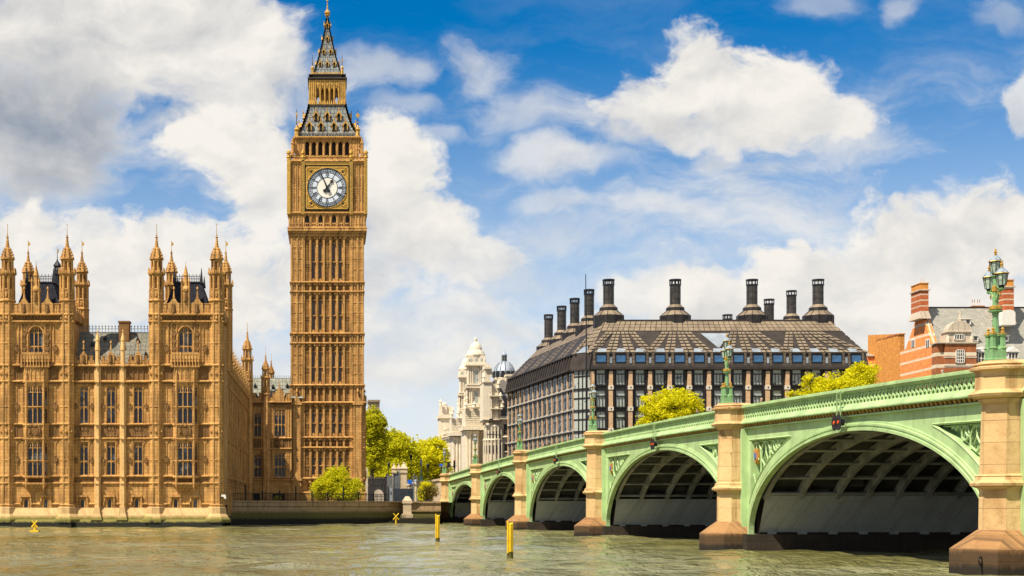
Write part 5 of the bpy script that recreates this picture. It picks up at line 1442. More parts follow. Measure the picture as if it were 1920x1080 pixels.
    # spandrel tracery: frame bead, rings and shield
    for s in (-1, 1):
        spd = MB(); shd = MB()
        edge = (c - near - 1.35) if s < 0 else (far - c - 1.35)
        Ze = c + s * edge
        us = [c + s * f for f in np.linspace(edge, edge - 9, 60) if open_(c + s * f)]
        if len(us) < 3: continue
        lo = [bp(Z, -.02, open_(Z)[0]) for Z in us]; up = [bp(Z, -.02, open_(Z)[1]) for Z in us]
        spd.tube(lo, .07, 4); spd.tube(up, .07, 4); spd.tube([lo[0], up[0]], .07, 4)
        spd.tube([bp(Z, -.22, open_(Z)[1] - .12) for Z in us[2:-4]], .05, 4)
        f = .0; x = .14
        first = True
        while True:
            # fit a stilted loop between the curves
            Zc = c + s * (edge - x); h0 = open_(Zc)
            if not h0: break
            r = min(.78, (h0[1] - h0[0]) * .34 + .06)
            Zm = c + s * (edge - x - r); h = open_(Zm)
            if not h or h[1] - h[0] < .5: break
            hh = (h[1] - h[0]) - .3
            r = min(r, hh * .48)
            zc = h[1] - .15 - r
            ring_ = [bp(Zm - s * r * math.cos(t_), -.2, zc + r * math.sin(t_)) for t_ in np.linspace(0, math.pi, 9)]
            spd.tube(ring_, .065, 5)
            zb = h[0] + .2
            if zc - zb > .2:
                m_ = (zc + zb) / 2
                spd.tube([ring_[0], bp(Zm - s * r, -.2, (zc * .45 + zb * .55)), bp(Zm, -.2, zb)], .065, 5); spd.tube([ring_[-1], bp(Zm + s * r, -.2, (zc * .6 + zb * .4)), bp(Zm, -.2, zb)], .065, 5)
                spd.tube([bp(Zm, -.2, zc + r), bp(Zm, -.2, zc + r * .2), bp(Zm - .5 * r, -.2, zc - r * .4)], .05, 4); spd.tube([bp(Zm, -.2, zc + r * .2), bp(Zm + .5 * r, -.2, zc - r * .4)], .05, 4)
            if first:
                q = .42; z0 = zc - .1
                P_ = [(-q * .75, q), (-q * .75, -q * .3), (0, -q), (q * .75, -q * .3), (q * .75, q)]
                for (mat_i, fac) in ((0, 1.15), (1, .95), (2, .5)):
                    shd.cur = mat_i
                    a_ = [bp(Zm + x_ * fac, -.16 + .05 * mat_i, z0 + z_ * fac) for x_, z_ in P_]
                    shd.poly(a_); 
                    b_ = [bp(Zm + x_ * fac, -.36, z0 + z_ * fac) for x_, z_ in P_]
                    for k in range(5): shd.poly([a_[k], a_[(k + 1) % 5], b_[(k + 1) % 5], b_[k]])
                first = False
            x += 2 * r + .12
        spd.tube([bp(c + s * (edge - .1), -.25, open_(c + s * (edge - .1))[0]), bp(c + s * (edge - .1), -.25, open_(c + s * (edge - .1))[1])], .06, 4)
        spd.build('spandrel_tracery', 'green', fo)
        if shd.f: shd.build('shield', ['gold', 'shield_red', 'shield_blue'], fo)
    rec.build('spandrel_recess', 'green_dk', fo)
    # soffit: iron ribs, cross braces, dark deck, springing walls
    wl = MB()
    for (Zs, s, Zp) in ((c + a - .02, 1, far), (c - a + .02, -1, near)):
        zt = 3.3; zq = math.sqrt(max(0, 1 - ((zt - ZS) / (cr - ZS)) ** 2)) * a
        wl = MB()
        wl.poly([bp(Zs - s * .0, -.46, 1.08), bp(Zs, -DW, 1.08), bp(c + s * zq * 1.0 + s * .18, -DW, zt), bp(c + s * zq + s * .18, -.46, zt)])
        wl.poly([bp(c + s * zq + s * .18, -.46, zt), bp(c + s * zq + s * .18, -DW, zt), bp(Zp, -DW, zt), bp(Zp, -.46, zt)])
        for k in range(13):
            o = -1.0 - k * 1.85; wl.loft([[bp(Zs - s * .12, o, .95), bp(Zs - s * .12, o - .5, .95), bp(Zp, o - .5, .95), bp(Zp, o, .95)], [bp(Zs - s * .12, o, 1.12), bp(Zs - s * .12, o - .5, 1.12), bp(Zp, o - .5, 1.12), bp(Zp, o, 1.12)]])
        wl.build('springing_wall', 'under_wall', brg)
    
    rb = MB()
    offs = [-.5, -2.6, -4.8, -6.6, -8.4, -10.2, -12.0, -13.8, -15.6, -17.4, -19.2, -21.0, -22.8, -24.2]
    for o in offs:
        t1 = np.linspace(.0, math.pi, 49); rr = []
        for t_ in t1:
            Z1, h1 = c + a * math.cos(t_), ZS + (cr - ZS) * math.sin(t_)
            if h1 < 2.9: continue
            Z2, h2 = c + (a + .75) * math.cos(t_), ZS + (cr + .55 - ZS) * math.sin(t_)
            rr.append([bp(Z1, o + .13, h1), bp(Z1, o - .13, h1), bp(Z2, o - .13, h2), bp(Z2, o + .13, h2)])
        rb.loft(rr)
    for f in np.linspace(.24, math.pi - .24, 15):
        Z1, h1 = c + a * math.cos(f), ZS + (cr + .08 - ZS) * math.sin(f)
        if h1 < 3.2: continue
        rb.tube([bp(Z1, -.5, h1 + .12), bp(Z1, -DW, h1 + .12)], .10, 4)
        Z2, h2 = c + (a + .5) * math.cos(f + .09), ZS + (cr + .5 - ZS) * math.sin(f + .09)
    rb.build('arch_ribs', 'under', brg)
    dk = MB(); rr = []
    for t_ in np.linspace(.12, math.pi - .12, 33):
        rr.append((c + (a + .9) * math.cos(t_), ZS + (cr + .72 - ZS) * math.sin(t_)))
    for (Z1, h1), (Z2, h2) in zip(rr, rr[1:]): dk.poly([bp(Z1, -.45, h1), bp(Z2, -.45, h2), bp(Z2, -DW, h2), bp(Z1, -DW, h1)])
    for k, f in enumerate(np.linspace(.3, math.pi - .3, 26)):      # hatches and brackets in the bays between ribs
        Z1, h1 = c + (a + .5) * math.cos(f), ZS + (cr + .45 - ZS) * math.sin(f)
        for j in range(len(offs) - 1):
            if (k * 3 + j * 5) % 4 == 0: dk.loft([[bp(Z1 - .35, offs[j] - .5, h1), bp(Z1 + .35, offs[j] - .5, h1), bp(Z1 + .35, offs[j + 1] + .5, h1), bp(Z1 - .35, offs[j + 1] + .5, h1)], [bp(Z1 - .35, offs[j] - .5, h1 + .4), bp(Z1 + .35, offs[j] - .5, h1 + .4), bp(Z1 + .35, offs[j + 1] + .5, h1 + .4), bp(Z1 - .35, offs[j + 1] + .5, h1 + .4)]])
    dk.build('soffit', 'soffit_dark', brg)
# ---- cornice, gilt dentils, pierced parapet, rails and deck, one run between each pair of piers
for ai in range(len(ARCH)):
    Za, Zb = PIERS[ai + 1][0] + .95, PIERS[ai][0] - .95
    N = 24; Zs = np.linspace(Za, Zb, N + 1)
    def run(mb, o0, o1, d0, d1):
        rr = [[bp(Z, o0, topz(Z) - d0), bp(Z, o1, topz(Z) - d0), bp(Z, o1, topz(Z) - d1), bp(Z, o0, topz(Z) - d1)] for Z in Zs]
        mb.loft(rr)
    pr = MB()
    run(pr, .30, -.28, 0, .07); run(pr, .36, -.3, .07, .16); run(pr, .30, -.25, .16, .22); run(pr, .20, -.2, .22, .29)
    # fascia under the lattice with raking top
    rr = [[bp(Z, .18, topz(Z) - .80), bp(Z, .40, topz(Z) - 1.07), bp(Z, .40, topz(Z) - 1.13), bp(Z, -.2, topz(Z) - 1.13), bp(Z, -.2, topz(Z) - .80)] for Z in Zs]; pr.loft(rr)
    run(pr, .34, -.2, 1.13, 1.17); run(pr, .20, -.2, 1.36, 1.44)
    pr_o = pr.build('parapet', 'green', brg)
    bk = MB(); run(bk, .06, -.02, 1.17, 1.36); bk.build('cornice_shade_strip', 'black', pr_o)  # black strip paints in the shade between the dentils
    dn = MB(); L = Zb - Za; n = int(L / .44)
    for k in range(n):
        Z = Za + (k + .5) * L / n; t0 = topz(Z)
        dn.loft([[bp(Z - .07, .05, t0 - 1.35), bp(Z + .07, .05, t0 - 1.35), bp(Z + .07, .14, t0 - 1.33), bp(Z - .07, .14, t0 - 1.33)], [bp(Z - .07, .05, t0 - 1.175), bp(Z + .07, .05, t0 - 1.175), bp(Z + .07, .2, t0 - 1.175), bp(Z - .07, .2, t0 - 1.175)]])
    dn.build('gilded_dentils', 'goldpaint', pr_o)
    # lattice: pointed loops with round eyes in front of a set-back panel with real gaps
    lt = MB(); n = int(L / (.42 if ai > 2 else .55)); st = L / n
    for k in range(n):
        Z = Za + (k + .5) * st; t0 = topz(Z); b_, t_ = t0 - .80, t0 - .29
        seg = 7 if ai > 2 else 5; w_ = .040
        for s in (-1, 1):
            lt.tube([bp(Z + s * st * .5, .13, b_ + .14), bp(Z + s * st * .40, .13, b_ + .30), bp(Z + s * st * .10, .13, t_ - .02)], w_, 4)
            lt.tube([bp(Z + s * st * .5, .11, t_), bp(Z + s * st * .42, .11, t_ - .2), bp(Z + s * st * .12, .11, b_ + .12), bp(Z, .11, b_ + .02)], w_, 4)
        lt.loft([[bp(Z - st * .18, .10, b_ - .02), bp(Z + st * .18, .10, b_ - .02), bp(Z + st * .18, .16, b_ - .02), bp(Z - st * .18, .16, b_ - .02)], [bp(Z - st * .05, .10, b_ + .14), bp(Z + st * .05, .10, b_ + .14), bp(Z + st * .05, .16, b_ + .14), bp(Z - st * .05, .16, b_ + .14)]])
    lt.build('parapet_lattice', 'green', pr_o)
    b2 = MB()
    for k in range(n + 1):     # inner row of uprights
        Z = Za + k * st; t0 = topz(Z); b2.loft([[bp(Z - .08, -.12, t0 - .82), bp(Z + .08, -.12, t0 - .82), bp(Z + .08, -.02, t0 - .82), bp(Z - .08, -.02, t0 - .82)], [bp(Z - .08, -.12, t0 - .27), bp(Z + .08, -.12, t0 - .27), bp(Z + .08, -.02, t0 - .27), bp(Z - .08, -.02, t0 - .27)]])
    run(b2, -.02, -.12, .48, .80)
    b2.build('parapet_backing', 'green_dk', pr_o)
# road deck and far parapet
Zs = np.linspace(Zn, Zf, 60)
dk = MB()
for Z1, Z2 in zip(Zs, Zs[1:]): dk.poly([bp(Z1, -.2, topz(Z1) - 1.22), bp(Z2, -.2, topz(Z2) - 1.22), bp(Z2, -DW, topz(Z2) - 1.22), bp(Z1, -DW, topz(Z1) - 1.22)])
dk.build('road_deck', 'asphalt', brg)
fp = MB(); fp.loft([[bp(Z, -DW, topz(Z)), bp(Z, -DW - .5, topz(Z)), bp(Z, -DW - .5, topz(Z) - 3.0), bp(Z, -DW, topz(Z) - 3.0)] for Z in Zs]); fp.build('far_parapet', 'green', brg)
# ---- stone piers
for pi, (Z, zc, zl, zm) in enumerate(PIERS):
    mb = MB()
    def oct_(s_half, o0, o1, ch, z, g=0.0):
        """half octagon nose in plan, grown by g"""
        sh_, t_ = s_half + g, o1 + g
        return [bp(Z + sh_, o0, z), bp(Z + sh_, t_ - ch, z), bp(Z + sh_ - ch, t_, z), bp(Z - sh_ + ch, t_, z), bp(Z - sh_, t_ - ch, z), bp(Z - sh_, o0, z)]
    S, O0, O1, CH = .78, -.3, 1.47, .58
    prof = [(1.45, .02), (1.66, .02), (zm - .38, .0), (zm - .32, .06), (zm - .22, .24), (zm - .12, .26), (zm, .13), (zm + .12, .10), (zm + .16, .12), (zm + .24, .0), (zl - .28, -.07), (zl - .22, .0), (zl - .1, .04), (zl, .26), (zl + .10, .30), (zl + .26, .12)]
    prof += [(zc - .52, .10), (zc - .42, .12), (zc - .36, .26), (zc - .27, .27), (zc - .21, .14), (zc - .15, .20), (zc, -.05)]
    mb.loft([oct_(S, O0, O1, CH, z, g) for z, g in prof])
    po = mb.build('pier', 'pier_stone', brg)
    pl = MB()
    pl.loft([oct_(1.5, -.4, 2.45, .9, z, g) for z, g in ((-1.5, .03), (.98, 0), (1.0, -.02))] + [oct_(S, -.4, O1, CH, 1.72, .05)])
    pl.build('plinth', 'plinth_stone', po)
    cw = MB()     # body of the pier under the deck, behind the face
    near_edge = max([c + a for (c, a, cr) in ARCH if c + a < Z] or [Z - 1.8]); far_edge = min([c - a for (c, a, cr) in ARCH if c - a > Z] or [Z + 1.8])
    cw.loft([[bp(near_edge + .05, -.4, z), bp(far_edge - .05, -.4, z), bp(far_edge - .05, -DW, z), bp(near_edge + .05, -DW, z)] for z in (-1.5, topz(Z) - 1.6)])
    cw.loft([[bp(near_edge - .5, .42, z), bp(far_edge + .5, .42, z), bp(far_edge + .5, -DW - .3, z), bp(near_edge - .5, -DW - .3, z)] for z in (-1.5, .96)])
    cw.build('pier_core', 'wet_stone', po)
    ck = MB()     # green pilaster strips either side of the stone
    for s in (-1, 1):
        ck.loft([[bp(Z + s * .80, -.2, z), bp(Z + s * .80, .35, z), bp(Z + s * 1.12, .35, z), bp(Z + s * 1.12, -.2, z)] for z in (1.2, topz(Z) - 1.44)])
    ck.build('pier_strip', 'green', po)
# mooring ring and chain on the nearest pier
Z = 58.1
rg = thing('mooring_ring', 'rusty black iron mooring ring on the nearest bridge pier plinth', 'mooring ring', bp(Z - 1.2, 2.0, .5))
mb = MB(); ctr = Vector(bp(Z - 1.16, 2.06, .56)); 
mb.tube([ctr + Vector((-.1 * math.cos(t_), -.1 * math.cos(t_), .16 * math.sin(t_))) for t_ in np.linspace(0, 2 * math.pi, 11)], .03, 5); mb.tube([ctr + Vector((-.03, -.03, -.12)), ctr + Vector((-.02, -.05, -.3))], .03, 5); mb.build('ring', 'iron', rg)

# ---- lamps on the piers
def build_lamp():
    root = thing('bridge_lamp', 'x', 'street lamp', (0, 0, 0), 'three-lantern lamps along the bridge')
    mb = MB()
    mb.stack(0, 0, [(0, .42), (.10, .42), (.14, .36), (.5, .34), (.55, .30), (.62, .2), (1.0, .15), (1.05, .18), (1.1, .14), (1.9, .105), (1.95, .13), (2.0, .12), (2.05, .26), (2.1, .27), (2.12, .2)], 8)
    col = mb.build('column', 'green_lamp', root, off=(0, 0, 0))
    for k in range(4):
        a = math.pi / 4 + k * math.pi / 2; x, y = .27 * math.cos(a), .27 * math.sin(a)
        mb = MB(); mb.stack(x, y, [(.0, .2), (.1, .2), (.14, .15), (.5, .15), (.55, .19), (.6, .12), (1.0, .105), (1.06, .15), (1.1, .155), (1.14, .12)], 6)
        p_ = mb.build('colonette', 'green_lamp', root, off=(0, 0, 0))
        mb = MB(); mb.stack(x, y, [(1.11, .165), (1.15, .17), (1.17, .07), (1.24, .08), (1.28, .03), (1.34, .075), (1.4, .02)], 6); mb.build('gilt_finial', 'gold', p_, off=(0, 0, 0))
    mb = MB(); mb.stack(0, 0, [(2.13, .2), (2.15, .245), (2.28, .25), (2.30, .2)], 8)
    mb.build('gilt_collar', 'gold', root, off=(0, 0, 0))
    arm = MB()
    arm.stack(0, 0, [(2.3, .13), (2.6, .10), (3.1, .11), (3.45, .1), (3.5, .18), (3.53, .18)], 6)
    for s in (-1, 1):
        arm.tube([(0, 0, 2.42), (s * .12, 0, 2.55), (s * .26, 0, 2.85), (s * .50, 0, 2.90)], [.08, .075, .06, .06], 6)
        arm.tube([(0, 0, 3.40), (s * .10, 0, 3.2), (s * .22, 0, 3.02), (s * .5, 0, 2.92)], [.06, .06, .05, .05], 6)
        arm.stack(s * .5, 0, [(2.86, .05), (2.9, .11), (2.94, .12), (2.96, .08)], 6)
    arm.build('arms', 'green_lamp', root, off=(0, 0, 0))
    go = MB()
    for s in (-1, 1):
        go.tube([(s * .07, 0, 2.5), (s * .17, 0, 2.7), (s * .33, 0, 2.82)], .045, 5)
        for k in range(5): go.stack(s * (.1 + .06 * k), 0, [(2.60 + .055 * k, .02), (2.66 + .055 * k, .055), (2.72 + .05 * k, .02)], 5)
        go.tube([(s * .30, .0, 2.80), (s * .42, 0, 2.70), (s * .36, 0, 2.62)], .035, 5)
    go.stack(0, 0, [(2.78, .05), (2.9, .15), (3.08, .15), (3.2, .04)], 6)
    go.build('gilt_scrolls', 'gold', root, off=(0, 0, 0))
    for (x, z0, s) in ((-.5, 2.96, 1.0), (.5, 2.96, 1.0), (0, 3.53, 1.0)):
        mb = MB(); mb.stack(x, 0, [(z0, .08), (z0 + .08, .11), (z0 + .10, .155)], 8)
        for k in range(8):
            a = math.pi / 8 + k * math.pi / 4
            mb.tube([(x + .155 * math.cos(a), .155 * math.sin(a), z0 + .1), (x + .225 * math.cos(a), .225 * math.sin(a), z0 + .56)], .014, 4)
        mb.stack(x, 0, [(z0 + .545, .238), (z0 + .56, .24), (z0 + .57, .2)], 8)
        lf = mb.build('lantern', 'iron', root, off=(0, 0, 0))
        mb = MB(); mb.stack(x, 0, [(z0 + .1, .145), (z0 + .555, .215)], 8); mb.build('lantern_glass', 'lamp_glass', lf, off=(0, 0, 0))
        mb = MB(); mb.stack(x, 0, [(z0 + .60, .25), (z0 + .68, .2), (z0 + .78, .11), (z0 + .84, .05)], 8); mb.build('lantern_roof', 'lamp_roof', lf, off=(0, 0, 0))
        mb = MB(); mb.stack(x, 0, [(z0 + .565, .262), (z0 + .575, .28), (z0 + .60, .27)], 8); mb.stack(x, 0, [(z0 + .83, .06), (z0 + .87, .075), (z0 + .91, .025), (z0 + .95, .07), (z0 + .99, .07), (z0 + 1.02, .02), (z0 + 1.07, .045), (z0 + 1.12, .01)], 6)
        mb.cb(x, 0, z0 + .955, z0 + .985, .2, .04)
        mb.build('gilt_crown', 'gold', lf, off=(0, 0, 0))
    return root
lamp = build_lamp()
lab = ['green and gold three-lantern lamp on the bridge pier nearest the traffic signals', 'green and gold three-lantern lamp on the second bridge pier from the far bank', 'green and gold three-lantern lamp on the third bridge pier from the far bank',
       'green and gold lamp on the bridge pier below the glazed office block corner', 'green and gold lamp on the bridge pier right of the round yellow tree', 'largest green and gold lamp, on the nearest bridge pier before the brick house']
for i in range(6):
    o = lamp if i == 0 else copy_tree(lamp)
    Z, zc = PIERS[i][0], PIERS[i][1]
    o.location = bp(Z, .92, zc - .03); o.rotation_euler.z = BANG; o['label'] = lab[i]
    o.scale = (1.0, 1.0, .95)

# ---- navigation lights hung at the crowns
def build_nav():
    root = thing('navigation_light', 'x', 'signal light', (0, 0, 0), 'navigation lights hung over the bridge arches')
    mb = MB()
    for s in (-.28, .28):
        mb.box(s - .03, s + .03, -.62, -.56, .15, 1.65); mb.box(s - .03, s + .03, -.62, .05, 1.6, 1.66)
    mb.box(-.3, .3, -.62, -.56, 1.2, 1.26); mb.box(-.3, .3, -.62, -.56, .15, .21)
    mb.tube([(-.28, -.59, 1.6), (0, -.3, 1.85), (.28, 0, 1.62)], .03, 4)
    mb.build('bracket', 'green_dk', root, off=(0, 0, 0))
    for s in (-.32, .32):
        mb = MB(); n = 16
        for (ya, yb, r) in ((-.74, -.70, .42), (-.72, -.40, .17)):
            mb.prism([(s + r * math.cos(2 * math.pi * k / n), -.12 + r * 1.15 * math.sin(2 * math.pi * k / n)) for k in range(n)], ya, yb)
        d = mb.build('backplate', 'black', root, off=(0, 0, 0))
        mb = MB(); mb.prism([(s + .085 * math.cos(2 * math.pi * k / n), -.12 + .10 * math.sin(2 * math.pi * k / n)) for k in range(n)], -.79, -.741); mb.build('lens', 'orange', d, off=(0, 0, 0))
    return root
nav = build_nav()
nl = ['pair of black disc signals with orange lenses over the smallest farthest arch but one', 'pair of black disc signals with orange lenses over the middle arch of those in view', 'pair of black disc signals with orange lenses over the second largest arch', 'pair of black disc signals with orange lenses over the largest nearest arch']
for i, ai in enumerate((1, 2, 3, 4)):
    o = nav if i == 0 else copy_tree(nav)
    c = ARCH[ai][0]; o.location = bp(c, .0, topz(c) - 1.6); o.rotation_euler.z = BANG + math.pi; o.scale = (.85, .85, .85); o['label'] = nl[i]

# ================================================================== the dark office block with tall bronze chimneys
OD = 270.0; OK_ = OD / F
def ox(x): return (x - HX) * OK_
def oz(y): return HC + (HY - y) * OK_
off_ = thing('office_block', 'dark bronze office block with rows of tall round chimneys on its steep panelled roof', 'building', (ox(1360), OD + 20, GZ))
NX, EX = ox(1108), ox(1622)           # front corner and far right corner
Z_E1, Z_E2, Z_RG = oz(691), oz(662), HC + (HY - 602) * (OD + 5.2) / F
GZO = GZ
NB = 14; bw = (EX - NX) / NB
LA, LB = Vector((ox(1080), OD + 3.2, 0)), Vector((38.9, 327.0, 0))      # left side wall: near end, far end
ldir = (LA - LB); LLEN = ldir.length; lang = math.atan2(ldir.y, ldir.x)
NBL = 14; bwl = LLEN / NBL
FL = (oz(688), oz(729.5), oz(769.5), oz(809.5))     # tops of window storeys
FH = (oz(688) - oz(729.5))
# one bay: bronze frame with two glazed panes per floor
def office_window(w, h, fl=0.0):
    mb = MB(); 
    q_ = .02 if fl else -.10
    mb.box(-w / 2, -w / 2 + .13, q_, .3, 0, h); mb.box(w / 2 - .13, w / 2, q_, .3, 0, h); mb.box(-w / 2, w / 2, q_ - .04, .3, h - .16, h); mb.box(-w / 2, w / 2, q_ - .1, .3, 0, .22)
    mb.box(-w / 2, w / 2, q_ - .02, .3, h * .62, h * .62 + .18)
    for k in (1, 2): mb.box(-w / 2 + k * w / 3 - .035, -w / 2 + k * w / 3 + .035, .04 - (0 if fl else .1), .3, .2, h * .62)
    o = mb.build('window', 'bronze', off_, off=(0, 0, 0))
    mb = MB(); mb.poly([(-w / 2, .08 - fl, 0), (w / 2, .08 - fl, 0), (w / 2, .08 - fl, h), (-w / 2, .08 - fl, h)]); mb.build('pane', 'pglass_dark' if fl else 'pglass', o, off=(0, 0, 0))
    return o
def facade(M_, n, step, pier_w, front):
    """dark curtain wall with stone piers"""
    wl = MB(M_); wl.id = False
    wl.box(0, n * step, .25, 8, GZO - 1, Z_E1)
    for z in FL: wl.box(0, n * step, -.02, .4, z - .05, z + .28); wl.box(0, n * step, -.3 if not front else .1, .3, z + .05, z + .2)
    for k in range(n):
        c = (k + .5) * step
        for s in (-1, 1): wl.box(c + s * (step * .31) - .14, c + s * (step * .31) + .14, (-.12 if front else .03), .3, GZO, Z_E1 - .3)
        for z in FL:
            wl.box(c - step * .31, c + step * .31, .05, .3, z - FH + .0, z - FH + .55); wl.box(c - step * .3, c + step * .3, -.02, .3, z - FH + .5, z - FH + .62)
    return wl
Mf = frame(NX, OD)
fw = facade(Mf, NB, bw, .9, True); fwo = fw.build('front_curtain_wall', 'bronze', off_)
Ml = frame(LB.x, LB.y, lang)
lw = facade(Ml, NBL, bwl, .9, False); lw.build('side_curtain_wall', 'bronze', off_)
# glazed corner
cm = MB(); A_ = (NX, OD); B_ = (LA.x, LA.y)
cm.vprism([(NX, OD + .25), (LA.x + .2, LA.y), (LA.x + 3, LA.y + 6), (NX, OD + 6)], GZO - 1, Z_E1)
cang = math.atan2(A_[1] - B_[1], A_[0] - B_[0]); cl_ = math.hypot(A_[0] - B_[0], A_[1] - B_[1])
cm2 = MB(frame(B_[0], B_[1], cang)); cm2.id = False
for z in FL: cm2.box(-.1, cl_ + .1, -.25, .3, z - .05, z + .25); cm2.box(0, cl_, -.12, .3, z - FH * .42, z - FH * .36)
for f in (.0, .33, .55, .8, 1): cm2.box(f * cl_ - .09, f * cl_ + .09, -.15, .3, GZO, Z_E1)
cm.v_off = 0
cm.build('corner_core', 'bronze', off_); cw_ = cm2.build('corner_frame', 'bronze', off_)
pg = MB(frame(B_[0], B_[1], cang)); pg.id = False; pg.poly([(0, -.02, GZO), (cl_, -.02, GZO), (cl_, -.02, Z_E1), (0, -.02, Z_E1)]); pg.build('corner_glazing', 'pglass', cw_)
# windows
b0 = off_['_base']
win = office_window(bw * .50, FH - .72)
first = True
for k in range(NB):
    for z in FL:
        loc = (NX + (k + .5) * bw - b0[0], OD - .02 - b0[1], z - FH + .60 - b0[2])
        if first: win.location = loc; first = False
        else: part_copy(win, loc)
win2 = office_window(bwl * .62, FH - .72, .03); first = True
for k in range(NBL):
    for z in FL:
        p_ = Ml @ Vector(((k + .5) * bwl, -.02, z - FH + .60)); loc = (p_.x - b0[0], p_.y - b0[1], p_.z - b0[2])
        if first: win2.location = loc; win2.rotation_euler.z = lang; first = False
        else: part_copy(win2, loc, rz=lang)
# stone piers with white blocks
def pier_obj(M_, u, front):
    mb = MB(M_); mb.id = False
    w_ = .34 if front else .24
    pj = 1.0 if front else .22
    mb.cur = 0; mb.box(u - w_, u + w_, -.55 * pj, .2, GZO - 1, Z_E1 - .55)
    mb.cur = 1
    for z in FL[1:]:
        mb.box(u - w_ - .1, u + w_ + .1, -.68 * pj, .0, z - .10, z + .62)
    mb.cur = 2
    for z in FL[1:]:
        n = 8; mb.prism([(u + .14 * math.cos(2 * math.pi * q / n), z + .26 + .14 * math.sin(2 * math.pi * q / n)) for q in range(n)], -.72 * pj, -.60 * pj)
    mb.box(u - w_ - .02, u + w_ + .02, -.5 * pj, .2, Z_E1 - .55, Z_E1 - .2)
    return mb.build('stone_pier', ['pbrick', 'pwhite', 'black'], off_)
for k in range(NB + 1): pier_obj(Mf, k * bw if k else .2, True)
for k in range(NBL + 1): pier_obj(Ml, k * bwl, False)
for k in range(NBL):    # slimmer mid-bay shafts with white brackets on the street side
    mb = MB(Ml); mb.id = False; u = (k + .5) * bwl
    mb.cur = 0; mb.box(u - .10, u + .10, -.04, .1, GZO, Z_E1 - .6); mb.cur = 1
    for z in FL[1:]:
        mb.box(u - .16, u + .16, -.14, .0, z + .05, z + .5)
        for s in (-1, 1): mb.box(u + s * bwl * .25 - .16, u + s * bwl * .25 + .16, -.14, .0, z + .1, z + .6)
    mb.build('mid_shaft', ['bronze', 'pwhite'], off_)
# attic storey and roof
INS = 5.2
at_ = MB()
e1 = [(EX + .5, OD - .7), (NX - .2, OD - .7), (LA.x - .7, LA.y), (LB.x - .7, LB.y)]
e2 = [(EX + .1, OD - .1), (NX, OD - .1), (LA.x - .1, LA.y + .2), (LB.x - .1, LB.y)]
rg = [(EX - 4.6, OD + INS), (NX + 3.6, OD + INS), (LA.x + 5.6, LA.y + 5.2), (LB.x + 6.2, LB.y - 1.0)]
for a, b, c, d in zip(e1, e1[1:], e2, e2[1:]): at_.poly([(a[0], a[1], Z_E1 + .1), (c[0], c[1], Z_E2), (d[0], d[1], Z_E2), (b[0], b[1], Z_E1 + .1)])
for a, b in zip(e1, e1[1:]): at_.poly([(a[0], a[1], Z_E1 + .1), (b[0], b[1], Z_E1 + .1), (b[0], b[1], Z_E1 - .25), (a[0], a[1], Z_E1 - .25)])
at_.poly([(p[0], p[1], Z_E1 - .25) for p in e1] + [(EX, OD + 30, Z_E1 - .25)])
at_.box(NX, EX + .6, OD - .9, OD - .6, Z_E1 - .22, Z_E1 + .16); at_.box(NX, EX + .3, OD - .4, OD - .02, Z_E2 - .12, Z_E2 + .15)
ato = at_.build('attic_storey', 'bronze_dark', off_)
rf = MB()
for a, b, c, d in zip(e2, e2[1:], rg, rg[1:]): rf.poly([(a[0], a[1], Z_E2), (c[0], c[1], Z_RG), (d[0], d[1], Z_RG), (b[0], b[1], Z_E2)])
rf.poly([(e2[0][0], e2[0][1], Z_E2), (EX + .1, OD + 40, Z_E2), (EX - 4.6, OD + 40 - INS, Z_RG), (rg[0][0], rg[0][1], Z_RG)])
rf.poly([(p[0], p[1], Z_RG) for p in rg] + [(EX - 4.6, OD + 40 - INS, Z_RG)])
rf.box(rg[1][0], rg[0][0], OD + INS - .2, OD + INS + .4, Z_RG - .1, Z_RG + .25)
rfo = rf.build('roof', 'bronze_dark', off_)
# attic windows (reflected blue sky painted into the panes) and slim lights between, one per bay, front and side
aw = MB(); aw.box(-bw * .27, bw * .27, -.12, .5, -.95, .95); awo = aw.build('attic_window', 'black', off_, off=(0, 0, 0))
aw = MB(); aw.box(-bw * .23, bw * .23, -.2, -.121, -.35, .8); aw.build('pane', 'pglass_blue', awo, off=(0, 0, 0))
zc = (Z_E1 + Z_E2) / 2 + .1; first = True
for k in range(NB):
    loc = (NX + (k + .5) * bw - b0[0], OD - .42 - b0[1], zc - b0[2])
    if first: awo.location = loc; first = False
    else: part_copy(awo, loc)
sl_ = MB()
for k in range(1, NB): sl_.box(NX + k * bw - .2, NX + k * bw + .2, OD - .6, OD - .3, zc - .6, zc + .45)
sl_.build_each('slim_light', 'skylight', ato)
ap_ = MB()
for k in range(NB + 1):      # panelled bronze between the attic windows
    for s in (-1, 1):
        for (za, zb2) in ((-1.25, -.65), (-.58, .1), (.17, .85), (.92, 1.3)):
            u = NX + k * bw + s * .52
            if NX - .1 < u < EX: ap_.loft([[(u - .22, OD - .62 + .22 * (za + 1.3) / 2.6, zc + za), (u + .22, OD - .62 + .22 * (za + 1.3) / 2.6, zc + za), (u + .22, OD - .3, zc + za), (u - .22, OD - .3, zc + za)], [(u - .22, OD - .62 + .22 * (zb2 + 1.3) / 2.6, zc + zb2), (u + .22, OD - .62 + .22 * (zb2 + 1.3) / 2.6, zc + zb2), (u + .22, OD - .2, zc + zb2), (u - .22, OD - .2, zc + zb2)]])
ap_.build_each('attic_panel', 'attic_panel', ato)
rbx = MB(Ml); rbx.id = False
for k in range(NBL * 2):     # dark ribs between the street side attic windows
    u = (k + .5) * bwl / 2; rbx.loft([[(u - .22, -.95, Z_E1), (u + .22, -.95, Z_E1), (u + .22, -.4, Z_E1), (u - .22, -.4, Z_E1)], [(u - .22, -.35, Z_E2), (u + .22, -.35, Z_E2), (u + .22, .1, Z_E2), (u - .22, .1, Z_E2)]])
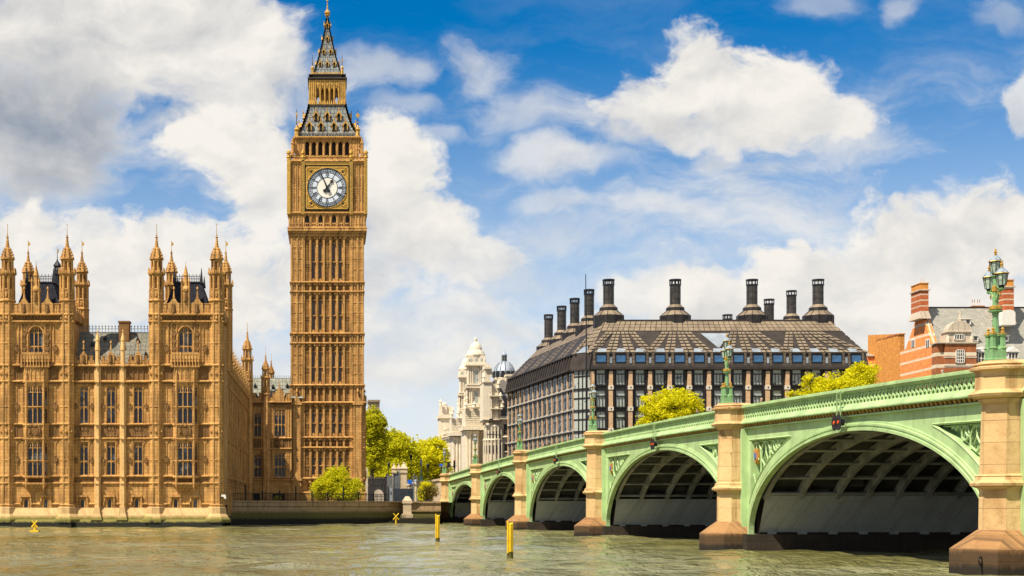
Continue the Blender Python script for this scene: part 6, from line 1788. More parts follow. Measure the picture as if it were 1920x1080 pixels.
rbx.box(0, LLEN, -1.0, -.5, Z_E1 - .2, Z_E1 + .12); rbx.box(0, LLEN, -.5, -.05, Z_E2 - .12, Z_E2 + .12)
rbx.build('attic_ribs', 'bronze_dark', ato)
# bronze roof panels in fans below each chimney
def roof_pt(side, u, f):
    """point on a roof slope: u along the eave in metres, f 0 eave .. 1 ridge"""
    if side == 'f':
        x = NX + u; e = Vector((x, OD - .1, Z_E2)); r_ = Vector((rg[1][0] + (x - NX) / (EX - NX) * (rg[0][0] - rg[1][0]), OD + INS, Z_RG))
        n = Vector((0, -(Z_RG - Z_E2), INS)).normalized()
    else:
        t_ = u / LLEN; e = Vector((e2[3][0], e2[3][1], Z_E2)).lerp(Vector((e2[2][0], e2[2][1], Z_E2)), t_); r_ = Vector((rg[3][0], rg[3][1], Z_RG)).lerp(Vector((rg[2][0], rg[2][1], Z_RG)), t_)
        n = Vector((-(Z_RG - Z_E2), 0, INS)).normalized()
    return e.lerp(r_, f), n
def strip(mb, side, ub, wb_, ut, wt, f0, f1, ncol, nrow, lift=.12):
    if side == 'l': lift = .05
    for j in range(nrow):
        for i in range(ncol):
            q = []
            for (a, b) in ((i, j), (i + 1, j), (i + 1, j + 1), (i, j + 1)):
                fi = (a / ncol + (.055 if a == i else -.055) * (1 if ncol < 5 else .022)); fj = b / nrow + (.026 if b == j else -.026) * (1 if nrow > 4 else .5)
                f = f0 + (f1 - f0) * fj; u = (ub - wb_ / 2 + wb_ * fi) * (1 - fj) + (ut - wt / 2 + wt * fi) * fj
                p_, n = roof_pt(side, u, f); q.append(p_ + n * lift)
            mb.poly([tuple(x) for x in q]); 
CHX = [1141, 1266, 1410, 1534]
pan = MB(); skl = MB()
FT = .66
ubands = 44
strip(pan, 'f', (EX - NX) / 2, EX - NX, (EX - NX) / 2, EX - NX, FT + .02, .98, ubands, 3, .10)
for ci, cxp in enumerate(CHX):
    uc = (ox(cxp) - NX) * 1.0
    for k in range(NB + 1):
        ub = k * bw
        j = min(range(4), key=lambda q: abs((ox(CHX[q]) - NX) - ub))
        lim = 3.2 * bw
        if abs(ub - uc) > (2.15 if j != ci or 0 < ci < 3 else 2.6) * bw: continue
        ut = uc + (ub - uc) * .42
        strip(pan, 'f', ub, bw * .62, ut, bw * .425, .0, FT, 2, 7)
for k in range(NB):      # skylights at the foot of each dark recess
    ub = (k + .5) * bw
    q = [roof_pt('f', ub - bw * .26, .02), roof_pt('f', ub + bw * .26, .02), roof_pt('f', ub + bw * .22, .13), roof_pt('f', ub - bw * .22, .13)]
    skl.poly([tuple(p_ + n * .12) for p_, n in q])
u0 = (ox(1350) - NX)
q = [roof_pt('f', u0 - 2.9, .60), roof_pt('f', u0 - .2, .16), roof_pt('f', u0 + .2, .16), roof_pt('f', u0 + 2.9, .60)]
skl.poly([tuple(p_ + n * .11) for p_, n in q])
# street side: slanting strips
for k in range(NBL + 1):
    for d_ in (-1, 1):
        if k % 3 == 1: continue
        strip(pan, 'l', k * bwl + d_ * bwl * .2, bwl * .34, k * bwl + d_ * bwl * .05, bwl * .26, .0, FT, 2, 7)
strip(pan, 'l', LLEN / 2, LLEN, LLEN / 2, LLEN, FT + .02, .98, 44, 3, .10)
# corner facet panels
for j in range(8):
    f0, f1 = j / 8, (j + 1) / 8 - .02
    a0, a1 = Vector((*e2[2], Z_E2)), Vector((*rg[2], Z_RG)); b0_, b1_ = Vector((*e2[1], Z_E2)), Vector((*rg[1], Z_RG))
    for i in range(4):
        t0, t1 = i / 4 + .01, (i + 1) / 4 - .01
        L0, R0, L1, R1 = a0.lerp(a1, f0), b0_.lerp(b1_, f0), a0.lerp(a1, f1), b0_.lerp(b1_, f1); n = Vector((-.5, -.6, .6)).normalized() * .12
        if j < 2 and 0 < i < 3: continue
        pan.poly([tuple(L0.lerp(R0, t0) + n), tuple(L0.lerp(R0, t1) + n), tuple(L1.lerp(R1, t1) + n), tuple(L1.lerp(R1, t0) + n)])
# right hip
for j in range(7):
    f0, f1 = j / 7, (j + 1) / 7 - .03
    for i in range(12):
        y0, y1 = OD + i * 3.2, OD + i * 3.2 + 3.0
        pan.poly([(EX + .1 - 4.7 * f0 + .1, y0 + INS * f0, Z_E2 + (Z_RG - Z_E2) * f0 + .08), (EX + .1 - 4.7 * f0 + .1, y1 + INS * f0 * .3, Z_E2 + (Z_RG - Z_E2) * f0 + .08), (EX + .1 - 4.7 * f1 + .1, y1 + INS * f1 * .3, Z_E2 + (Z_RG - Z_E2) * f1 + .08), (EX + .1 - 4.7 * f1 + .1, y0 + INS * f1, Z_E2 + (Z_RG - Z_E2) * f1 + .08)])
pan.build('roof_panels', 'bronze_panel', rfo); skl.build_each('skylight', 'skylight', rfo)
cg = MB(); p1 = [Vector((*e2[2], Z_E2)), Vector((*e2[1], Z_E2)), Vector((*rg[1], Z_RG)), Vector((*rg[2], Z_RG))]
def cpt(t_, f): return tuple(p1[0].lerp(p1[1], t_).lerp(p1[3].lerp(p1[2], t_), f) + Vector((-.08, -.1, .1)))
cg.poly([cpt(.2, .02), cpt(.8, .02), cpt(.62, .22), cpt(.38, .22)]); cg.build('corner_skylight', 'skylight', rfo)
# chimneys
def chimney(x, y, zb, zt, s, base=True):
    mb = MB(); k = s
    if base:
        mb.stack(x, y, [(zb - 2, 2.85 * k), (zb + 1.35 * k, 2.85 * k)], 12)
        mb.stack(x, y, [(zb + 1.36 * k, 2.8 * k), (zb + 2.35 * k, 1.55 * k)], 12)
        mb.stack(x, y, [(zb + 2.3 * k, 1.75 * k), (zb + 2.85 * k, 1.72 * k), (zb + 3.5 * k, 1.05 * k)], 12)
    c = None
    b_ = MB()
    if base:
        b_.stack(x, y, [(zb - 2, 2.82 * k), (zb + 1.30 * k, 2.82 * k)], 12); b_.stack(x, y, [(zb + 2.3 * k, 1.74 * k), (zb + 2.85 * k, 1.70 * k)], 12)
        for q in range(12):
            a = math.pi / 12 + q * math.pi / 6
            b_.tube([(x + 2.86 * k * math.cos(a), y + 2.86 * k * math.sin(a), zb - 1), (x + 2.86 * k * math.cos(a), y + 2.86 * k * math.sin(a), zb + 1.34 * k), (x + 1.6 * k * math.cos(a), y + 1.6 * k * math.sin(a), zb + 2.36 * k)], .05, 4)
        b_.build('chimney_base', 'bronze', rfo)
        m2_ = MB(); m2_.stack(x, y, [(zb + 1.31 * k, 2.83 * k), (zb + 2.31 * k, 1.6 * k)], 12); m2_.stack(x, y, [(zb + 2.86 * k, 1.7 * k), (zb + 3.45 * k, 1.05 * k)], 12); m2_.build('chimney_skirt', 'bronze_panel', rfo)
    z0 = zb + (3.3 * k if base else 0)
    st_ = MB(); st_.stack(x, y, [(z0, .98 * k), (zt - 1.1 * k, .98 * k)], 14)
    nb_ = max(2, int((zt - 1 - z0) / 1.0))
    for q in range(nb_ + 1): z = z0 + (zt - 1.2 * k - z0) * q / nb_; st_.stack(x, y, [(z, 1.03 * k), (z + .08, 1.03 * k)], 14)
    for q in range(7):
        a = q * 2 * math.pi / 7; st_.tube([(x + 1.0 * k * math.cos(a), y + 1.0 * k * math.sin(a), z0), (x + 1.0 * k * math.cos(a), y + 1.0 * k * math.sin(a), zt - 1.1 * k)], .05, 4)
    so = st_.build('chimney', 'duct', off_)
    cp_ = MB()
    cp_.stack(x, y, [(zt - 1.15 * k, 1.12 * k), (zt - .95 * k, 1.12 * k)], 14); cp_.stack(x, y, [(zt - .22 * k, 1.15 * k), (zt, 1.15 * k)], 14)
    for q in range(10):
        a = q * math.pi / 5; cp_.cb(x + 1.02 * k * math.cos(a), y + 1.02 * k * math.sin(a), zt - .96 * k, zt - .2 * k, .16, .16)
    cp_.build('chimney_cap', 'black', so)
zt = HC + (HY - 524) * (OD + 7) / F
for c_ in CHX: chimney((c_ - HX) * (OD + 7.4) / F, OD + 7.4, Z_RG - .1, zt + .05, .98)
for (x_, yt) in ((1104.5, 543), (1077.5, 559.5), (1053, 574), (1028.5, 590)):
    D_ = (zt - HC) * F / (HY - yt); chimney((x_ - HX) * D_ / F, D_, Z_RG - .35, zt, .92)
D_ = OD + 36; chimney((1484 - HX) * D_ / F, D_, Z_RG + 2.0, HC + (HY - 545) * D_ / F, .95); chimney((1442 - HX) * (D_ + 10) / F, D_ + 10, Z_RG, HC + (HY - 561) * (D_ + 10) / F, 1.0, False); chimney((1364 - HX) * D_ / F, D_, Z_RG - 2, HC + (HY - 590) * D_ / F, .9, False)
fpole = thing('flagpole', 'bare dark flagpole at the glazed corner of the dark office block', 'flagpole', (ox(1097), OD - 1.2, GZ))
mb = MB(); mb.tube([(ox(1097), OD - 1.2, GZ), (ox(1097), OD - 1.2, oz(600)), (ox(1096), OD - 1.2, oz(516))], [.16, .12, .07], 6); mb.build('pole', 'iron', fpole)

# ================================================================== pale stone government building with twin domed towers
gov = thing('government_building', 'cream classical stone building with two domed corner towers along the street', 'building', (38, 370, GZ))
GA, GB = Vector((41.2, 336, 0)), Vector((31.6, 431, 0))
gd_ = GA - GB; GL = gd_.length; gang = math.atan2(gd_.y, gd_.x)
Mg = frame(GB.x, GB.y, gang)
gw = MB(Mg); gw.id = False; gwd = MB(Mg); gwd.id = False
ZG = 23.3
hol = []
for k in range(22):
    u = 20 + k * 3.35
    if u > GL - 2: break
    for z, h in ((5, 2.6), (9.2, 3.4), (14.2, 3.2), (18.6, 2.4)): hol.append((u - .65, u + .65, z, z + h))
gw.wall(0, GL, GZ - 1, ZG, hol, 0, .5); gw.box(0, GL, .9, 16, GZ, ZG - .1)
for h in hol: gwd.poly([(h[0], .45, h[2]), (h[1], .45, h[2]), (h[1], .45, h[3]), (h[0], .45, h[3])])
for k in range(23):
    u = 18.3 + k * 3.35
    if u > GL: break
    gw.stack(u, -.25, [(8.6, .35), (17.6, .32), (17.7, .45), (18.1, .45)], 8)
for z, h, d in ((8.2, .3, .4), (13.4, .25, .3), (18.1, .4, .5), (22.2, .5, .9), (ZG, .3, .4)): string(gw, 0, GL, z, h, d, 0)
for k in range(40): gw.box(k * GL / 40 + .3, k * GL / 40 + 1.0, -.75, 0, 21.6, 22.1)
for k in range(60): gw.box(k * GL / 60 + .2, k * GL / 60 + .5, .1, .35, ZG + .3, ZG + 1.3)
gw.box(0, GL, .05, .4, ZG + 1.3, ZG + 1.55)
gw.build('street_wall', 'white_stone', gov); gwd.build_each('window', 'glass_slit', gov)
def dome_tower(x, D, K, zt0):
    """K metres per photo pixel; heights follow the nearer tower, measured from its finial"""
    def z(y): return zt0 - (y - 632) * K
    tw = MB(); dk = MB()
    def sq(h, za, zb): tw.box(x - h * K, x + h * K, D - h * K, D + h * K, za, zb)
    sq(18, GZ, z(768)); sq(22, z(745), z(742) + .01) if False else None
    for (y, h) in ((765, 21), (761, 19.5), (729, 20), (724, 18.5), (687, 19.6), (684, 18)): sq(h, z(y), z(y - 3))
    sq(17.2, z(768), z(762)); sq(13.4, z(762), z(727)); sq(12.6, z(727), z(687)); sq(15.5, z(686), z(668))
    for k in range(4):
        tw.M = dk.M = frame(x, D, k * math.pi / 2); tw.id = dk.id = False
        for s in (-1, 1):
            for o_ in (8.6, 12.2, 15.8): tw.stack(s * o_ * K, -15.8 * K, [(z(762), 1.5 * K), (z(731), 1.3 * K), (z(730), 1.9 * K), (z(727), 1.9 * K)], 8)
            for o_ in (7.4, 10.8, 14): tw.stack(s * o_ * K, -14.2 * K, [(z(724), 1.3 * K), (z(690), 1.1 * K), (z(689), 1.7 * K), (z(687), 1.7 * K)], 8)
            tw.stack(s * 18 * K, -18 * K, [(z(762), 2.2 * K), (z(752), 2 * K), (z(748), 2.6 * K), (z(744), 1.4 * K), (z(738), 1.8 * K), (z(733), .4 * K)], 6)
            tw.stack(s * 15.5 * K, -15.5 * K, [(z(684), 1.6 * K), (z(676), 1.9 * K), (z(670), .6 * K)], 6)
            tw.box(s * 4.6 * K - .6 * K, s * 4.6 * K + .6 * K, -14 * K, -12 * K, z(724), z(690))
        tw.prism([(-8 * K, z(765)), (8 * K, z(765)), (0, z(757))], -20.5 * K, -16 * K)
        dk.box(-3.6 * K, 3.6 * K, -13.5 * K, -13 * K, z(757), z(734)); 
        dk.box(-4 * K, 4 * K, -12.8 * K, -12 * K, z(722), z(700)); dk.prism([(4 * K * math.cos(t_), z(700) + 4 * K * math.sin(t_)) for t_ in np.linspace(0, math.pi, 9)], -12.8 * K, -12 * K)
        for o_ in (-10, 0, 10): dk.prism([(o_ * K + 3.4 * K * math.cos(t_) * (1 if o_ == 0 else .8), z(677) + 3.4 * K * math.sin(t_)) for t_ in np.linspace(0, 2 * math.pi, 13)[:-1]], -15.7 * K, -15 * K)
        tw.box(-1 * K, 1 * K, -16.3 * K, -15.4 * K, z(673), z(669))
    tw.M = dk.M = Matrix.Identity(4); tw.id = dk.id = True
    tw.stack(x, D, [(z(668), 17.6 * K), (z(666), 18 * K), (z(660), 15 * K), (z(658), 13.2 * K), (z(657), 12 * K)], 16)
    t_ = tw.build('domed_tower', 'white_stone', gov)
    mb = MB(); mb.stack(x, D, [(z(657), 12.3 * K), (z(652), 11.6 * K), (z(647), 9.4 * K), (z(644), 7.0 * K), (z(642), 4 * K), (z(641), 2.5 * K), (z(638.5), 2.2 * K), (z(638), 3.0 * K), (z(635), 2.9 * K), (z(633), 1.2 * K), (z(631), .3 * K)], 16); mb.build('dome', 'white_stone', t_, smooth=False)
    dk.build_each('tower_opening', 'pglass', t_)
K1 = 340 / F
dome_tower((903 - HX) * K1, 340 + 14, K1 * 1.04, HC + (HY - 632) * (354 / F)); dome_tower((874.5 - HX) * 392 / F, 392, K1 * .93, HC + (HY - 664.5) * 392 / F)
# lower shafts of the tower pavilions and the end pavilion
pv = MB()
def P4(x0, x1, D, y0, y1, dep): pv.box((x0 - HX) * D / F, (x1 - HX) * D / F, D, D + dep, HC + (HY - y1) * D / F, HC + (HY - y0) * D / F)
P4(873, 905, 348, 766, 800, 10); P4(868, 908, 347, 799, 806, 10); P4(872, 898, 348.5, 806, 960, 10)
for xx in (876, 881, 889, 894): pv.stack((xx - HX) * 348 / F, 348.2, [(GZ, .45), (HC + (HY - 815) * .1243, .42), (HC + (HY - 813) * .1243, .6), (HC + (HY - 808) * .1243, .6)], 8)
P4(847, 871, 386, 784, 812, 8); P4(843, 873, 385, 811, 817, 9); P4(848, 870, 386.5, 817, 960, 8)
for xx in (851, 857, 863, 868): pv.stack((xx - HX) * 386 / F, 386.2, [(GZ, .45), (HC + (HY - 826) * .138, .42), (HC + (HY - 820) * .138, .65)], 8)
P4(825, 850, 425, 783, 822, 8); P4(823, 850, 424.5, 777, 784, 9); P4(826, 848, 426, 762, 778, 6); P4(826, 838, 425.5, 760, 779, 5); P4(823, 852, 424, 822, 829, 9); P4(826, 848, 425, 829, 960, 8)
pv.stack((832 - HX) * 428 / F, 428, [(HC + (HY - 762) * .1528, 1.0), (HC + (HY - 758) * .1528, 1.1), (HC + (HY - 755) * .1528, .5)], 8)
pv.build_each('pavilion_block', 'white_stone', gov)
pq = MB(); pd2 = MB()
def PW(x0, x1, D, y0, y1, m_, dy=-.05): m_.box((x0 - HX) * D / F, (x1 - HX) * D / F, D + dy, D + .3, HC + (HY - y1) * D / F, HC + (HY - y0) * D / F)
for (x0, x1, D, ys) in ((875, 897, 348.5, (822, 846, 868)), (850, 869, 386.5, (830, 850, 868)), (828, 846, 426, (790, 838, 858))):
    w_ = (x1 - x0) / 3
    for y in ys:
        for k in range(3):
            xa = x0 + w_ * k + w_ * .30; PW(xa, xa + w_ * .38, D, y, y + 11, pd2, -.06)
            PW(xa - w_ * .1, xa + w_ * .48, D, y - 2.2, y - .6, pq, -.35)
        PW(x0 - 1, x1 + 1, D, y + 13.5, y + 15, pq, -.4)
for (x0, x1, D, y0, y1) in ((873, 905, 348, 768, 799), (847, 871, 386, 785, 811)):
    for k in range(9): y = y0 + (y1 - y0) * k / 9; PW(x0 - .3, x1 + .3, D, y, y + (y1 - y0) / 13, pq, -.12)
for (x, D, y) in ((873, 347.5, 766), (906, 347.5, 766), (846, 385.5, 783), (872, 385.5, 783), (826, 424.5, 760), (849, 424.5, 775), (889, 347.5, 764), (859, 385.5, 781)):
    k_ = D / F; pq.stack((x - HX) * k_, D, [(HC + (HY - y) * k_, .55), (HC + (HY - y + 5) * k_, .4), (HC + (HY - y + 6) * k_, .55), (HC + (HY - y + 9) * k_, .25), (HC + (HY - y + 12) * k_, .05)], 6)
pq.build_each('stone_trim', 'white_stone', gov); pd2.build_each('window', 'glass_slit', gov)

# lower bow-windowed building in front with a grey mansard and chimneys
bow = thing('bow_fronted_building', 'cream stone building with bow windows and steep grey roof beside the dark office block', 'building', ((938 - HX) * .12, 334, GZ))
BD = 333.0; BK = BD / F
def qx(x): return (x - HX) * BK
def qz(y): return HC + (HY - y) * BK
mb = MB(); mw = MB()
bl = qx(915); br_ = qx(975)
holes = [(qx(x) - .5, qx(x) + .5, qz(y) - h, qz(y)) for x in (948, 958) for (y, h) in ((795, 2.4), (832, 2.2), (866, 2.3))]
mb.wall(qx(941), br_, GZ, qz(786), holes, BD, .4); mb.box(bl + 1, br_, BD + .6, BD + 14, GZ, qz(787))
for h in holes: mw.poly([(h[0], BD + .3, h[2]), (h[1], BD + .3, h[2]), (h[1], BD + .3, h[3]), (h[0], BD + .3, h[3])])
for (y, g, d) in ((786, .5, .7), (783, .3, .4), (820, .35, .5), (848, .25, .3)): string(mb, qx(936), br_, qz(y), g, d, BD)
for (cx_, r_, yt, yb) in ((927, 2.2, 826, 960), (927, 2.0, 800, 830)):      # bows
    mb.stack(qx(cx_), BD + 1.2, [(qz(yb) if yb < 900 else GZ, r_), (qz(yt), r_), (qz(yt) + .05, r_ + .35), (qz(yt) + .4, r_ + .3)], 10)
    for k in range(10):
        a = math.pi + k * math.pi / 9; X_, Y_ = qx(cx_) + r_ * 1.0 * math.cos(a), BD + 1.2 + r_ * 1.0 * math.sin(a)
        mw.cb(X_, Y_, qz(yt) - 2.7, qz(yt) - 1.1, .34, .34); mb.cb(qx(cx_) + (r_ + .12) * math.cos(a + .17), BD + 1.2 + (r_ + .12) * math.sin(a + .17), GZ, qz(yt), .34, .34)
# stacked gable with scrolls facing the street, chimneys
for (x0, x1, y0, y1, dy) in ((905, 921, 716, 790, -1.2), (908, 918, 690, 716, -1.0), (918, 934, 720, 790, -.6), (920, 940, 740, 790, .2), (925, 938, 725, 745, .4), (928, 936, 712, 726, .4)):
    mb.box(qx(x0), qx(x1), BD + dy, BD + 6, qz(y1), qz(y0))
for (x0, x1, y) in ((904, 922, 716), (904, 923, 786), (917, 935, 742), (919, 941, 766), (907, 919, 691), (916, 935, 786)): mb.box(qx(x0), qx(x1), BD - 1.5, BD + 6.2, qz(y + 2), qz(y))
for (x_, y_) in ((938, 745), (934, 722), (920, 700), (907, 710), (941, 758)): mb.stack(qx(x_), BD - .6, [(qz(y_ + 6), .5), (qz(y_), .35), (qz(y_ - 2), .5), (qz(y_ - 6), .3), (qz(y_ - 10), .05)], 6)
mb.prism([(qx(907), qz(691)), (qx(919), qz(691)), (qx(919), qz(686)), (qx(913), qz(682)), (qx(907), qz(686))], BD - 1, BD + 3)
mb.box(qx(954), qx(968), BD + 5, BD + 8, qz(745), qz(702)); mb.box(qx(953), qx(969), BD + 4.8, BD + 8.2, qz(702), qz(698))
mb.box(qx(966), qx(980), BD + 25, BD + 28, qz(720), qz(694)); mb.box(qx(965), qx(981), BD + 24.8, BD + 28.2, qz(694), qz(690))
mb.build('front_wall', 'white_stone', bow); mw.build_each('window', 'glass_slit', bow)
mb = MB(); mb.loft([[(qx(937), BD + 1, qz(784)), (qx(975), BD + 1, qz(784)), (qx(975), BD + 13, qz(784)), (qx(937), BD + 13, qz(784))], [(qx(936), BD + 4.5, qz(711)), (qx(965), BD + 4.5, qz(711)), (qx(965), BD + 11, qz(711)), (qx(936), BD + 11, qz(711))]])
mb.build('mansard_roof', slate('mansard_slate', (.15, .135, .12), (.19, .17, .15), .6, .3, (.08, .07, .065)), bow)
mb = MB(); mb.tube([(qx(950), BD + .6, qz(783)), (qx(962), BD + 3.4, qz(746))], .35, 4); mb.tube([(qx(938), BD + .5, qz(740)), (qx(955), BD + .5, qz(742))], .12, 4); mb.build('lead_hips', 'dome_lead', bow)

dm_ = thing('lead_dome', 'pale blue-grey ribbed lead dome with lantern rising behind the cream buildings', 'dome', ((945 - HX) * 400 / F, 400, GZ))
DK = 400 / F; dx0 = (945.5 - HX) * DK
def dzz(y): return HC + (HY - y) * DK
mb = MB(); mb.stack(dx0, 400, [(GZ, 20 * DK), (dzz(712), 20 * DK), (dzz(711), 21 * DK), (dzz(709), 21 * DK)], 16); mb.build('drum', 'white_stone', dm_)
mb = MB(); mb.stack(dx0, 400, [(dzz(709), 19.6 * DK), (dzz(700), 19.4 * DK), (dzz(692), 17.6 * DK), (dzz(685), 14 * DK), (dzz(680), 9 * DK), (dzz(678), 5 * DK)], 24)
do = mb.build('dome_shell', 'dome_lead', dm_, smooth=True)
mb = MB()
for k in range(12):
    a = k * math.pi / 6; mb.tube([(dx0 + r_ * DK * math.cos(a), 400 + r_ * DK * math.sin(a), dzz(y)) for y, r_ in ((709, 19.9), (700, 19.7), (692, 17.9), (685, 14.3), (680, 9.3))], .16, 4)
mb.stack(dx0, 400, [(dzz(678.5), 5.6 * DK), (dzz(677), 5.6 * DK)], 12); mb.stack(dx0, 400, [(dzz(667), 5.2 * DK), (dzz(665.5), 5.2 * DK)], 12)
mb.build('dome_ribs', plain('dark_lead', (.16, .18, .19), .5), do)
mb = MB()
for k in range(8): mb.stack(dx0 + 4 * DK * math.cos(k * .785), 400 + 4 * DK * math.sin(k * .785), [(dzz(677), .16), (dzz(667), .16)], 5)
mb.stack(dx0, 400, [(dzz(677), 2.6 * DK), (dzz(667), 2.6 * DK)], 8); mb.build('lantern', plain('dark_lead_lantern', (.10, .11, .11), .5), dm_)
mb = MB(); mb.stack(dx0, 400, [(dzz(665.5), 4.8 * DK), (dzz(663), 4.2 * DK), (dzz(661), 2.4 * DK), (dzz(659), .5 * DK), (dzz(655), .2 * DK)], 12); mb.build('cupola', 'dome_lead', dm_)
mb = MB()
for k in range(12):
    a = k * math.pi / 6 + .26; mb.cb(dx0 + 19 * DK * math.cos(a), 400 + 19 * DK * math.sin(a), dzz(708), dzz(697), .9, .9)
mb.build_each('dome_window', 'black', do)

# ================================================================== red brick house with stone bands
nsy = thing('banded_brick_house', 'orange brick house with white stone bands, grey slate roof and tall banded chimneys', 'building', (140, 305, GZ))
ND = 300.0; NK = ND / F
def nx(x, D=ND): return (x - HX) * D / F
def nz(y, D=ND): return HC + (HY - y) * D / F
gx = nx(1757); GYL = 19.5       # gable wall plane, runs back 19.5 m
apex_y = ND + 8.4; ridge = nz(577, apex_y)
eave = nz(700)
# gable profile in (distance, height): slopes up to the chimney
gpf = [(ND, GZ), (ND, nz(678)), (ND + 7.6 - 1.2, nz(600, ND + 6.6)), (ND + 11.2, nz(602, ND + 11)), (ND + 16.5, nz(655, ND + 16.5)), (ND + 19.5, nz(659, ND + 19.5)), (ND + 19.5, GZ)]
mb = MB()
mb.loft([[(gx, y, z) for y, z in gpf], [(gx + 1.2, y, z) for y, z in gpf]])
mb.box(gx + .6, gx + 60, ND + 2.5, ND + 18, GZ, nz(700))
gwl = mb.build('gable_wall', 'nsy', nsy)
mb = MB()
for a, b in zip(gpf[1:5], gpf[2:6]): mb.tube([(gx + .6, a[0], a[1]), (gx + .6, b[0], b[1])], .24, 4)
mb.build('stone_coping', 'beige_stone', gwl)
mb = MB(); mw = MB()
for (yy, zz) in ((ND + 4.6, 645), (ND + 12.2, 645)):
    z = nz(zz, yy); mw.box(gx - .05, gx + .1, yy - .8, yy + .8, z - .7, z + .75); mb.box(gx - .1, gx + .1, yy - 1.0, yy + 1.0, z + .75, z + 1.0); mb.box(gx - .1, gx + .1, yy - .08, yy + .08, z - .7, z + .75); mb.box(gx - .1, gx + .1, yy - 1.0, yy - .8, z - .8, z + .8); mb.box(gx - .1, gx + .1, yy + .8, yy + 1.0, z - .8, z + .8)
mb.build('gable_window_frames', 'wframe', gwl); mw.build_each('gable_window', 'glass_slit', gwl)
def nchim(x0, x1, D, dep, yt, yb, nm='chimney'):
    X0, X1 = nx(x0, D), nx(x1, D); z0, z1 = nz(yb, D), nz(yt, D); m_ = MB()
    m_.box(X0, X1, D, D + dep, z0, z1 - 1.6); o = m_.build(nm, 'nsy_fine', nsy)
    m_ = MB(); m_.box(X0 - .25, X1 + .25, D - .25, D + dep + .25, z1 - 1.6, z1 - 1.35); m_.taper(X0 - .45, X1 + .45, D - .3, D + dep + .3, z0 - .8, z0 + .7, .43, .28); m_.build('stone_trim', 'beige_stone', o)
    m_ = MB(); m_.box(X0 + .03, X1 - .03, D + .03, D + dep - .03, z1 - 1.35, z1 - .15); m_.box(X0 - .1, X1 + .1, D - .1, D + dep + .1, z1 - .15, z1)
    for q in (.3, .6): m_.tube([(X0 + (X1 - X0) * q, D + 1, z1), (X0 + (X1 - X0) * q, D + 1, z1 + 1.0)], .04, 4)
    m_.build('brick_top', 'brick_plain', o)
    return o
nchim(1726, 1741, ND + 5.6, 5.0, 530, 590)
nchim(1882, 1901, ND + 4.5, 4.2, 524, 600)
# shell hood at the foot of the right chimney
mb = MB(); sx = nx(1891.5, ND + 2); r_ = 1.35
mb.prism([(sx - r_, nz(609, ND + 2)), (sx + r_, nz(609, ND + 2)), (sx + r_, nz(587, ND + 2))] + [(sx + r_ * math.cos(t_), nz(587, ND + 2) + .7 * math.sin(t_)) for t_ in np.linspace(.2, math.pi - .2, 7)] + [(sx - r_, nz(587, ND + 2))], ND + 2, ND + 5); mb.build('stone_dormer', 'wframe', nsy)
m_ = MB(); m_.box(nx(1820, ND + 12), nx(1843, ND + 12), ND + 11, ND + 14, ridge - 1, ridge + .8)
for q in (1823, 1827, 1833, 1837): m_.tube([(nx(q, ND + 12), ND + 12, ridge + .8), (nx(q, ND + 12), ND + 12, ridge + 2.2)], .07, 4)
m_.build('ridge_chimney', 'nsy_front', nsy)
rf = MB(); rx0, rx1 = gx + .4, gx + 62
rf.loft([[(rx0, ND + .3, nz(690)), (rx0, apex_y, ridge), (rx0, ND + 18, nz(690))], [(rx1, ND + .3, nz(690)), (rx1, apex_y, ridge), (rx1, ND + 18, nz(690))]])
nro = rf.build('slate_roof', 'grey_slate', nsy)
mb = MB(); mb.box(rx0, rx1, apex_y - .15, apex_y + .15, ridge - .05, ridge + .18); mb.build('ridge_tiles', 'iron', nro)
def rooffront(z): return ND + .3 + (apex_y - ND - .3) * (z - nz(690)) / (ridge - nz(690))
for (x, y) in ((1815, 602), (1871, 603), (1829, 636), (1886, 636)):
    z = nz(y, ND + 5); yy = rooffront(z) - .9; X = nx(x, yy); s = .62
    m_ = MB(); m_.box(X - s, X + s, yy, yy + 2.5, z - .62, z + .5); m_.box(X - s - .2, X + s + .2, yy - .2, yy + 2.8, z + .5, z + .65); o = m_.build('roof_dormer', 'wframe', nro)
    m_ = MB(); m_.box(X - .33, X + .33, yy - .03, yy + .1, z - .42, z + .32); m_.build('pane', 'glass_slit', o)
def sash(X, yy, z, w, h, cols_, rows_, parent, nm):
    m_ = MB(); t_ = .13
    m_.box(X - w / 2, X - w / 2 + t_, yy - .1, yy + .3, z, z + h); m_.box(X + w / 2 - t_, X + w / 2, yy - .1, yy + .3, z, z + h); m_.box(X - w / 2, X + w / 2, yy - .1, yy + .3, z, z + t_); m_.box(X - w / 2, X + w / 2, yy - .1, yy + .3, z + h - t_, z + h)
    for k in range(1, cols_): m_.box(X - w / 2 + k * w / cols_ - .06, X - w / 2 + k * w / cols_ + .06, yy - .08, yy + .1, z, z + h)
    for k in range(1, rows_): m_.box(X - w / 2, X + w / 2, yy - .07, yy + .1, z + k * h / rows_ - .06, z + k * h / rows_ + .06)
    o = m_.build(nm, 'wframe', parent); m_ = MB(); m_.box(X - w / 2 + .02, X + w / 2 - .02, yy, yy + .2, z + .02, z + h - .02); m_.build('pane', 'glass_slit', o); return o
for x in (1841, 1898):
    X = nx(x); z = nz(684); sash(X, ND - .4, z, 2.0, 2.5, 3, 2, nsy, 'dormer_window')
    m_ = MB(); m_.prism([(X - 1.45, z + 2.55), (X + 1.45, z + 2.55), (X, z + 3.6)], ND - .7, ND + 4); m_.box(X - 1.0, X + 1.0, ND - .1, ND + 3, z - 2, z + 2.54); m_.build('dormer', 'wframe', nsy)
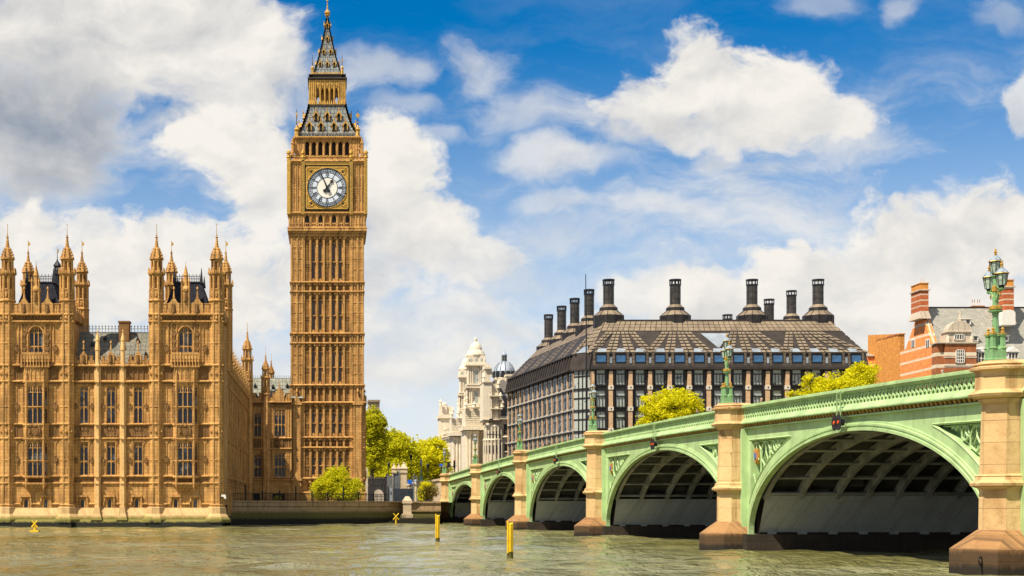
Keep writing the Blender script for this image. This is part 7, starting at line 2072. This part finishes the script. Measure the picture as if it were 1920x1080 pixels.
# corner bay with shell pediment
bx0, bx1 = nx(1767), nx(1826); bc = (bx0 + bx1) / 2
m_ = MB(); m_.box(gx - .3, gx + 1.6, ND - .6, ND + 2, GZ, nz(646)); m_.box(bx0, bx1, ND - 1.2, ND + 2, GZ, nz(645)); bo = m_.build('corner_bay', 'nsy_front', nsy)
m_ = MB(); m_.box(gx - .6, bx1 + .3, ND - 1.5, ND + 2.2, nz(645), nz(643)); m_.box(nx(1773), nx(1817), ND - .9, ND + 3, nz(643), nz(624)); m_.box(nx(1771), nx(1819), ND - 1.2, ND + 2, nz(624), nz(622)); m_.stack(bc, ND + 1.2, [(nz(622), 2.0), (nz(610), 1.7), (nz(603), .8)], 10)
m_.prism([(bc + 22 * NK * math.cos(t_), nz(622) + 2.05 * math.sin(t_)) for t_ in np.linspace(0, math.pi, 13)], ND - 1.0, ND + 1.6)
for s in (-1, 1): m_.stack(bc + s * 22 * NK, ND - .8, [(nz(643), .55), (nz(636), .5), (nz(630), .2)], 6)
m_.stack(bc + .2, ND - .5, [(nz(603), .5), (nz(599), .55), (nz(597), .3), (nz(582), .06)], 6)
for y in (671, 687): m_.box(bx0 - .06, bx1 + .06, ND - 1.28, ND, nz(y + 1.3), nz(y - 1.3))
m_.build('stone_pediment', 'beige_stone', bo)
sash(nx(1795), ND - 1.35, nz(682), 1.75, 2.7, 4, 4, nsy, 'bay_window'); sash(nx(1794.5), ND - 1.05, nz(638.5), 2.0, 1.15, 4, 1, nsy, 'attic_window')

# plain brick party wall to the left of the gable
pw = thing('brick_party_wall', 'blank sunlit orange brick party wall with a crumbling top', 'wall', (nx(1687, 330), 330, GZ))
m_ = MB(); X0 = nx(1687, 330); X1 = nx(1696, 330)
m_.loft([[(X0, 330, GZ), (X1, 330, GZ), (X0 + .9 , 349, GZ), (X0 - .2, 349, GZ)], [(X0, 330, nz(626, 330)), (X1, 330, nz(626, 330)), (X0 + .9, 349, nz(633, 349) + .6), (X0 - .2, 349, nz(633, 349) + .6)]])
m_.box(X0 - .25, X1 + .15, 329.8, 331.0, nz(627, 330), nz(625, 330)); m_.build('brickwork', 'brick_plain', pw)
m_ = MB(); 
for k in range(7): m_.box(X0 - .15, X1, 331.2 + k * 2.4, 332.7 + k * 2.4 + random.random(), nz(627, 330), nz(625.5, 330) + random.random() * .25)
m_.build('coping', 'nsy_front', pw)
lowb = thing('low_brick_house', 'low red brick house end between the dark office block and the party wall', 'building', (nx(1640, 345), 345, GZ))
m_ = MB(); m_.box(nx(1626, 345), nx(1690, 345), 345, 352, GZ, nz(668, 345)); m_.build('wall', 'nsy', lowb)
m_ = MB(); m_.taper(nx(1625, 345), nx(1691, 345), 344.6, 353, nz(668, 345), nz(660, 345), 1.5, 3.5); m_.build('roof', 'grey_slate', lowb)

# far chimney building between the tower and the trees
fb = thing('far_stone_house', 'distant grey-beige stone house with a big chimney stack above the trees', 'building', ((706 - HX) * .135, 380, GZ))
HK = 380 / F
def hx(x): return (x - HX) * HK
def hz(y): return HC + (HY - y) * HK
m_ = MB(); m_.box(hx(680), hx(724), 381, 400, GZ, hz(812)); m_.box(hx(678), hx(727), 380.4, 400, hz(812), hz(808)); m_.box(hx(706), hx(721), 381, 392, hz(808), hz(795)); m_.box(hx(705), hx(726), 380.7, 392, hz(797), hz(794))
m_.loft([[(hx(700), 381, hz(808)), (hx(724), 381, hz(808)), (hx(724), 392, hz(808)), (hx(700), 392, hz(808))], [(hx(700), 382, hz(766)), (hx(710), 382, hz(766)), (hx(710), 391, hz(766)), (hx(700), 391, hz(766))]])
for k in range(3): m_.box(hx(712 + k * 4), hx(714 + k * 4), 380.6, 381, hz(807), hz(799))
m_.build('wall', 'beige_stone', fb)
m_ = MB(); m_.box(hx(691), hx(712), 381.5, 388, hz(810), hz(752)); m_.box(hx(690), hx(713), 381, 388.5, hz(753), hz(749)); m_.build('chimney', plain('brown_chimney_stone', (.27, .21, .15), .9, 0, .2, 1), fb)

# ================================================================== trees
def leaf_cloud(name, blobs, n, size, mat, parent, rng, flat=.6):
    """many small leaf sprays clustered in clumps through the crown's volume"""
    tot = sum(b[3] * b[4] * b[5] for b in blobs) ; V = []; Fc = []
    ctr = []
    for (cx, cy, cz, rx, ry, rz) in blobs:
        m_ = max(6, int(1.2 * n / 55 * rx * ry * rz / tot))
        for _ in range(m_):
            d = rng.normal(size=3); d /= np.linalg.norm(d); r = rng.uniform(.35, 1.04) ** .6 if rng.rand() > .16 else rng.uniform(1.0, 1.28)
            cr = rng.uniform(.6, 1.25) * (.20 * (rx + ry + rz) / 3 + .28)
            c = np.array([cx, cy, cz]) + d * np.array([rx, ry, rz]) * r
            k = 55
            p = c + rng.normal(size=(k, 3)) * cr * np.array([.62, .62, .5])
            ctr.append(p)
    Pn = np.concatenate(ctr); N = len(Pn)
    a = rng.normal(size=(N, 3)); a[:, 2] *= flat; a /= np.linalg.norm(a, axis=1)[:, None]
    b = np.cross(a, rng.normal(size=(N, 3))); b /= np.linalg.norm(b, axis=1)[:, None]
    s = size * .74 * rng.uniform(.45, 1.35, size=(N, 1))
    q = np.stack([Pn - a * s, Pn + b * s * .55, Pn + a * s, Pn - b * s * .55], axis=1).reshape(-1, 3)
    mb = MB(); mb.v = [tuple(x) for x in q.tolist()]; mb.f = [(4 * i, 4 * i + 1, 4 * i + 2, 4 * i + 3) for i in range(N)]; mb.m = [0] * N
    return mb.build(name, mat, parent)
def tree(name, label, x, y, zg, trunk_r, trunk_h, blobs, n, size, mat, group=None, seed=1, cat='tree'):
    rng = np.random.RandomState(seed)
    t = thing(name, label, cat, (x, y, zg), group)
    mb = MB(); fork = Vector((x, y, zg + trunk_h))
    mb.tube([(x, y, zg - .3), (x, y, zg + .3), (x + .03, y, zg + trunk_h * .6), fork], [trunk_r * 1.35, trunk_r, trunk_r * .85, trunk_r * .72], 8)
    for (cx, cy, cz, rx, ry, rz) in blobs:
        for k in range(5):
            d = rng.normal(size=3); d /= np.linalg.norm(d); e = Vector((cx + d[0] * rx * .75, cy + d[1] * ry * .75, cz + abs(d[2]) * rz * .8 - rz * .15))
            m_ = fork.lerp(e, .5) + Vector((rng.normal() * .35, rng.normal() * .35, .3))
            r_ = trunk_r * .42
            mb.tube([fork - Vector((0, 0, .15)), m_, e], [r_, r_ * .6, r_ * .15], 5)
            for j in range(2):
                e2_ = m_.lerp(e, .4) + Vector((rng.normal() * rx * .3, rng.normal() * ry * .3, rng.uniform(.1, .5) * rz)); mb.tube([m_.lerp(e, .25), e2_], [r_ * .4, r_ * .1], 4)
    mb.build('trunk', 'bark', t)
    leaf_cloud('crown', blobs, n, size, mat, t, rng)
    return t
def blob(px_, py_, D, rx, ry, dep=None, dd=0):
    """crown lobe from photo centre, half width and half height"""
    k = D / F; return ((px_ - HX) * k, D + dd, HC + (HY - py_) * k, rx * k, (dep or rx) * k, ry * k)
def P3(x, D): return (x - HX) * D / F
tree('spreading_tree', 'bushy bright green tree on the embankment in front of the clock tower', P3(636, 248), 248, GZ, .28, 1.2,
     [blob(636, 905, 248, 22, 26), blob(606, 917, 248, 20, 20), blob(663, 915, 248, 16, 18), blob(622, 898, 248, 16, 17), blob(648, 925, 248, 26, 15), blob(596, 926, 248, 11, 12)], 15000, .24, 'leaf', None, 3)
tree('plane_tree', 'tall green plane tree with bare dark limbs close beside the clock tower', P3(697, 300), 300, GZ, .55, 6.0,
     [blob(697, 800, 300, 20, 30), blob(708, 835, 300, 16, 26), blob(692, 850, 300, 13, 24), blob(714, 800, 300, 10, 18), blob(692, 784, 300, 10, 15), blob(703, 865, 300, 16, 16)], 13000, .38, 'leaf_green', 'trees behind the gate', 5)
tree('plane_tree', 'broad yellow-green tree rising behind the gate piers', P3(742, 322), 322, GZ, .6, 5.0,
     [blob(738, 842, 322, 28, 28), blob(760, 848, 322, 24, 26), blob(722, 856, 322, 22, 28), blob(745, 878, 322, 38, 26), blob(736, 824, 322, 15, 14), blob(772, 866, 322, 15, 24), blob(714, 884, 322, 20, 22), blob(750, 830, 322, 16, 16)], 24000, .40, 'leaf', 'trees behind the gate', 7)
tree('plane_tree', 'deep yellow tree between the gate trees and the cream building', P3(806, 335), 335, GZ, .6, 5.0,
     [blob(800, 860, 335, 28, 30), blob(822, 850, 335, 16, 26), blob(786, 874, 335, 22, 28), blob(812, 884, 335, 28, 22), blob(818, 832, 335, 11, 12), blob(796, 840, 335, 16, 14), blob(780, 850, 335, 12, 16)], 20000, .42, 'leaf_yellow', 'trees behind the gate', 9)
tree('round_tree', 'vivid yellow tree in front of the middle of the dark office block', P3(1258, 256), 256, GZ, .4, 12.0,
     [blob(1258, 768, 256, 38, 29), blob(1227, 773, 256, 20, 26), blob(1290, 764, 256, 23, 27), blob(1245, 747, 256, 18, 13), blob(1300, 785, 256, 18, 20), blob(1275, 741, 256, 13, 9), blob(1218, 752, 256, 13, 14), blob(1215, 792, 256, 16, 18)], 15000, .33, 'leaf_yellow', None, 11)
tree('round_tree', 'long yellow tree at the right end of the dark office block by the brick wall', P3(1590, 258), 258, GZ, .45, 14.0,
     [blob(1615, 705, 258, 26, 18), blob(1575, 718, 258, 24, 17), blob(1540, 722, 258, 22, 15), blob(1516, 716, 258, 14, 14), blob(1600, 728, 258, 40, 18), blob(1550, 738, 258, 40, 14), blob(1632, 700, 258, 11, 10), blob(1495, 740, 258, 16, 8), blob(1618, 692, 258, 10, 8)], 14000, .32, 'leaf_yellow', None, 13)
tree('wall_shrub', 'rounded yellow-green shrub against the pale approach wall beside the bridge', P3(803, 243), 246, GZ, .08, .5,
     [blob(803, 920, 246, 15, 15), blob(792, 925, 246, 9, 14), blob(813, 918, 246, 6, 13)], 4200, .16, 'leaf_hedge', None, 15, 'shrub')
tree('wall_shrub', 'narrow bright yellow strip of shrub against the approach wall beside the lamp pedestal', P3(789, 244), 244.5, GZ, .06, .5,
     [blob(790, 916, 244.5, 3.2, 9), blob(789, 930, 244.5, 3, 9), blob(797, 907, 244.5, 8, 3.5)], 1200, .14, 'leaf_yellow', None, 16, 'shrub')
tree('topiary_shrub', 'small clipped conical shrub before the palace doorway', P3(521, 250), 250, GZ, .08, .3, [blob(521, 937, 250, 4.5, 6), blob(521, 932, 250, 2.6, 5)], 900, .12, 'leaf_green', None, 17, 'shrub')

# ================================================================== gate, screens and approach
gt = thing('gothic_gateway', 'small dark grey gothic gateway with battlements beside the clock tower', 'gateway', (P3(709, 264), 264, GZ))
GK = 264 / F
def ax(x): return (x - HX) * GK
def az(y): return HC + (HY - y) * GK
mb = MB()
mb.box(ax(690), ax(700), 264, 265.2, GZ - .2, az(898)); mb.box(ax(720), ax(728), 264, 265.2, GZ - .2, az(898))
arc_ = [(ax(710) + (ax(720) - ax(710)) * math.cos(t_), az(930) + (az(917.5) - az(930)) * math.sin(t_)) for t_ in np.linspace(0, math.pi, 13)]
for (a, b) in zip(arc_, arc_[1:]): mb.prism([(a[0], a[1]), (a[0], az(898)), (b[0], az(898)), (b[0], b[1])], 264, 265.2)
mb.box(ax(690), ax(728), 263.8, 265.4, az(908), az(907)); mb.box(ax(690), ax(728), 263.75, 265.4, az(898.5), az(897))
for k in range(9): mb.box(ax(691) + k * .39, ax(691) + k * .39 + .22, 263.9, 265.3, az(897), az(894.5))
for k in range(10):
    u = ax(693) + k * .34; mb.box(u, u + .14, 263.85, 264.1, az(905), az(901)); mb.box(u, u + .2, 263.8, 264.1, az(910), az(908))
mb.stack(ax(726), 264, [(GZ, .42), (az(896), .42), (az(895), .5), (az(888), .05)], 8)
mb.build('gate_wall', 'grey_stone', gt)
mb = MB()
for k in range(9): u = ax(700.5) + k * .23; mb.box(u, u + .05, 264.5, 264.55, GZ, az(931) + .3)
mb.box(ax(700), ax(720), 264.5, 264.56, az(931), az(930)); mb.build('gate_leaves', 'iron', gt)
for (x, top_, w_, D, lb) in ((738.5, 869, 5.0, 259, 'leftmost of the three pale stone gate piers, with a small pointed cap'), (747.5, 869, 4.0, 260, 'middle and slimmest of the three pale stone gate piers'), (757, 866, 7.5, 257, 'largest pale stone gate pier with tall pyramid cap and finial')):
    k = D / F; X = (x - HX) * k; z = lambda y: HC + (HY - y) * k
    gp_ = thing('gate_pier', lb, 'gate pier', (X, D, GZ), 'stone gate piers')
    mb = MB(); r = w_ * k; mb.stack(X, D, [(GZ, r * 1.05), (z(888), r * 1.05), (z(887), r * 1.3), (z(884), r * 1.3), (z(883.5), r * 1.1), (z(880), r * 1.1), (z(879.5), r * 1.3)], 4); mb.build('shaft', 'approach_stone' if w_ > 4 else 'grey_stone', gp_)
    mb = MB(); mb.stack(X, D, [(z(879.5), r * 1.3), (z(878.5), r * 1.35), (z(top_ + 3), r * .35), (z(top_ + 1.5), r * .5), (z(top_), r * .1)], 4); mb.build('cap', 'approach_stone', gp_)
sc_ = thing('steel_screen', 'tall grey steel security screen behind the river wall', 'screen', (P3(732, 252), 252, GZ))
SK = 252 / F
mb = MB()
for k in range(11): u = (726 - HX) * SK + k * .19; mb.box(u, u + .15, 252, 252.08, GZ, HC + (HY - 892) * SK)
mb.build('slats', 'steel', sc_)
mb = MB(); mb.box(P3(737, 252), P3(749, 252), 252.2, 252.3, GZ, HC + (HY - 888) * SK); mb.build('mesh_panel', 'hoarding', sc_)
for x in (737.5, 748.5):
    mb = MB(); mb.box(P3(x, 252) - .07, P3(x, 252) + .07, 251.9, 252.15, GZ, HC + (HY - 886) * SK); mb.build('post', 'steel', sc_)
hb = thing('navy_hoarding', 'low dark navy hoarding between the steel screen and the stone pedestal', 'hoarding', (P3(755, 250), 250, GZ))
mb = MB(); mb.box(P3(737, 250), P3(775, 250), 250, 250.1, GZ, HC + (HY - 916) * 250 / F); mb.build('panel', 'hoarding', hb)
for x in (776, 781):
    po_ = thing('steel_post', 'grey steel camera post, the %s of the pair behind the stone pedestal' % ('nearer and thicker' if x == 776 else 'shorter'), 'post', (P3(x, 247), 247, GZ), 'steel posts')
    mb = MB(); mb.tube([(P3(x, 247), 247, GZ), (P3(x, 247), 247, HC + (HY - (888 if x == 776 else 893)) * 247 / F)], .11 if x == 776 else .07, 6); mb.box(P3(x, 247) - .2, P3(x, 247) + .2, 246.9, 247.1, HC + (HY - 895) * 247 / F, HC + (HY - 893) * 247 / F); mb.build('pole', 'steel', po_)
def sign(x0, x1, y0, y1, D, yb, label):
    k = D / F; s = thing('blue_sign', label, 'sign', ((x0 + x1) / 2 * k - HX * k, D, GZ))
    mb = MB(); mb.box((x0 - HX) * k, (x1 - HX) * k, D - .06, D, HC + (HY - y1) * k, HC + (HY - y0) * k); mb.build('face', 'blue_sign', s)
    mb = MB(); X = ((x0 + x1) / 2 - HX) * k; mb.tube([(X, D + .06, HC + (HY - yb) * k), (X, D + .06, HC + (HY - y0) * k)], .07, 6); mb.build('pole', 'iron', s)
sign(764.5, 772.5, 899.5, 907.5, 262, 941, 'square blue street sign beyond the navy hoarding')
sign(824, 830, 870, 874.5, 262, 896, 'small blue sign on a pole beside the traffic signals at the bridge end')
ap = thing('approach_wall', 'pale stone parapet wall carrying the road down from the bridge', 'wall', bp(270, 0, GZ))
Zs = np.linspace(245.5, 334, 8)
mb = MB(); mb.loft([[bp(Z, .3, GZ - 1), bp(Z, .3, 7.15), bp(Z, -.2, 7.15), bp(Z, -.2, GZ - 1)] for Z in Zs]); mb.build('wall', 'approach_stone', ap)
mb = MB(); mb.loft([[bp(Z, .5, 7.15), bp(Z, .5, 7.5), bp(Z, -.3, 7.5), bp(Z, -.3, 7.15)] for Z in Zs]); mb.build('coping', 'approach_stone', ap)
mb = MB(); mb.loft([[bp(Z, -.3, 6.5), bp(Z, -DW, 6.5), bp(Z, -DW, 6.2), bp(Z, -.3, 6.2)] for Z in np.linspace(249, 440, 10)]); o = mb.build('road', 'asphalt'); o['kind'] = 'structure'; o['label'] = 'street running on from the bridge between the buildings'
Zl = 288.0
pd_ = thing('lamp_pedestal', 'square pale stone pedestal under the lamp at the far foot of the bridge approach', 'pedestal', bp(Zl, .4, GZ))
mb = MB(); p_ = bp(Zl, .3, 0); mb.cb(p_[0], Zl, GZ, 7.3, 1.5, 1.6); mb.build('shaft', 'approach_stone', pd_); mb = MB(); mb.cb(p_[0], Zl, 7.3, 7.75, 1.9, 2.0); mb.build('cap', 'approach_stone', pd_)
o = copy_tree(lamp); o.location = (p_[0], Zl, 7.75); o.rotation_euler.z = BANG; o['label'] = 'green and gold three-lantern lamp on the approach pedestal in front of the trees'
# dark street lamps among the trees
def street_lamp(x, y0, y1, D, label):
    k = D / F; X = (x - HX) * k; z0, z1 = HC + (HY - y0) * k, HC + (HY - y1) * k
    s = thing('street_lamp', label, 'street lamp', (X, D, GZ), 'dark lamp posts in the street')
    mb = MB(); mb.tube([(X, D, GZ), (X, D, GZ + 1.2), (X, D, GZ + 1.25), (X, D, z1 - 1.1)], [.16, .16, .09, .06], 6); mb.box(X - .4, X + .4, D - .03, D + .03, z1 - 1.5, z1 - 1.42); mb.build('post', 'iron', s)
    mb = MB(); mb.stack(X, D, [(z1 - 1.1, .16), (z1 - .35, .34), (z1 - .3, .42), (z1 - .05, .12), (z1 + .1, .03)], 6); mb.build('lantern', 'iron', s)
street_lamp(770.5, 941, 852, 285, 'tallest dark street lamp post right of the stone gate piers')
street_lamp(802, 905, 869, 300, 'short dark street lamp post between the approach lamp and the bridge')
street_lamp(729, 941, 867, 310, 'dark street lamp post left of the stone gate piers')
tl = thing('arm_lamp_post', 'slim dark post with a side arm above the bridge parapet before the cream building', 'lamp post', bp(214, -3.6, 7.4))
mb = MB(); p_ = bp(214, -3.7, 0); K_ = 214 / F; zt_ = HC + (HY - 815) * K_; mb.tube([(p_[0], 214, 7.3), (p_[0], 214, zt_)], [.10, .08], 6); mb.build('post', 'iron', tl)
mb = MB(); mb.tube([(p_[0], 214, zt_ - .05), (p_[0] - 1.5, 214, zt_ + .05)], .05, 5); mb.box(p_[0] - 1.9, p_[0] - 1.2, 213.9, 214.1, zt_ - .02, zt_ + .1); mb.build('arm', 'iron', tl)
def signal(x, y0, y1, D, red, label):
    k = D / F; X = (x - HX) * k; z0, z1 = HC + (HY - y1) * k, HC + (HY - y0) * k
    s = thing('traffic_signal', label, 'traffic light', (X, D, 6.8), 'traffic signals at the bridge end')
    mb = MB(); mb.tube([(X, D, 6.5), (X, D, z0 + .1)], .06, 6); mb.build('pole', 'iron', s)
    mb = MB(); mb.box(X - .17, X + .17, D - .16, D + .16, z0, z1)
    for q in range(3): zc_ = z1 - (q + .5) * (z1 - z0) / 3; mb.stack(X + (.28 if not red else 0), D - (.0 if not red else .22), [(zc_ - .12, .1), (zc_ + .1, .14)], 8)
    h = mb.build('head', 'black', s)
    if red: mb = MB(); mb.cb(X, D - .2, z1 - .30, z1 + .02, .30, .1); mb.build('red_lens', 'red_sig', h)
signal(840.5, 866, 877, 252, False, 'black traffic signal head seen side on at the bridge end')
signal(852, 863, 878, 250, True, 'traffic signal showing a red panel at the bridge end')

# ================================================================== river marks
M['weed'] = plain('green_black_weed', (.10, .085, .012), .8, 0, .5, 4)
def pile(x, y0, y1, wpx, label):
    D = HC * F / (y1 - HY); k = D / F; X = (x - HX) * k; zt_ = HC + (HY - y0) * k; w_ = wpx * k / 2
    s = thing('yellow_pile', label, 'river post', (X, D, 0), 'yellow river piles')
    mb = MB(); mb.stack(X, D, [(-1.2, w_ * 1.25), (zt_ - .25, w_ * 1.25)], 6); mb.loft([[(X + w_ * 1.25 * math.cos(math.pi / 6 + q * math.pi / 3), D + w_ * 1.25 * math.sin(math.pi / 6 + q * math.pi / 3), zt_ - .26) for q in range(6)], [(X + w_ * 1.2 * math.cos(math.pi / 6 + q * math.pi / 3), D + w_ * 1.2 * math.sin(math.pi / 6 + q * math.pi / 3), zt_ - .05 + (.06 * math.cos(q))) for q in range(6)]])
    mb.build('post', 'yellow', s)
    mb = MB(); mb.stack(X, D, [(-.8, w_ * 1.30), (.22, w_ * 1.31), (.34, w_ * 1.27)], 6); mb.build('weed_band', 'weed', s)
    mb = MB(); mb.tube([(X - w_ * .95, D - w_ * .9, zt_ * .15), (X - w_ * .95, D - w_ * .9, zt_ + .10)], .05, 5); mb.box(X - w_ * 1.3, X - w_ * .6, D - w_ * 1.2, D - w_ * .8, zt_ - .9, zt_ - .84); mb.box(X - w_ * 1.3, X - w_ * .6, D - w_ * 1.2, D - w_ * .8, zt_ * .3, zt_ * .3 + .06); mb.build('gauge_pole', 'yellow', s)
pile(820.5, 966, 1017, 7, 'yellow river post farther from the camera, standing off the bridge abutment')
pile(956.5, 980, 1047, 10, 'taller-looking yellow river post nearest the camera in mid river')
def xmark(x, y0, y1, D, label, base):
    k = D / F; X = (x - HX) * k; z0, z1 = HC + (HY - y1) * k, HC + (HY - y0) * k; h = z1 - z0
    s = thing('cross_marker', label, 'river marker', (X, D, z0), 'yellow cross markers')
    mb = MB(); mb.stack(X, D, [(z0, .13), (z0 + h * .75, .11)], 6); mb.build('post', 'yellow', s)
    zc_ = z0 + h * .68; r_ = h * .33
    mb = MB()
    for sgn in (-1, 1): mb.tube([(X - r_ * .8, D - .1, zc_ - sgn * r_ * .9), (X + r_ * .8, D - .1, zc_ + sgn * r_ * .9)], .075, 4)
    mb.build('cross', 'yellow', s)
    if base: mb = MB(); mb.cb(X, D, z0 - .25, z0 + .1, .95, .8); mb.build('float', 'yellow', s)
xmark(742.5, 962, 982, 231.2, 'yellow cross marker at the landing steps below the river wall', False)
xmark(65, 976, 996, HC * F / (997 - HY), 'yellow-orange cross marker on a float before the palace', True)
cc = thing('security_camera', 'small white security camera on the corner turret of the palace', 'camera', (px(419), PD - .6, pz(932)))
mb = MB(); mb.tube([(px(414), PD - .55, pz(933)), (px(418), PD - .9, pz(932))], .06, 5); mb.build('bracket', 'iron', cc)
mb = MB(); mb.box(px(416), px(424), PD - 1.05, PD - .8, pz(931.5), pz(927.5)); mb.box(px(421), px(425), PD - 1.1, PD - .75, pz(935), pz(931.5)); mb.build('housing', 'wframe', cc)

# ================================================================== people on the bridge
def person_mesh(pose, seed):
    J = {'pelvis': (0, 0, .95), 'waist': (0, .01, 1.08), 'chest': (0, .0, 1.32), 'neck0': (0, .0, 1.47), 'neck': (0, -.01, 1.53), 'head0': (0, -.02, 1.60), 'head1': (0, -.015, 1.68), 'head2': (0, -.005, 1.755),
         'hl': (.095, 0, .90), 'kl': (.10, -.03 + pose * .12, .50), 'al': (.10, .03 + pose * .05, .09), 'tl': (.11, -.12 + pose * .05, .04),
         'hr': (-.095, 0, .90), 'kr': (-.10, -.03 - pose * .12, .50), 'ar': (-.10, .04 - pose * .02, .09), 'tr': (-.11, -.11 - pose * .02, .04),
         'sl': (.18, 0, 1.43), 'el': (.25, .02 - pose * .08, 1.16), 'wl': (.26, -.07 - pose * .12, .92), 'pl': (.26, -.09 - pose * .12, .86),
         'sr': (-.18, 0, 1.43), 'er': (-.25, .03 + pose * .08, 1.16), 'wr': (-.26, -.04 + pose * .08, .92), 'pr': (-.26, -.05 + pose * .08, .86), 'nose': (0, -.108, 1.655)}
    Rr = {'pelvis': .135, 'waist': .125, 'chest': .15, 'neck0': .075, 'neck': .055, 'head0': .075, 'head1': .095, 'head2': .07, 'hl': .092, 'kl': .062, 'al': .042, 'tl': .036, 'hr': .092, 'kr': .062, 'ar': .042, 'tr': .036,
          'sl': .065, 'el': .046, 'wl': .030, 'pl': .036, 'sr': .065, 'er': .046, 'wr': .030, 'pr': .036, 'nose': .016}
    E = [('pelvis', 'waist'), ('waist', 'chest'), ('chest', 'neck0'), ('neck0', 'neck'), ('neck', 'head0'), ('head0', 'head1'), ('head1', 'head2'), ('head1', 'nose'), ('pelvis', 'hl'), ('hl', 'kl'), ('kl', 'al'), ('al', 'tl'), ('pelvis', 'hr'), ('hr', 'kr'), ('kr', 'ar'), ('ar', 'tr'),
         ('chest', 'sl'), ('sl', 'el'), ('el', 'wl'), ('wl', 'pl'), ('chest', 'sr'), ('sr', 'er'), ('er', 'wr'), ('wr', 'pr')]
    for s, w_ in (('l', 1), ('r', -1)):
        p = Vector(J['p' + s])
        for i, (dx_, L, dy_) in enumerate(((-.012, .085, -.03), (-.004, .095, -.01), (.004, .09, .012), (.010, .072, .032))):
            a, b = 'f%s%da' % (s, i), 'f%s%db' % (s, i); J[a] = (p.x + w_ * dx_, p.y + dy_, p.z - L * .55); J[b] = (p.x + w_ * (dx_ - .01), p.y + dy_ - .012, p.z - L); Rr[a] = .0095; Rr[b] = .008; E += [('p' + s, a), (a, b)]
        a, b = 't%sa_' % s, 't%sb_' % s; J[a] = (p.x - w_ * .03, p.y - .035, p.z + .0); J[b] = (p.x - w_ * .04, p.y - .055, p.z - .035); Rr[a] = .012; Rr[b] = .009; E += [('p' + s, a), (a, b)]
    names = list(J); ix = {n: i for i, n in enumerate(names)}
    me = bpy.data.meshes.new('person'); me.from_pydata([J[n] for n in names], [(ix[a], ix[b]) for a, b in E], [])
    o = bpy.data.objects.new('tmp', me); C.objects.link(o)
    sk = o.modifiers.new('s', 'SKIN'); sk.use_smooth_shade = True; o.modifiers.new('u', 'SUBSURF').levels = 1
    for i, n in enumerate(names):
        v = me.skin_vertices[0].data[i]; v.radius = (Rr[n], Rr[n] * (.72 if n in ('waist', 'chest', 'pelvis') else 1)); v.use_root = (n == 'pelvis')
    dg = bpy.context.evaluated_depsgraph_get(); m2 = bpy.data.meshes.new_from_object(o.evaluated_get(dg)); bpy.data.objects.remove(o); 
    m2.name = 'person'
    return m2
pm = [person_mesh(.5, 1), person_mesh(-.6, 2)]
TOPS = {'black': (.015, .015, .018), 'orange': (.62, .12, .02), 'navy': (.02, .025, .06), 'brown': (.18, .09, .04), 'tan': (.45, .33, .2), 'white': (.7, .68, .62), 'grey': (.2, .2, .2)}
for k_, v_ in TOPS.items(): M['cloth_' + k_] = plain('cloth_' + k_, v_, .85, 0, .12, 6)
def person(x, top_, label, o=-1.2, turn=0.0, pose=0, sc_=1.0, hair='hair'):
    Z = (81400 - 2800 * o) / (x - 510); me = pm[pose].copy()
    for m_ in ('cloth_navy', 'cloth_' + top_, 'skin', hair): me.materials.append(M[m_])
    for p_ in me.polygons:
        c = p_.center
        p_.material_index = 0 if c.z < .93 and abs(c.x) < .2 else (3 if c.z > 1.72 or (c.z > 1.60 and c.y > .015) else (2 if c.z > 1.52 or (c.z < .91 and abs(c.x) >= .2) else 1))
    ob = bpy.data.objects.new('person', me); C.objects.link(ob)
    ob.location = bp(Z, o, topz(Z) - 1.215); ob.rotation_euler.z = BANG + turn; ob.scale = (sc_,) * 3
    tag(ob, label, 'person', 'people walking over the bridge')
    # jacket and eyes as worn / facial pieces
    mb = MB()
    for s in (-1, 1): mb.stack(s * .033, -.098, [(1.675, .004), (1.685, .011), (1.695, .004)], 6)
    mb.build('eyes', 'black', ob, off=(0, 0, 0))
    mb = MB(); mb.stack(0, 0, [(.86, .19), (.98, .175), (1.08, .168)], 10, sx=1, sy=.78); mb.build('jacket_hem', 'cloth_' + top_, ob, off=(0, 0, 0))
person(1308, 'black', 'person in black just left of the lamp before the dark office block', turn=1.6, sc_=1.05)
person(1347, 'orange', 'person in an orange-red jacket half hidden by the lamp before the dark office block', turn=-1.5, sc_=1.12)
person(1376, 'navy', 'person in a dark jacket just right of the lamp before the office block', turn=1.5, pose=1, sc_=1.12)
person(1428, 'brown', 'person whose brown head shows above the parapet right of the office block lamp', turn=-1.6, sc_=1.0)
person(1404, 'grey', 'small person in grey between two others right of the office block lamp', turn=1.6, pose=1, sc_=.93)
person(1166, 'tan', 'person in tan above the parapet left of the yellow tree', turn=1.5, sc_=.98)
person(1013, 'black', 'leftmost of the dark-clad walkers below the street side of the office block', turn=-1.5, sc_=1.0)
person(1019, 'navy', 'middle dark-clad walker below the street side of the office block', turn=-1.5, pose=1, sc_=1.08)
person(1026, 'black', 'rightmost and tallest dark-clad walker below the street side of the office block', turn=1.5, sc_=1.12)
person(1040, 'tan', 'pale-clad walker right of the dark group below the office block', turn=1.5, pose=1, sc_=1.0)
person(921, 'black', 'lone dark walker beside the slim arm lamp post', turn=-1.5, sc_=1.1)
person(908, 'orange', 'person in orange-red on the bridge left of the arm lamp post', turn=-1.5, pose=1, sc_=.9)
person(860, 'navy', 'person in navy at the bridge end right of the red traffic signal', turn=1.5, sc_=1.15)
person(848, 'brown', 'person in brown beneath the traffic signals at the bridge end', turn=1.5, pose=1, sc_=1.1)
person(1768, 'grey', 'person whose grey head just shows over the parapet below the brick house', turn=1.5, sc_=.93, hair='cloth_grey')
for o in bpy.data.objects:
    if '_base' in o: del o['_base']
